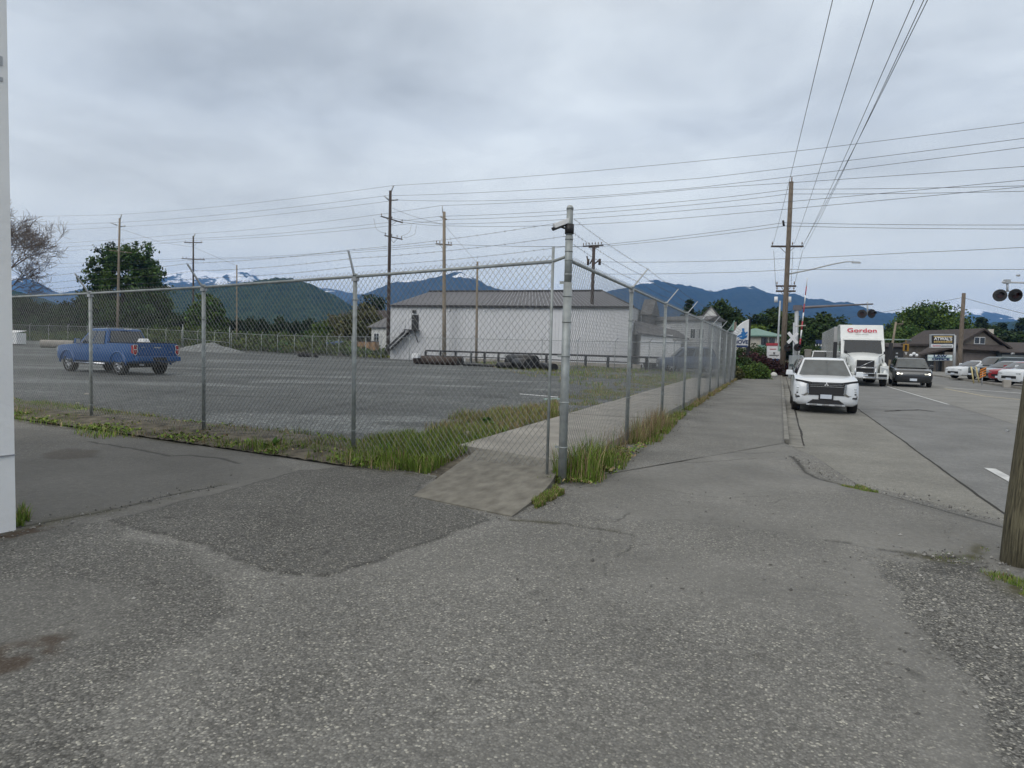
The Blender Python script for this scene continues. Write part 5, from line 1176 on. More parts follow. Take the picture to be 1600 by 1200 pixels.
# black pipes and tyres in the yard
PIPEB = mat('black_pipe', (.012, .012, .013), .45, 0, .3, 5); RUST = mat('rusty_pipe', (.05, .035, .028), .7, .2, .4, 4)
def hpipe(label, a, b, r, mt=PIPEB, grp='black pipes lying by the far fence'):
    a = a + UP * r; b = b + UP * r; s = MB(); s.tube([a, b], r, 16); d = (b - a).normalized(); 
    o = s.build('pipe', mt); tag(o, label, 'pipe', grp); s = MB(); s.tube([a - d * .01, a], r * .82, 14); s.build('hollow', BLACK, o); s = MB(); s.tube([b, b + d * .01], r * .82, 14); s.build('hollow', BLACK, o)
hpipe('long rusty black pipe lying on the gravel before the warehouse stairs', B(648, 53), B(716, 51.5), .30, RUST)
hpipe('upper long black pipe stacked behind the rusty one', B(655, 53.9), B(722, 52.4), .33, RUST)
hpipe('thin dark pipe lying flat between the pipe stacks', B(724, 51), B(790, 49.5), .10)
hpipe('thick black pipe at the back of the right-hand pipe stack', B(795, 49), B(836, 47.3), .50)
hpipe('thick black pipe at the front of the right-hand pipe stack', B(806, 47.5), B(826, 45.5), .38)
hpipe('black pipe pointing at the camera right of the pipe stack', B(845, 47), B(866, 44.3), .26)
hpipe('short black pipe lying left of the right-hand pipe stack', B(778, 48), B(800, 47.2), .22)
s = MB(); s.box((0, 0, .4), (.55, .5, .35)); o = s.build('white_bucket', WHITES, bevel=.06); o.location = B(650, 52.5) + UP * .25; tag(o, 'white lump on the left end of the rusty pipe', 'bucket')
tr_ = empty('tyre', B(480, 66, .0), 0, 'dark discarded tyres and scrap lying by the far fence in mid yard', 'scrap')
for dx_, rr_ in ((-1.0, .28), (0, .34), (.9, .25), (-.4, .5)): s = MB(); s.tube([(dx_, 0, .0), (dx_ + .15, .2, .22)], rr_, 12); s.build('piece', RUB, tr_)
s = MB(); s.tube([G(813, 616), G(872, 621)], .022, 6); tag(s.build('pipe', WHITES), 'thin white pipe lying on the gravel left of the corner post', 'pipe')
s = MB(); s.box(G(862, 625) + UP * .03, (.5, .12, .05), rz=.9); tag(s.build('plank', mat('pale_green', (.35, .45, .42), .7)), 'short pale green board lying near the corner post', 'board')
# gravel heap
V = []; n_ = 40; c0 = C((330 - CX) / FPX * 76, 76, 0)
for i in range(n_):
    for j in range(n_):
        x = -4.6 + 9.2 * i / (n_ - 1); y = -2.6 + 5.2 * j / (n_ - 1); r2 = math.sqrt((x / 4.4) ** 2 + (y / 2.4) ** 2); z = max(0, 1.25 * (1 - r2) ** .8 if r2 < 1 else 0) * (1.0 - .08 * x) + .1 * mnoise.noise(Vector((x, y, 0)) * 1.2) - .05
        V.append(tuple(c0 + RT0 * x + FW0 * y + UP * z))
o = mesh_np('gravel_heap', V, grid_faces(n_, n_), mat('heap_gravel', (.17, .18, .18), .95, 0, .35, 3, .6, 8, detail=9), None, True); tag(o, 'pale heap of gravel at the far side of the yard right of the pickup', 'gravel heap'); o['kind'] = 'thing'
# ---- buildings beyond the street fence
r_, a, b, d, p = gable_house('grey_annex', 'weathered grey shingled building with steep gable at the warehouse right end', 1000, 1014, 64, 63.6, 5.0, 6.5, 2.5, SHING, SHING, over=.15)
s = MB(); s.prism([C(11.6, 60.2, 0), C(14.6, 60.8, 0), C(14.6, 63, 0), C(11.6, 63, 0)], (0, 0, 3.0)); s.build('lower_wall', SIDING, r_)
s = MB(); s.prism([C(11.2, 59.8, 3.0), C(16.2, 61.2, 2.6), C(15.5, 62.5, 3.3), C(11.2, 62, 4.2)], (0, 0, .12)); s.build('lower_roof', SHING, r_)
sd_, a, b, d, p = gable_house('grey_building', 'two-storey grey lap-sided building seen through the street fence', 1014, 1104, 66, 61, 4.5, 4.9, 2.2, SIDING, SHING, over=.25, cat='building')
Ls = (b - a).length; s = MB()
for i in range(24): z = .2 + i * .2; s.box(a + d * Ls / 2 + UP * z - p * .012, (Ls, .02, .03), rz=math.atan2(d.y, d.x))
s.build('siding_laps', mat('lap_shadow', (.28, .29, .30), .8), sd_)
s = MB(); s.box(a + d * 2.0 + UP * 3.0 - p * .05, (.9, .08, 2.0), rz=math.atan2(d.y, d.x)); s.build('door', WHITES, sd_)
for x_ in (5.0, 5.9): win_on(sd_, a, d, p, x_, 3.2, .5, 1.0)
r_, a, b, d, p = gable_house('white_gable_building', 'tall white gabled building rising behind the fence near the street', 1092, 1122, 69, 68.5, 4.85, 4.95, 4, STUCCO, STUCCO, over=.0, cat='building')
s = MB(); s.prism([a + UP * 4.9 - p * .05, b + UP * 4.9 - p * .05, (a + b) / 2 + UP * 6.15 - p * .05], p * 4); s.build('front_gable', STUCCO, r_); s = MB(); mm_ = (a + b) / 2 + UP * 6.15
for e_ in (a - d * .2 + UP * 4.82, b + d * .2 + UP * 4.82): s.prism([e_ - p * .2, mm_ - p * .2, mm_ - p * .2 + UP * .12, e_ - p * .2 + UP * .12], p * 4.3)
s.build('gable_roof', SHING, r_)
for x_ in (.5, 1.3, 2.0): win_on(r_, a, d, p, x_, 2.4, .5, 1.2)
tr2 = boxthing('white_trailer', 'white box trailer parked before the grey sided building', 'trailer', 1030, 54.5, (2.3, 4.5, 1.7), WHITES, z0=.5)
s = MB(); s.box((0, 0, 1.75), (2.4, 4.6, .15)); s.build('roof', WHITEP, tr2); s = MB(); s.box((0, 0, -.2), (1.9, 3.5, .35)); s.build('wheels', BLACK, tr2)
cr = small_car(B(1073, 50, 0), rad(200), paint('slate_blue_paint', (.08, .11, .17), .2), 'blue-grey van parked behind the street fence', 4.4, 1.8, 1.9, 1.1, suv=True, name='parked_van', group_on=False, cat='van')
# green roofed building
r_, a, b, d, p = gable_house('green_roofed_building', 'cream building with pale green metal roofs behind the sign cluster', 1186, 1216, 78, 79, 3.6, 4.5, 5, CREAM, GREENR, over=.5, hip=1.2, cat='building')
s = MB(); s.prism([a - p * .8 + UP * 1.75 - d * .3, b - p * .8 + UP * 1.75, b + UP * 2.4, a + UP * 2.4 - d * .3], UP * .1); s.build('awning', GREENR, r_)
win_on(r_, a, d, p, .6, 2.95, .9, .85, fm=NAVY); win_on(r_, a, d, p, 1.7, 2.95, .8, .85, fm=BRN)
r_, a, b, d, p = gable_house('turret_building', 'small pale building with green peaked roof left of the tall curved sign', 1143, 1150, 92, 92, 4.6, 6.0, 1.2, STUCCO, GREENR, over=.2, hip=.3, cat='building')
# curved sign
def board(root, name, px0, px1, py0, py1, Z, mt, th=.12, off=0.0):
    a = A(px0, py0, Z - off); b = A(px1, py0, Z - off); c = A(px1, py1, Z - off); e = A(px0, py1, Z - off); s = MB(); s.prism([a, e, c, b], FW0 * th); return s.build(name, mt, root)
sg_ = empty('curved_sign', (0, 0, 0), 0, 'tall white curved sign with a blue figure and dark side post beside the footpath', 'sign'); Zs_ = 52
s = MB(); s.prism([A(*q, Zs_) for q in ((1148, 541), (1169, 541), (1170.5, 499), (1164, 502), (1158, 506), (1152, 512), (1148, 519))], FW0 * .25); s.build('sign_panel', WHITES, sg_)
s = MB(); s.prism([A(1170, 498.5, Zs_ + .1), A(1169, 556, Zs_ + .1), A(1172, 556, Zs_ + .1), A(1173.5, 498, Zs_ + .1)], FW0 * .5); s.build('side_post', BLACK, sg_)
s = MB(); s.tube([A(1149, 503, Zs_ + .3), A(1147, 578, Zs_ + .3)], .10, 8); s.build('post', WOOD, sg_)
s = MB(); Zf = Zs_ - .03
for q in (((1159, 513), (1163, 513), (1163, 518), (1160, 519)), ((1158, 519), (1164, 518), (1165, 528), (1160, 529)), ((1164, 520), (1168, 518), (1168, 520), (1164, 524)), ((1152, 525), (1159, 521), (1160, 524), (1152, 527)), ((1160, 527), (1168, 523), (1167, 527), (1161, 530)), ((1154, 527), (1162, 526), (1162, 530), (1158, 530))):
    s.prism([A(*u, Zf) for u in q], -FW0 * .02)
s.build('emblem', BLUES, sg_)
text_mesh('lettering', 'MOVE', .42, NAVT, sg_, face_mat(A(1157.5, 534.5, Zf), RT0, UP), .01, bold=.012)
s = MB(); s.box(A(1158, 541, Zf), (1.0, .04, .16), rz=TH); s.build('lower_strip', NAVT, sg_)
# stacked shop signs
ss_ = empty('shop_sign', (0, 0, 0), 0, 'white and red stacked shop sign in front of the green roofed building', 'sign'); Zc = 50
board(ss_, 'upper_board', 1199, 1215, 538, 560, Zc, WHITES); board(ss_, 'red_header', 1198.5, 1215.5, 536, 540, Zc, TREDS, .2, .05); board(ss_, 'lower_board', 1201, 1219, 549, 566, Zc, WHITES, .12, .25); board(ss_, 'blue_strip', 1201, 1218, 560.5, 564, Zc, DBLUE, .05, .30); board(ss_, 'text_line', 1202, 1217, 554.5, 555.3, Zc, TRIMB, .03, .30); board(ss_, 'text_line', 1203, 1213, 545, 546, Zc, TREDS, .03, .04)
s = MB(); s.prism([A(u, v, Zc - .3) for u, v in ((1208, 550.5), (1211.5, 550.5), (1209.5, 554))], FW0 * .03); s.build('emblem', TRIMB, ss_)
s = MB(); s.tube([A(1201, 566, Zc), A(1200, 584, Zc)], .09, 6); s.tube([A(1215, 566, Zc), A(1216, 586, Zc)], .12, 6); s.build('posts', CREAM, ss_)
# ---- railway crossing
def xlight(root, c, r=.30, aim=None):
    aim = aim or -FW0; s = MB(); s.tube([c + aim * -.05, c], r, 20); lm = s.build('backplate', BLACK, root)
    s = MB(); s.tube([c, c + aim * .05], r * .42, 16); s.build('lens', DRED, lm); s = MB(); n = 14
    for q in range(n): 
        t0 = math.pi * q / n; t1 = math.pi * (q + 1) / n; sd = aim.cross(UP).normalized()
        f = lambda t, y: c + aim * y + (sd * math.cos(t) + UP * math.sin(t)) * r * .48
        s.quad(f(t0, 0), f(t1, 0), f(t1, .28), f(t0, .28))
    s.build('hood', BLACK, lm)
Zx = 46
cs = empty('crossing_signal', B(1243, Zx, 0), 0, 'railway crossing cantilever signal reaching over the road above the truck', 'railway signal', 'railway crossing signals'); o0_ = B(1243, Zx, 0)
s = MB(); s.tube([Vector((0, 0, -.2)), A(1245, 480, Zx) - o0_], .13, 10); s.build('mast', STEELG, cs)
s = MB(); s.tube([A(1243, 481, Zx) - o0_, A(1300, 478, Zx) - o0_, A(1364, 475, Zx) - o0_], [.10, .08, .05], 8); s.box(A(1246, 481, Zx) - o0_, (.5, .3, .35), rz=TH); s.build('beam', WOODD if False else mat('beam_grey', (.16, .15, .16), .5, .3), cs)
s = MB(); s.tube([A(1355.5, 472, Zx) - o0_, A(1355.5, 492, Zx) - o0_], .05, 6); s.tube([A(1346, 490, Zx) - o0_, A(1363, 490, Zx) - o0_], .03, 6); s.build('hanger', STEELG, cs)
xlight(cs, A(1347, 490.5, Zx - .1) - o0_, .30, (-FW0 - RT0 * .5).normalized()); xlight(cs, A(1362.5, 490, Zx - .1) - o0_, .31, (-FW0 + RT0 * .25).normalized())
Zr = 34
cs2 = empty('crossing_signal', B(1760, Zr, 0), 0, 'railway crossing cantilever signal entering from the right edge with two dark lights', 'railway signal', 'railway crossing signals'); o2_ = B(1760, Zr, 0)
s = MB(); s.tube([Vector((0, 0, -.2)), A(1762, 445, Zr) - o2_], .13, 10); s.build('mast', STEELG, cs2)
s = MB(); s.tube([A(1762, 444.5, Zr) - o2_, A(1566, 441, Zr) - o2_], [.07, .045], 8); s.box(A(1573.5, 440, Zr) - o2_, (.24, .2, .2), rz=TH); s.build('beam', STEELG, cs2)
s = MB(); s.tube([A(1574, 441, Zr) - o2_, A(1574, 456, Zr) - o2_], .05, 6); s.tube([A(1564, 455, Zr) - o2_, A(1587, 455, Zr) - o2_], .03, 6); s.build('hanger', STEELG, cs2)
xlight(cs2, A(1562.5, 461.5, Zr - .1) - o2_, .31, (-FW0 - RT0 * .5).normalized()); xlight(cs2, A(1587, 461.5, Zr - .1) - o2_, .33, (-FW0 - RT0 * .15 - UP * .1).normalized())
cb_ = empty('crossbuck_post', B(1240, 44, 0), 0, 'railway crossing post with white crossed boards and dark lights by the street lamp pole', 'railway sign'); o3 = B(1240, 44, 0)
s = MB(); s.tube([Vector((0, 0, -.2)), A(1241, 504, 44) - o3], .075, 10); s.build('post', STEELG, cb_)
cc = A(1238.5, 528, 43.85) - o3
for ang in (48, -48): s = MB(); s.box(cc - FW0 * (.02 if ang > 0 else 0), (.92, .03, .20), M=Matrix.Rotation(TH, 3, 'Z') @ Matrix.Rotation(rad(ang), 3, 'Y')); s.build('crossed_board', WHITES, cb_)
xlight(cb_, A(1231, 543, 43.8) - o3, .25); xlight(cb_, A(1246.5, 543, 43.8) - o3, .25)
s = MB(); s.box(Vector((0, 0, .7)), (.55, .5, 1.5), rz=TH); s.build('signal_cabinet', mat('cabinet_metal', (.38, .41, .42), .5, .3), cb_, bevel=.02)
s = MB(); s.tube([A(1242, 510, 44) - o3, A(1259, 508.5, 44) - o3], .04, 6); s.build('bracket', CREAM, cb_)
ga = empty('crossing_gate', B(1247, 45, 0), 0, 'raised red and white striped crossing gate arm beside the signal mast', 'railway gate'); o4 = B(1247, 45, 0)
a_, b_ = A(1248, 556, 45) - o4, A(1261.5, 434, 45) - o4
for i in range(9):
    s = MB(); s.tube([a_.lerp(b_, i / 9), a_.lerp(b_, (i + 1) / 9)], .055 - .003 * i, 6); s.build('arm_stripe', TREDS if i % 2 else WHITES, ga)
s = MB(); s.box(a_ + UP * -.3, (.35, .3, .7), rz=TH); s.build('gate_box', STEELG, ga)
s = MB(); s.box(B(1223, 46, .5), (.3, .3, 1.0), rz=TH); tag(s.build('cabinet', mat('cabinet_metal', (.38, .41, .42), .5, .3), bevel=.02), 'low grey box right of the street lamp pole base', 'cabinet') if False else None
lb_ = [(1291, 'grey concrete block beside the parked cars behind the white suv')]
s = MB(); s.box((0, 0, .9), (.35, .3, 1.8)); s.box((0, 0, 1.85), (.4, .35, .12)); o = s.build('utility_box', ASHC, bevel=.02); o.location = B(1260.5, 47, 0); o.rotation_euler = (0, 0, TH); tag(o, 'narrow grey utility pillar seen above the white suv roof', 'utility box')
ps_ = empty('pylon_sign', B(1280, 70, 0), 0, 'blue and white stacked pylon sign left of the truck trailer', 'sign'); o5 = B(1280, 70, 0)
for i, (y0_, y1_, mt_) in enumerate(((531, 537, NAVT), (538, 541, WHITES), (542, 544, DBLUE), (545, 549, WHITES), (552, 555, mat('sign_green', (.2, .5, .3), .5)))): 
    a = A(1275, y0_, 70) - o5; e = A(1284, y1_, 70) - o5; s = MB(); s.box((a + e) / 2, (abs((e - a).dot(RT0)), .3, a.z - e.z), rz=TH); s.build('panel', mt_, ps_)
s = MB(); s.tube([(0, 0, 0), A(1280, 535, 70) - o5 + FW0 * .3], .1, 6); s.build('post', STEELG, ps_)
# ---- dark gabled building at the right
tv = empty('dark_gabled_building', (0, 0, 0), 0, 'brown-grey gabled building with a white window behind the armless pole', 'building')
a, b = B(1496, 71), B(1562, 71); d = (b - a).normalized(); p = Vector((-d.y, d.x, 0)); p = p if p.dot(FW0) > 0 else -p; L_ = (b - a).length; dep = 10
s = MB(); s.prism([Vector((v.x, v.y, -.1)) for v in (a, b, b + p * dep, a + p * dep)], (0, 0, 3.0)); s.build('wall', BRN, tv)
xa, xb_, xm = -.4, L_ + .9, L_ * .52; zr, ze = 4.55, 2.75
fr_ = [a + d * xa + UP * 2.85, a + d * xb_ + UP * 2.55, a + d * xm + UP * zr]
s = MB(); s.prism([a + d * .1 + UP * 2.9, b + UP * 2.9, a + d * (L_ * .97) + UP * 3.0, a + d * xm + UP * (zr - .1), a + d * .3 + UP * 3.1], p * .3); s.build('gable', BRN, tv)
s = MB()
for q0, q1 in ((fr_[0], fr_[2]), (fr_[1], fr_[2])): 
    n_ = p * (dep + .4); s.prism([q0 - p * .4, q1 - p * .4, q1 - p * .4 + UP * .22, q0 - p * .4 + UP * .22], n_)
s.build('roof', BRNR, tv)
s = MB(); s.prism([a + d * -.3 - p * .9 + UP * 2.45, b + d * .2 - p * .9 + UP * 2.35, b + d * .2 + UP * 2.95, a + d * -.3 + UP * 2.95], UP * .08); s.build('porch_roof', BRNR, tv)
s = MB(); s.box(a + d * L_ * .5 - p * .03 + UP * 1.0, (L_ * .75, .05, 2.2), rz=math.atan2(d.y, d.x)); s.build('garage_door', mat('taupe_door', (.155, .135, .125), .8), tv)
win_on(tv, a, d, p, xm - .25, 3.45, 1.15, .75, off=.05)
s = MB(); s.box(a + d * (L_ * .96) + p * 1.5 + UP * 4.2, (.45, .45, 1.1)); s.build('chimney', CREAM, tv)
# left wing with porch (law office)
lw_ = empty('office_wing', (0, 0, 0), 0, 'low dark wing with sloping roof holding the white letter board', 'building')
a2, b2 = B(1436, 73), B(1494, 71.6); d2 = (b2 - a2).normalized(); p2 = Vector((-d2.y, d2.x, 0)); p2 = p2 if p2.dot(FW0) > 0 else -p2; L2_ = (b2 - a2).length
s = MB(); s.prism([Vector((v.x, v.y, -.1)) for v in (a2 + p2 * 1.0, b2 + p2 * 1.0, b2 + p2 * 9, a2 + p2 * 9)], (0, 0, 2.2)); s.build('wall', BRN, lw_)
s = MB(); s.add([a2 - d2 * .4 - p2 * .5 + UP * 1.75, b2 + d2 * .6 - p2 * .5 + UP * 3.0, b2 + d2 * .6 + p2 * 5 + UP * 4.3, a2 + d2 * 2.0 + p2 * 5 + UP * 3.2, b2 + d2 * .6 + p2 * 10 + UP * 3, a2 + p2 * 10 + UP * 2], [(0, 1, 2, 3), (3, 2, 4, 5)])
s.prism([a2 - d2 * .4 - p2 * .52 + UP * 1.60, b2 + d2 * .6 - p2 * .52 + UP * 2.82, b2 + d2 * .6 - p2 * .52 + UP * 3.02, a2 - d2 * .4 - p2 * .52 + UP * 1.77], p2 * .1); s.build('roof', BRNR, lw_)
s = MB()
for x_ in (.5, 1.6, 2.7, 3.6): s.box(a2 + d2 * x_ - p2 * .1 + UP * .9, (.10, .1, 2.0))
s.build('porch_posts', TRIMB, lw_)
for x_ in (1.1, 2.2): s = MB(); s.box(a2 + d2 * x_ + p2 * .97 + UP * .85, (.7, .06, 1.7), rz=math.atan2(d2.y, d2.x)); s.build('door', GLASS, lw_)
s = MB(); s.box(a2 + d2 * (L2_ * .82) + p2 * .2 + UP * 1.0, (1.2, 1.5, 2.3), rz=math.atan2(d2.y, d2.x)); s.build('bay_wall', BRN, lw_)
# blue-grey garages
gb = empty('garage_building', (0, 0, 0), 0, 'low grey-green garage row with navy trim at the right edge', 'building')
a3, b3 = B(1561, 70), B(1690, 68); d3 = (b3 - a3).normalized(); p3 = Vector((-d3.y, d3.x, 0)); p3 = p3 if p3.dot(FW0) > 0 else -p3; L3 = (b3 - a3).length; an3 = math.atan2(d3.y, d3.x)
s = MB(); s.prism([Vector((v.x, v.y, -.1)) for v in (a3, b3, b3 + p3 * 9, a3 + p3 * 9)], (0, 0, 2.45)); s.build('wall', mat('slate_wall', (.07, .09, .10), .8), gb)
s = MB(); s.prism([a3 - d3 * .2 - p3 * .5 + UP * 2.2, b3 - p3 * .5 + UP * 2.2, b3 + p3 * 5 + UP * 3.3, a3 - d3 * .2 + p3 * 5 + UP * 3.3], UP * .12); s.build('roof', BRNR, gb)
for x_ in (1.3, 4.0, 6.7): 
    s = MB(); s.box(a3 + d3 * x_ - p3 * .04 + UP * 1.05, (2.3, .06, 2.05), rz=an3); g1_ = s.build('garage_door', GAR, gb)
    s = MB(); s.box(a3 + d3 * x_ - p3 * .08 + UP * 1.45, (2.3, .03, .05), rz=an3); s.box(a3 + d3 * x_ - p3 * .08 + UP * 2.08, (2.5, .05, .10), rz=an3); s.build('door_trim', NAVY, g1_)
# signs on a steel post
at = empty('pub_sign', (0, 0, 0), 0, "black sign reading ATWAL'S over a white strip, on a grey steel post", 'sign'); Za = 56
board(at, 'sign_frame', 1455, 1492, 522, 543.5, Za, STEELG, .25, -.03); board(at, 'sign_face', 1457, 1490.5, 524, 536.5, Za, TRIMB, .1, .08); board(at, 'gold_band', 1459, 1488, 525, 527, Za, GOLD, .02, .11); board(at, 'white_strip', 1455.5, 1489.5, 538, 543, Za, WHITES, .1, .10)
text_mesh('lettering', "ATWAL'S", .36, WHITES, at, face_mat(A(1473.7, 529.6, Za - .13), RT0, UP), .01, bold=.010, sx=1.02)
for i in range(11): board(at, 'faded_letter', 1459.3 + i * 2.65, 1461.2 + i * 2.65, 532.6, 535.4, Za, GOLD, .02, .11)
board(at, 'faded_line', 1457.5, 1470, 539.8, 541, Za, TREDS, .02, .13); board(at, 'faded_line', 1470.5, 1488, 540, 541.2, Za, TRIMB, .02, .13)
s = MB(); s.tube([A(1492, 524, Za), A(1490.5, 582, Za)], .10, 8); s.build('post', STEELG, at); s = MB(); s.box(A(1490.5, 583, Za), (.5, .5, .35)); s.build('base', ASHC, at)
lo = empty('letter_board', (0, 0, 0), 0, 'white letter board reading LAW OFFICE below the black sign', 'sign')
board(lo, 'board', 1450.5, 1488, 554.5, 563.5, Za, mat('letterboard', (.62, .70, .70), .5), .1, .05); board(lo, 'rail', 1450.5, 1488, 558.6, 559.1, Za, mat('teal_rail', (.1, .25, .25), .5), .02, .09)
text_mesh('lettering', 'LAW', .26, NAVT, lo, face_mat(A(1469, 556.6, Za - .1), RT0, UP), .01, bold=.012, sx=1.9)
text_mesh('lettering', 'OFFICE', .26, NAVT, lo, face_mat(A(1470, 561.3, Za - .1), RT0, UP), .01, bold=.012, sx=1.75)
# hazard board and yellow barrier
hb_ = empty('hazard_board', B(1534, 39, .0), 0, 'orange and black striped hazard marker board in front of the parked cars', 'road sign'); o6 = B(1534, 39, 0)
c1, c2 = A(1531, 574, 39) - o6, A(1540, 589.5, 39) - o6; cw = (c2 - c1).dot(RT0); chh = c1.z - c2.z
s = MB(); s.box((c1 + c2) / 2, (cw, .03, chh), rz=TH); bd = s.build('board', TRIMB, hb_)
s = MB()
for i in range(4):
    z_ = c1.z - chh * (.15 + i * .25); q0 = (c1 + c2) / 2; q0.z = z_
    s.prism([q0 - RT0 * cw * .48 - UP * .13 - FW0 * .02, q0 + RT0 * cw * .48 + UP * .05 - FW0 * .02, q0 + RT0 * cw * .48 + UP * .12 - FW0 * .02, q0 - RT0 * cw * .48 - UP * .04 - FW0 * .02], -FW0 * .01)
s.build('stripes', ORANGE, bd); s = MB(); s.tube([(0, 0, 0), Vector((0, 0, .8))], .03, 6); s.build('post', STEELG, hb_)
yb = empty('yellow_barrier', B(1522, 39, 0), 0, 'pair of leaning pale yellow barrier posts left of the striped hazard board', 'barrier'); o7 = B(1522, 39, 0)
for u0, u1, u2, u3 in ((1517.5, 573, 1521.5, 599), (1525, 573, 1529.5, 597)): s = MB(); s.tube([A(u2, u3, 39) - o7, A(u0, u1, 39) - o7], .04, 8); s.build('post', YEL, yb)
s = MB(); s.tube([A(1519, 574, 39) - o7, A(1530, 583, 39) - o7], .02, 6); s.build('brace', STEELG, yb)
s = MB(); s.box(B(1573, 36.5, .22), (.35, .3, .42)); tag(s.build('concrete_block', ASHC, bevel=.04), 'small grey concrete block before the nearest white parked car', 'block')
# traffic light and things beyond the black car
tl_ = empty('traffic_light', B(1423, 80, 0), 0, 'grey mast with green arm and a yellow traffic light beyond the black car', 'traffic light'); o8 = B(1423, 80, 0)
s = MB(); s.tube([(0, 0, 0), A(1423, 531, 80) - o8, A(1370, 530.5, 80) - o8], .09, 8); s.build('mast_arm', mat('pale_green_steel', (.22, .30, .28), .5, .3), tl_)
s = MB(); s.box(A(1415.5, 543, 78) - o8, (.55, .3, .85), rz=TH); s.tube([A(1415.5, 531, 78) - o8, A(1415.5, 540, 78) - o8], .04, 5); hd_ = s.build('signal_head', mat('signal_yellow', (.35, .2, .03), .5), tl_, bevel=.04)
s = MB(); s.box(A(1415.5, 543, 77.8) - o8, (.22, .1, .6), rz=TH); s.build('signal_lens', BLACK, hd_)
s = MB(); s.prism([A(u, v, 78) - o8 for u, v in ((1413.5, 550), (1418, 550), (1416, 555))], FW0 * .05); s.build('yield_plate', WHITES, tl_)
gl = empty('globe_lamp', B(1428, 70, 0), 0, 'street lamp with white round globes beyond the black car', 'lamp'); o9 = B(1428, 70, 0)
s = MB(); s.tube([(0, 0, 0), A(1428, 554, 70) - o9], .05, 6); s.build('post', TRIMB, gl)
for u, v in ((1423.5, 555), (1428, 552.5), (1432, 555)):
    s = MB(); c = A(u, v, 70) - o9; s.tube([c - UP * .15, c - UP * .1, c, c + UP * .1, c + UP * .15], [.05, .14, .18, .14, .05], 12); s.build('globe', WHITEP, gl)
# dark buildings behind the junction
r_, a, b, d, p = gable_house('dark_shopfront', 'dark low shopfront between the truck and the office wing', 1374, 1430, 92, 91, 2.9, 3.4, 3, mat('dark_shop', (.025, .024, .024), .8), BRNR, over=.3, cat='building')
board(r_, 'shop_board', 1400, 1411, 551, 553, 91.5, STEELG, .05); board(r_, 'shop_board', 1399, 1411, 556, 558.5, 91.5, STEELG, .05)
# white rocks at the end of the path
for u, lb in ((1188, 'left white rock marking the drive beyond the fence end'), (1209, 'right white rock by the street lamp pole foot')):
    s = MB(); s.tube([(0, 0, 0), (0, 0, .12), (0, 0, .26), (0, 0, .32)], [.2, .24, .16, .04], 9); o = s.build('white_rock', STUCCO); o.location = B(u, 44, 0); tag(o, lb, 'rock', 'white rocks')
# litter
LIT = [(1097, 626, .14, .07, 'flat white piece of litter at the foot of the street fence'), (136, 617, .09, .1, 'white paper scrap on the gravel below the pickup'), (121, 631, .07, .1, 'white scrap in the grass left of the second fence post'), (163, 668, .16, .1, 'crumpled white paper in the weeds near the second fence post'), (211, 668, .07, .1, 'small white wrapper in the weeds right of the second fence post'),
       (583, 682, .08, .08, 'white dandelion-like scrap in the grass near the fence'), (512, 550, .3, .1, 'pale scrap lying near the far fence'), (733, 686, .34, .2, 'pale rounded stone in the grass by the ramp')]
for u, v, w_, h_, lb in LIT[:5] + LIT[7:]:
    s = MB(); n_ = 7; s.tube([(0, 0, 0), (0, 0, .02), (0, 0, .04 if 'stone' not in lb else .12)], [w_, w_ * .8, w_ * .3], n_); o = s.build('litter' if 'stone' not in lb else 'stone', ASHC if 'stone' in lb or v < 650 else WHITES); o.location = G(u, v) + UP * (.01 if v > 660 or v < 620 else .0); o.scale = (1, .6, 1); o.rotation_euler = (random.uniform(-.2, .2), random.uniform(-.2, .2), random.uniform(0, 3)); tag(o, lb, 'litter' if 'stone' not in lb else 'stone')
# drain grate at the kerb end
gr_ = empty('drain_grate', G(1246, 716, -.06), TH, 'square iron drain grate where the kerb ends', 'drain grate'); 
s = MB(); s.box((0, 0, .002), (.42, .42, .02)); s.build('frame', CRACK, gr_); 
for i in range(6): s = MB(); s.box((-.15 + .06 * i, 0, .016), (.025, .36, .012)); s.build('bar', mat('rust_iron', (.10, .08, .065), .8, .3, .3, 20), gr_)
# ---------------- vegetation ----------------
def leaf_mat(name, c, rough=.75):
    mt, n, b = new_mat(name); L = n.links; a = n.nodes.new('ShaderNodeAttribute'); a.attribute_name = 'tone'
    mx = n.nodes.new('ShaderNodeMix'); mx.data_type = 'RGBA'; mx.blend_type = 'MULTIPLY'; mx.inputs[0].default_value = 1; mx.inputs[6].default_value = (*c, 1)
    L.new(a.outputs['Color'], mx.inputs[7]); L.new(mx.outputs[2], b.inputs['Base Color']); b.inputs['Roughness'].default_value = rough; b.inputs['Specular IOR Level'].default_value = .25
    b.inputs['Transmission Weight'].default_value = 0; return mt
LEAF = leaf_mat('leaves', (.060, .105, .020)); LEAFD = leaf_mat('dark_leaves', (.032, .058, .016)); CONIF = leaf_mat('conifer_needles', (.022, .042, .020)); LIME = leaf_mat('fresh_leaves', (.13, .19, .035))
OLIVE = leaf_mat('olive_brush', (.085, .088, .035)); MAROON = leaf_mat('maroon_leaves', (.045, .018, .018)); TREEL = leaf_mat('big_tree_leaves', (.060, .105, .026)); BRANCHM = mat('bark', (.09, .075, .06), .95, 0, .3, 4); TWIG = mat('pale_twigs', (.19, .16, .145), .9, 0, .25, 2)
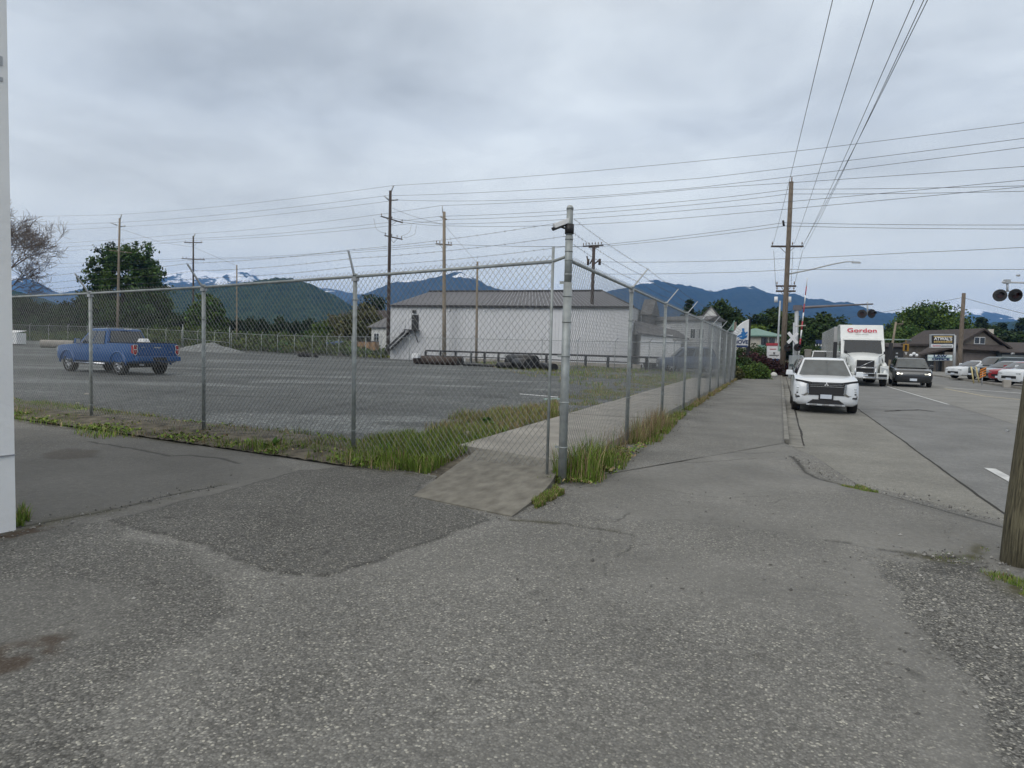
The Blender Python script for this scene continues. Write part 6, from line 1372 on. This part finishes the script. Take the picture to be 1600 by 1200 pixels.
def leaves_np(rg, ctr, rad_, n_clump, per, leaf, shell=.55, clump=.16, up=0.2, flat=1.0, cone=False, tint=.25, zcut=None):
    """clumps of leaf quads through an ellipsoid"""
    d = rg.normal(0, 1, (n_clump, 3)); d /= np.linalg.norm(d, axis=1)[:, None]; r = (shell + (1 - shell) * rg.random(n_clump)) * (1 + rg.normal(0, .06, n_clump))
    if cone:
        h = rg.random(n_clump) ** 1.3; an = rg.random(n_clump) * 6.283; rr = (1 - h) ** .9 * (.35 + .65 * rg.random(n_clump))
        c = np.stack([np.cos(an) * rr, np.sin(an) * rr, h * 2 - 1], 1)
    else: c = d * r[:, None]
    if zcut is not None: c[:, 2] = np.maximum(c[:, 2], zcut + .1 * rg.random(n_clump))
    c = c * np.array(rad_) + np.array(ctr); R = np.mean(rad_[:2])
    p = np.repeat(c, per, 0) + rg.normal(0, clump * R, (n_clump * per, 3)) * np.array([1, 1, .75 * flat]); N = len(p)
    u = rg.normal(0, 1, (N, 3)); u /= np.linalg.norm(u, axis=1)[:, None]; v = np.cross(u, rg.normal(0, 1, (N, 3))); v /= np.linalg.norm(v, axis=1)[:, None]
    s_ = leaf * (.6 + .8 * rg.random(N))[:, None]
    V = np.stack([p - u * s_, p - v * s_ * .55, p + u * s_, p + v * s_ * .55], 1).reshape(-1, 3)
    F = np.arange(N * 4).reshape(N, 4)
    ct = np.repeat(1 + rg.normal(0, tint, n_clump), per) * (1 + rg.normal(0, .15, N)); hue = np.repeat(rg.normal(0, .10, n_clump), per)
    T = np.stack([np.clip(ct * (1 + hue), .25, 2.2), np.clip(ct, .25, 2.2), np.clip(ct * (1 - hue), .2, 2.2), np.ones(N)], 1)
    return V, F, np.repeat(T, 4, 0)
def merge(parts):
    V, F, T = [], [], []; o = 0
    for v, f, t in parts: V.append(v); F.append(f + o); T.append(t); o += len(v)
    return np.concatenate(V), np.concatenate(F), np.concatenate(T)
def trunk_mesh(rg, h, r, n_limb, spread, mt, parent, top=.9, depth=1, name='trunk'):
    s = MB(); lean = Vector((rg.normal(0, .04), rg.normal(0, .04), 1)) * h * top; s.tube([Vector((0, 0, -.3)), lean * .3, lean * .65, lean], [r * 1.2, r * .9, r * .55, r * .12], 8)
    for i in range(n_limb):
        t = .25 + .6 * (i + rg.random()) / n_limb; a = lean * t; an = rg.random() * 6.283; L_ = spread * (.6 + .5 * rg.random()); e_ = a + Vector((math.cos(an) * L_, math.sin(an) * L_, L_ * (.5 + .5 * rg.random())))
        m_ = a.lerp(e_, .5) + Vector((0, 0, L_ * .12)); rr_ = r * (1 - t) * .7 + r * .05; s.tube([a, m_, e_], [rr_, rr_ * .6, rr_ * .15], 5, False)
        if depth > 1:
            for q in range(4):
                b0 = a.lerp(e_, .35 + .15 * q); an2 = an + rg.normal(0, .9); L2_ = L_ * (.35 + .3 * rg.random()); e2 = b0 + Vector((math.cos(an2) * L2_, math.sin(an2) * L2_, L2_ * (.3 + .7 * rg.random()))); s.tube([b0, b0.lerp(e2, .5) + Vector((0, 0, .05 * L2_)), e2], [rr_ * .35, rr_ * .22, rr_ * .06], 4, False)
    return s.build(name, mt, parent)
def tree(name, label, loc, h, wid, mt, seed, n=150, per=26, leaf=.25, cat='tree', group=None, shape='round', base=.12, clump=.15, shell=.5, trunk=True):
    rg = np.random.default_rng(seed); r_ = empty(name, loc, float(rg.random() * 6), label, cat, group)
    if trunk: trunk_mesh(rg, h * .8, h * .022 + .04, 7 if shape != 'cone' else 2, wid * .28, BRANCHM, r_)
    z0 = h * base; H_ = h - z0
    if shape == 'round': parts = [leaves_np(rg, (0, 0, z0 + H_ * .55), (wid / 2 * .92, wid / 2 * .92, H_ * .47), n, per, leaf, shell, clump), leaves_np(rg, (0, 0, z0 + H_ * .35), (wid / 2 * .95, wid / 2 * .95, H_ * .33), n // 2, per, leaf, shell, clump)]
    elif shape == 'dome': parts = [leaves_np(rg, (0, 0, h * .42), (wid / 2 * .93, wid / 2 * .93, h * .56), int(n * 1.4), per, leaf, shell, clump, zcut=-.62), leaves_np(rg, (0, 0, h * .3), (wid / 2, wid / 2, h * .28), n // 2, per, leaf, .6, clump, zcut=-.9)]
    elif shape == 'cone': parts = [leaves_np(rg, (0, 0, z0 + H_ * .5), (wid / 2, wid / 2, H_ * .5), n, per, leaf, shell, clump * .6, flat=.6, cone=True)]
    elif shape == 'open': parts = [leaves_np(rg, (rg.normal(0, wid * .2), rg.normal(0, wid * .2), z0 + H_ * (.3 + .55 * rg.random())), (wid * .22, wid * .22, H_ * .2), n // 7, per, leaf, .3, clump * 1.4) for _ in range(9)]
    V, F, T = merge(parts); mesh_np('crown', V, F, mt, T, False, r_); return r_
def tcopy(src, loc, sc, rz, label, group=None, name=None, cat=None):
    c = src.copy(); col.objects.link(c); c.location = loc; c.scale = sc; c.rotation_euler = (0, 0, rz); c['label'] = label
    if group: c['group'] = group
    for ch in [x for x in col.objects if x.parent == src]:
        d = ch.copy(); col.objects.link(d); d.parent = c
    return c
# the big round tree
tree('round_tree', 'biggest round green tree behind the blue pickup, its crown a tall dome', C((199 - CX) / FPX * 122, 122, 0), H(190, 377, 122), 15.5, TREEL, 3, n=400, per=52, leaf=.28, shape='dome', clump=.065, shell=.62)
tree('dark_tree', 'low dark tree merging into the left side of the biggest round tree', C((150 - CX) / FPX * 118, 118, 0), H(150, 470, 118), 9, LEAFD, 31, n=160, per=30, leaf=.3, shape='dome')
tree('round_tree', 'smaller rounded green tree right of the dark pole, before the forested hill', C((324 - CX) / FPX * 108, 108, 0), H(322, 458, 108), 6.5, LEAF, 4, n=170, per=40, leaf=.25, shape='dome', clump=.09)
# bare tree far left
def bare_tree(label, loc, h, sp, seed, tw=TWIG, lim=(-.2, 2.6), name='bare_tree', levels=4, n0=6, rr=.28):
    rg = random.Random(seed); r_ = empty(name, loc, 0, label, 'tree'); s = MB()
    def grow(p, d, L_, r, lv):
        q = p; pts = [p]; dd = d.copy()
        for k in range(3):
            dd = (dd + Vector((rg.gauss(0, .14), rg.gauss(0, .14), rg.gauss(0.02, .10)))).normalized(); q = q + dd * L_ / 3; pts.append(q)
        s.tube(pts, [max(.022, q_) for q_ in (r, r * .82, r * .62, r * .4)], 5 if lv > 2 else 3, False)
        if lv == 0: return
        for k in range(n0 if lv == levels else 5):
            t = .35 + .65 * (k + 1) / 5.5; i_ = min(2, int(t * 3)); b_ = pts[i_].lerp(pts[i_ + 1], t * 3 - i_ if t < 1 else 1)
            a = Vector((rg.gauss(0, 1), rg.gauss(0, 1), rg.gauss(.25, .6))).normalized(); nd = (dd * .75 + a * .75).normalized(); grow(b_, nd, L_ * rg.uniform(.52, .72), r * .48, lv - 1)
    grow(Vector((0, 0, -.2)), Vector((0, 0, 1)), h * .40, rr, levels)
    s.build('branches', tw, r_); return r_
bare_tree('big leafless tree with pale twigs at the far left beside the white wall', C((24 - CX) / FPX * 100, 100, 0), 29, 8, 5, levels=5, rr=.34, n0=7)
bare_tree('leafless shrubby tree rising above the brush left of the tallest pole', C((538 - CX) / FPX * 96, 96, 0), 8.5, 4, 9, levels=4, rr=.12, n0=7)
# dark hedge trees along the horizon
hp = tree('hedge_tree', 'x', C((30 - CX) / FPX * 115, 115, 0), 8, 9, LEAFD, 12, n=130, per=34, leaf=.3, shape='dome', group='dark trees behind the far fence')
hp['label'] = 'dark broad tree behind the far fence beside the white wall, first of the row'
k = 0
wd_n = ['second', 'third', 'fourth', 'fifth', 'sixth', 'seventh', 'eighth', 'ninth', 'tenth', 'eleventh', 'twelfth', 'thirteenth', 'fourteenth', 'fifteenth', 'sixteenth', 'seventeenth', 'eighteenth', 'nineteenth', 'twentieth']
for px_, Z_, py_, w_ in ((-20, 113, 462, 1.3), (58, 118, 470, 1.0), (84, 112, 488, .9), (108, 116, 476, 1.0), (132, 120, 462, 1.1), (244, 116, 486, 1.0), (272, 114, 492, .85), (295, 118, 488, .8)):
    hh = H(px_, py_, Z_); tcopy(hp, C((px_ - CX) / FPX * Z_, Z_, 0), (w_, w_, hh / 8.3), k * 1.3, f'{wd_n[k]} dark broad tree of the row behind the far fence, counted from the white wall', 'dark trees behind the far fence'); k += 1
cp = tree('cypress', 'first dark cypress of the clipped row below the forested hill', C((352 - CX) / FPX * 112, 112, 0), 5.2, 2.4, CONIF, 14, n=70, per=30, leaf=.2, shape='dome', clump=.2, group='row of dark cypresses below the forested hill', trunk=False)
for i in range(17):
    px_ = 361 + i * 8.3; hh = 1 + .12 * math.sin(i * 2.3) + .06 * math.sin(i * 5.1)
    tcopy(cp, C((px_ - CX) / FPX * 112, 112, 0), (1, 1, hh), i * 1.1, f'{wd_n[i]} dark cypress from the left in the row below the forested hill', 'row of dark cypresses below the forested hill')
# brush around the tallest pole
bp0 = tree('willow_bush', 'broad olive-green willow bush behind the yellow-brown box, left of the tallest pole', C((556 - CX) / FPX * 92, 92, 0), H(556, 478, 92), 7, OLIVE, 16, n=150, per=34, leaf=.22, shape='dome', cat='bush', clump=.12)
tcopy(bp0, C((520 - CX) / FPX * 98, 98, 0), (.9, .9, .78), 2, 'olive willow bush left of the leafless shrubby tree'); tcopy(bp0, C((578 - CX) / FPX * 100, 100, 0), (.6, .6, 1.0), 3, 'narrow olive bush before the brown-roofed house')
tree('bush', 'bright green low bush at the left end of the willow brush', C((502 - CX) / FPX * 93, 93, 0), 4.2, 4, LEAF, 17, n=90, per=30, leaf=.22, shape='dome', cat='bush')
tree('dark_tree', 'dark evergreen behind the brown-roofed house left of the warehouse', C((580 - CX) / FPX * 125, 125, 0), H(580, 462, 125), 7, CONIF, 18, n=110, per=30, leaf=.3, shape='round')
# bramble bank beyond the far fence
rg = np.random.default_rng(40); parts = []
nb_ = 560
pxs = rg.uniform(-60, 600, nb_); zf = rg.random(nb_)
C3 = []
Zb = np.interp(pxs, [-60, 100, 285, 358, 500, 600], [94, 93, 88, 84, 75, 68]) + zf * 13
hb__ = np.interp(pxs, [-60, 130, 200, 250, 500, 560, 600], [1.9, 2.1, 2.5, 2.9, 2.4, 1.6, .5]) * (.35 + .65 * np.sqrt(zf)) * (.8 + .4 * rg.random(nb_))
per = 44; cx_ = np.repeat((pxs - CX) / FPX * Zb, per) + rg.normal(0, .9, nb_ * per); cz_ = np.repeat(Zb, per) + rg.normal(0, .9, nb_ * per); ch_ = np.repeat(hb__, per) * rg.random(nb_ * per) ** .6
P = cx_[:, None] * np.array(RT0)[None] + cz_[:, None] * np.array(FW0)[None]; P[:, 2] = ch_ + .1
def quads_at(P, leaf, rg, T):
    N = len(P); u = rg.normal(0, 1, (N, 3)); u /= np.linalg.norm(u, axis=1)[:, None]; v = np.cross(u, rg.normal(0, 1, (N, 3))); v /= np.linalg.norm(v, axis=1)[:, None]; s_ = leaf * (.6 + .8 * rg.random(N))[:, None]
    return np.stack([P - u * s_, P - v * s_ * .6, P + u * s_, P + v * s_ * .6], 1).reshape(-1, 3), np.arange(N * 4).reshape(N, 4), np.repeat(T, 4, 0)
t_ = np.repeat(1 + rg.normal(0, .22, nb_), per) * (1 + rg.normal(0, .18, nb_ * per)); hu = np.repeat(rg.normal(.1, .18, nb_), per)
T = np.stack([np.clip(t_ * (1 + hu), .2, 2.5), np.clip(t_, .2, 2.5), np.clip(t_ * (1 - hu), .2, 2), np.ones(len(t_))], 1)
V, F, T = quads_at(P, .20, rg, T); o = mesh_np('bramble_bank', V, F, leaf_mat('bramble_leaves', (.055, .090, .020)), T); tag(o, kind='stuff')
# distant woods behind the street buildings
W0 = tree('broadleaf_tree', 'leafy green tree behind the white gabled building, left of the curved sign', C((1122 - CX) / FPX * 96, 96, 0), 8.6, 6.5, LEAFD, 50, n=170, per=34, leaf=.25, shape='round', base=.08, group='trees beyond the railway crossing'); 
W1 = tree('broadleaf_tree', 'big bright-green round-crowned tree behind the black pub sign', C((1446 - CX) / FPX * 112, 112, 0), H(1446, 478, 112), 13, LEAF, 51, n=330, per=44, leaf=.26, shape='round', base=.05, group='trees beyond the railway crossing', clump=.10)
CF = tree('conifer', 'dark conifer tip rising behind the grey sided building', C((1072 - CX) / FPX * 105, 105, 0), H(1072, 469, 105), 5.5, CONIF, 52, n=120, per=30, leaf=.22, shape='cone', group='conifers beyond the railway crossing', base=.02)
PY = tree('fresh_green_tree', 'fresh yellow-green narrow tree between the curved sign and the green roofs', C((1181 - CX) / FPX * 84, 84, 0), H(1181, 505, 84), 3.0, LIME, 53, n=110, per=34, leaf=.18, shape='round', base=.02, clump=.14)
GT = 'trees beyond the railway crossing'
for i, (px_, Z_, py_, w_, src, lb) in enumerate(((1098, 98, 486, .7, W0, 'leafy tree just left of the white gable'), (1142, 100, 500, .75, W0, 'low leafy tree right of the white gabled building'), (1205, 100, 486, 1.35, W0, 'broad leafy tree directly above the green roofed building'), (1234, 96, 498, 1.0, W0, 'leafy tree behind the street lamp pole'),
        (1256, 92, 500, 1.1, W0, 'leafy tree right behind the raised gate arm'), (1282, 98, 493, 1.25, W0, 'leafy tree between the gate arm and the truck trailer'), (1303, 104, 508, 1.0, W0, 'leafy tree hidden partly by the front of the trailer'), (1378, 120, 516, 1.1, W0, 'leafy tree just right of the truck cab'),
        (1400, 124, 520, 1.2, W0, 'leafy tree behind the leaning weathered pole'), (1418, 104, 512, .8, W1, 'green tree left of the round-crowned tree'), (1484, 118, 500, .8, W1, 'green tree just right of the pub sign'), (1545, 150, 512, 1.5, W0, 'leafy tree above the gable with the white window'), (1575, 120, 528, 1.3, W0, 'leafy tree above the garage roof'), (1600, 115, 520, 1.4, W0, 'leafy tree above the garage roof at the right edge'), (1510, 130, 520, 1.2, W0, 'leafy tree behind the armless pole'), (1335, 120, 520, 1.2, W0, 'leafy tree behind the truck trailer roof'), (1038, 110, 508, .6, W0, 'small leafy tree behind the weathered shingled building'))):
    hh = H(px_, py_, Z_); bh = 8.6 if src is W0 else H(1446, 478, 112); ws = w_ * (1.0 if src is W0 else .75); tcopy(src, C((px_ - CX) / FPX * Z_, Z_, 0), (ws, ws, hh / bh), i * 1.7, lb, GT)
for i, (px_, Z_, py_, w_, lb) in enumerate(((1275, 125, 492, 1.0, 'conifer among the trees right of the gate arm'), (1525, 170, 496, 1.6, 'dark conifer left over the gabled building'), (1532, 172, 498, 1.4, 'dark conifer just behind the ridge of the gabled building'), (1560, 170, 505, 1.7, 'dark conifer right of the chimney'), (1594, 165, 497, 2.2, 'broad dark conifer at the right edge'), (1385, 140, 508, 1.2, 'dark conifer right of the truck roof'), (1311, 130, 503, .9, 'dark conifer tip above the trailer'))):
    hh = H(px_, py_, Z_); tcopy(CF, C((px_ - CX) / FPX * Z_, Z_, 0), (w_, w_, hh / H(1072, 469, 105)), i * 1.3, lb, 'conifers beyond the railway crossing')
for i in range(26):
    px_ = 620 + i * 44; Z_ = 175 + (i * 37) % 40; 
    tcopy(W0, C((px_ - CX) / FPX * Z_, Z_, 0), (1.8, 1.8, .85 + .25 * ((i * 7) % 5) / 5), i * 2.1, 'leafy tree in the distant belt of trees along the horizon', 'distant belt of trees')
# garden shrubs by the signs
for i, (px_, Z_, w_, h_, mt_, lb) in enumerate(((1155, 42, 2.4, 1.3, LEAFD, 'dark green rounded shrub at the end of the street fence'), (1170, 41, 2.6, .72, LEAF, 'bright green low shrub nearest the footpath end'), (1180, 43, 1.8, .85, LEAF, 'second bright green low shrub by the footpath end'), (1177, 48, 2.6, 1.5, MAROON, 'dark maroon shrub below the curved sign'), (1190, 50, 3.0, 1.2, MAROON, 'wide maroon hedge mound below the shop sign'), (1205, 49, 3.0, 1.05, mat('soil_mound', (.06, .04, .03), .9) and MAROON, 'low reddish mound of ground cover beside the shop sign posts'),
        (1190, 62, 3.2, 2.4, LEAFD, 'dark bush below the green awning'), (1166, 60, 3.0, 2.2, LEAFD, 'dark bush behind the curved sign post'), (1265, 60, 3.2, 2.6, LEAFD, 'dark bush above the white suv roof'), (1275, 66, 3.4, 2.0, MAROON, 'maroon shrub above the white suv roof'), (1148, 38.6, .9, .8, OLIVE, 'dry weedy clump at the last post of the street fence'))):
    tree('shrub', lb, C((px_ - CX) / FPX * Z_, Z_, 0), h_, w_, mt_, 60 + i, n=60, per=40, leaf=.09, shape='dome', cat='shrub', trunk=False, clump=.13)
# ---------------- grass ----------------
GRASS = leaf_mat('grass_blades', (1, 1, 1), .8)
def blades(name, P, hgt, wdt, cols, rg, lean=.35, kind='stuff'):
    N = len(P); an = rg.random(N) * 6.283; ln = lean * rg.random(N); w_ = wdt * (.6 + .8 * rg.random(N)); dx_ = np.cos(an); dy_ = np.sin(an); px_, py_ = -dy_, dx_
    b0 = P.copy(); mid = P + np.stack([dx_ * ln * hgt * .35, dy_ * ln * hgt * .35, hgt * .6], 1); tip = P + np.stack([dx_ * ln * hgt, dy_ * ln * hgt, hgt], 1); sd = np.stack([px_, py_, 0 * px_], 1) * (w_ / 2)[:, None]
    V = np.stack([b0 - sd, b0 + sd, mid + sd * .7, mid - sd * .7, tip + sd * .12, tip - sd * .12], 1).reshape(-1, 3); i = np.arange(N)[:, None] * 6
    F = np.concatenate([i + np.array([[0, 1, 2, 3]]), i + np.array([[3, 2, 4, 5]])]); o = mesh_np(name, V, F, GRASS, np.repeat(np.c_[cols, np.ones(N)], 6, 0)); tag(o, kind=kind); return o
def gcol(rg, N, dry):
    g = np.array([.085, .16, .022]); g2 = np.array([.20, .26, .05]); d_ = np.array([.38, .31, .17]); d2 = np.array([.22, .14, .09]); m_ = rg.random(N)[:, None]; c = g * (1 - m_) + g2 * m_
    k = (rg.random(N) < dry)[:, None]; dd = d_ * m_ + d2 * (1 - m_); return np.where(k, dd, c) * (.7 + .6 * rg.random(N))[:, None]
rg = np.random.default_rng(77)
nv = np.array([nrm[0], nrm[1]]); ld = np.array([LDIR.x, LDIR.y]); c0 = np.array([CORNER.x, CORNER.y])
def along_left(N, s0, s1, w0, w1, pw=1.0): s_ = rg.uniform(s0, s1, N); w_ = rg.uniform(w0, w1, N); return c0 + s_[:, None] * ld + w_[:, None] * nv, s_, w_
# left verge: sparse to the left, dense and tall near the ramp
N = 36000; P2, s_, w_ = along_left(N, 1.0, 17, -.75, .95); cl = fnoise(P2, 1.6, 3) + .35 * fnoise(P2, 6, 5)
gl_ = np.array([[p.x, p.y] for p in [G(*q) for q in grass_line]])
dens = np.interp(s_, [1.0, 1.5, 4.2, 5.2, 8, 10, 12, 17], [1.0, 1.0, .85, .48, .26, .55, .9, .9]); kp = (rg.random(N) < dens) & (cl > .52 + .18 * (1 - dens)); 
frp = [(p.x, p.y) for p in [G(645, 776), G(800, 808), G(900, 760), G(900, 640), G(790, 670), G(752, 698)]]
P2, s_, w_, cl = P2[kp], s_[kp], w_[kp], cl[kp]; kk = ~in_poly(P2, frp) & (P2[:, 0] < wl + .05); P2, s_, cl = P2[kk], s_[kk], cl[kk]
hg = np.interp(s_, [1, 4.4, 5.5, 9, 13], [.18, .16, .10, .08, .11]) * (.4 + 1.0 * rg.random(len(s_))) * np.clip(cl * 1.6 - .3, .4, 1.5); P3 = np.c_[P2, np.full(len(P2), .02)]
blades('grass', P3, hg, .009, gcol(rg, len(P3), np.interp(s_, [0, 4, 7, 12], [.12, .2, .6, .25])), rg, .7)
# moss-like low grass tongue at the far left front
tp_ = [(p.x, p.y) for p in [G(-80, 640), G(25, 641), G(110, 655), G(180, 663), G(235, 676), G(215, 684), G(150, 687), G(115, 680), G(120, 670), G(25, 658), G(-80, 650)]]
xy = np.stack([rg.uniform(-14, -4, 26000), rg.uniform(6, 15, 26000)], 1); xy = xy[in_poly(xy, tp_)]; blades('grass', np.c_[xy, np.full(len(xy), .0)], .05 + .05 * rg.random(len(xy)), .012, gcol(rg, len(xy), .2) * 1.5, rg, 1.0)
# tall grass bank in the yard side by the ramp and along the inside walk
def strip_grass(poly, N, h, w, dry, z=.0, lean=.7, thr=.45, sc=1.7):
    a = np.array(poly); xy = np.stack([rg.uniform(a[:, 0].min(), a[:, 0].max(), N), rg.uniform(a[:, 1].min(), a[:, 1].max(), N)], 1); xy = xy[in_poly(xy, poly)]; c = fnoise(xy, sc, 9) + .3 * (fnoise(xy, 7, 4) - .5); xy = xy[c > thr]; c = c[c > thr]
    blades('grass', np.c_[xy, np.full(len(xy), z)], h * (.35 + rg.random(len(xy))) * np.clip(.4 + c, .5, 1.4), w, gcol(rg, len(xy), dry), rg, lean)
GP = lambda L_: [(G(*p).x, G(*p).y) for p in L_]
strip_grass(GP([(545, 722), (668, 742), (750, 697), (790, 680), (760, 668), (700, 672), (640, 680), (545, 700)]), 22000, .15, .010, .14, thr=.40)
strip_grass(GP([(640, 684), (735, 690), (800, 676), (872, 655), (872, 632), (800, 640), (700, 655)]), 26000, .16, .009, .55, thr=.42)
strip_grass([(wl - 1.5, 14), (wl - .03, 14), (wl - .03, 38), (wl - 2.8, 38), (wl - 2.2, 22)], 30000, .09, .010, .45, thr=.54)
strip_grass([(wl - 6, 30), (wl - 2.5, 26), (wl, 38), (wl, 50), (wl - 20, 62), (wl - 22, 56)], 40000, .16, .02, .35, thr=.50, sc=.6)
strip_grass([(c0[0] - .25, c0[1] - .22), (c0[0] + .42, c0[1] + .15), (c0[0] + .50, c0[1] + 1.2), (c0[0] + .34, c0[1] + 2.4), (c0[0] + .52, c0[1] + 3.6), (c0[0] + .42, c0[1] + 5.5), (c0[0] + .28, c0[1] + 8), (c0[0] + .18, c0[1] + 12), (c0[0] - .25, c0[1] + 12)], 15000, .10, .009, .34, thr=.49)
strip_grass([(c0[0] - .15, c0[1] + .1), (c0[0] + .35, c0[1] + .1), (c0[0] + .40, c0[1] + 1.1), (c0[0] - .10, c0[1] + 1.4)], 1300, .32, .012, .22, thr=.38)
strip_grass([(c0[0] - .2, c0[1] + 12), (c0[0] + .2, c0[1] + 12), (c0[0] + .15, c0[1] + 34), (c0[0] - .2, c0[1] + 34)], 16000, .10, .012, .75, thr=.5)
strip_grass([(c0[0] - .1, c0[1] + 2.0), (c0[0] + .28, c0[1] + 2.2), (c0[0] + .30, c0[1] + 6.6), (c0[0] - .12, c0[1] + 6.6)], 2600, .36, .006, .8, thr=.45)
strip_grass(GP([(800, 806), (868, 764), (882, 772), (850, 790), (815, 806)]), 9000, .05, .009, .3, thr=.5, sc=6)
strip_grass(GP([(1425, 868), (1480, 862), (1530, 866), (1535, 852), (1548, 858), (1520, 882), (1470, 880)]), 4000, .03, .008, .15, z=-.03, thr=.42)
strip_grass(GP([(1530, 893), (1580, 900), (1640, 930), (1680, 990), (1600, 935), (1555, 912)]), 6000, .06, .007, .15, z=-.03, thr=.38)
strip_grass(GP([(1300, 744), (1345, 752), (1375, 764), (1350, 764), (1300, 751)]), 2500, .025, .008, .2, z=-.05, thr=.42)
strip_grass(GP([(22, 815), (36, 800), (48, 812), (40, 822), (26, 824)]), 1500, .13, .007, .1, thr=.2)
# leafy weeds: dock rosettes
def dock(label, p, n, L_, seed):
    rg2 = random.Random(seed); V = []; F = []; T = []
    for i in range(n):
        an = rg2.random() * 6.28; el = rg2.uniform(.35, 1.3); l_ = L_ * rg2.uniform(.6, 1.1); w2 = l_ * .14; d = Vector((math.cos(an), math.sin(an), 0)); sd = Vector((-d.y, d.x, 0)); o = len(V)
        for k in range(5):
            t = k / 4; c = d * l_ * t * math.cos(el) + UP * (l_ * t * math.sin(el) - .35 * l_ * t * t); ww = w2 * math.sin(math.pi * min(.98, t * .85 + .12)); V += [tuple(c - sd * ww), tuple(c + UP * ww * -.3), tuple(c + sd * ww)]; tn = rg2.uniform(.8, 1.2); T += [(.055 * tn, .13 * tn, .02 * tn, 1)] * 3
        for k in range(4):
            for q in range(2): F.append((o + k * 3 + q, o + k * 3 + q + 1, o + k * 3 + q + 4, o + k * 3 + q + 3))
    ob = mesh_np('dock_weed', V, F, GRASS, T); ob.location = p; tag(ob, label, 'weed'); return ob
dock('leafy green dock weed at the pavement edge between two left fence posts', G(424, 703), 22, .30, 1)
dock('leafy dock weed in the tall grass left of the ramp, behind the mesh', G(600, 712) , 26, .30, 2)
dock('leafy dock weed deeper in the grass beside the walkway joint', G(760, 668), 30, .36, 3)
dock('leafy weed at the foot of the tall corner post', G(905, 735), 22, .28, 4)

# low broad-leaved weeds matted into the verge, and loose stones along the pavement edges
def scatter_leaves(name, xy, size, cols, z, rg):
    N = len(xy); an = rg.random(N) * 6.283; tl = .25 + .6 * rg.random(N); L_ = size * (.5 + rg.random(N)); dx_, dy_ = np.cos(an), np.sin(an)
    P = np.c_[xy, z + 0 * an]; d = np.stack([dx_ * np.cos(tl), dy_ * np.cos(tl), np.sin(tl)], 1) * L_[:, None]; sd = np.stack([-dy_, dx_, 0 * dx_], 1) * (L_ * .28)[:, None]
    V = np.stack([P, P + d * .5 - sd, P + d, P + d * .5 + sd], 1).reshape(-1, 3); o = mesh_np(name, V, np.arange(N * 4).reshape(N, 4), GRASS, np.repeat(np.c_[cols, np.ones(N)], 4, 0)); tag(o, kind='stuff'); return o
N = 16000; P2, s_, w_ = along_left(N, 1.6, 17, -.85, .9); cl = fnoise(P2, 2.3, 13); kk = (cl > .56) & ~in_poly(P2, frp) & (P2[:, 0] < wl + .05); P2 = P2[kk]
scatter_leaves('weeds', P2, .055, gcol(rg, len(P2), .12) * 1.15, .03 + .04 * rg.random(len(P2)), rg)
xy = np.stack([rg.uniform(c0[0] - .2, c0[0] + .5, 5000), rg.uniform(c0[1] - .1, c0[1] + 9, 5000)], 1); xy = xy[(fnoise(xy, 3, 5) > .5) & (xy[:, 0] < c0[0] + .5 - .03 * (xy[:, 1] - c0[1]))]
scatter_leaves('weeds', xy, .05, gcol(rg, len(xy), .3) * 1.1, .02 + .04 * rg.random(len(xy)), rg)
def stones(name, xy, size, rg, z=0.004):
    N = len(xy); b = np.array([[1, 0, 0], [-1, 0, 0], [0, 1, 0], [0, -1, 0], [0, 0, .7], [0, 0, -.5]]); f = np.array([[0, 2, 4], [2, 1, 4], [1, 3, 4], [3, 0, 4], [2, 0, 5], [1, 2, 5], [3, 1, 5], [0, 3, 5]])
    s_ = size * (.35 + rg.random(N) ** 2 * 1.3); an = rg.random(N) * 6.28; V = b[None] * s_[:, None, None] * (1 + .3 * rg.normal(0, 1, (N, 6, 1))); c, s2 = np.cos(an)[:, None], np.sin(an)[:, None]
    X = V[..., 0] * c - V[..., 1] * s2 * .7; Y = V[..., 0] * s2 + V[..., 1] * c * .7; V = np.stack([X + xy[:, :1], Y + xy[:, 1:2], V[..., 2] + z], -1); g = (.10 + .30 * rg.random(N) ** 2)[:, None] * np.array([[1, .98, .92]])
    o = mesh_np(name, V.reshape(-1, 3), (f[None] + np.arange(N)[:, None, None] * 6).reshape(-1, 3), GRASS, np.repeat(np.c_[g, np.ones(N)], 6, 0)); tag(o, kind='stuff')
pts = []
for L_, n_, w_ in ((grass_line, 900, .12), ([(870, 765), (905, 745), (960, 735), (1030, 690), (1140, 610)], 420, .10), ([(1236, 712), (1300, 748), (1420, 775), (1570, 815)], 420, .10), ([(1400, 900), (1500, 980), (1580, 1120)], 260, .35), ([(0, 840), (180, 795), (345, 758)], 160, .08), ([(1440, 870), (1540, 880), (1590, 900)], 260, .15)):
    rs = resample([G(*p) for p in L_], n_); pts.append(rs + rg.normal(0, w_, rs.shape))
a_ = np.stack([rg.uniform(-6, 4, 900), rg.uniform(1.2, 8, 900)], 1); pts.append(a_)
xy = np.concatenate(pts); Zv = np.where(pl_dist(xy, edge[1:]) < .5, -.05, .004); stones('loose_stones', xy, .011, rg, 0.0); bpy.data.objects['loose_stones'].location.z = .002
# ---------------- haze ----------------
hm_, hn, hb = new_mat('haze_air'); hn.nodes.remove(hb)
pv = hn.nodes.new('ShaderNodeVolumePrincipled'); pv.inputs['Color'].default_value = (.22, .48, 1.0, 1); pv.inputs['Density'].default_value = 0.00011; pv.inputs['Anisotropy'].default_value = .0
hn.links.new(pv.outputs[0], hn.nodes['Material Output'].inputs['Volume'])
s = MB(); s.box((0, 0, 318.7), (15400, 15400, 640)); hz_o = s.build('haze', hm_); tag(hz_o, kind='stuff')
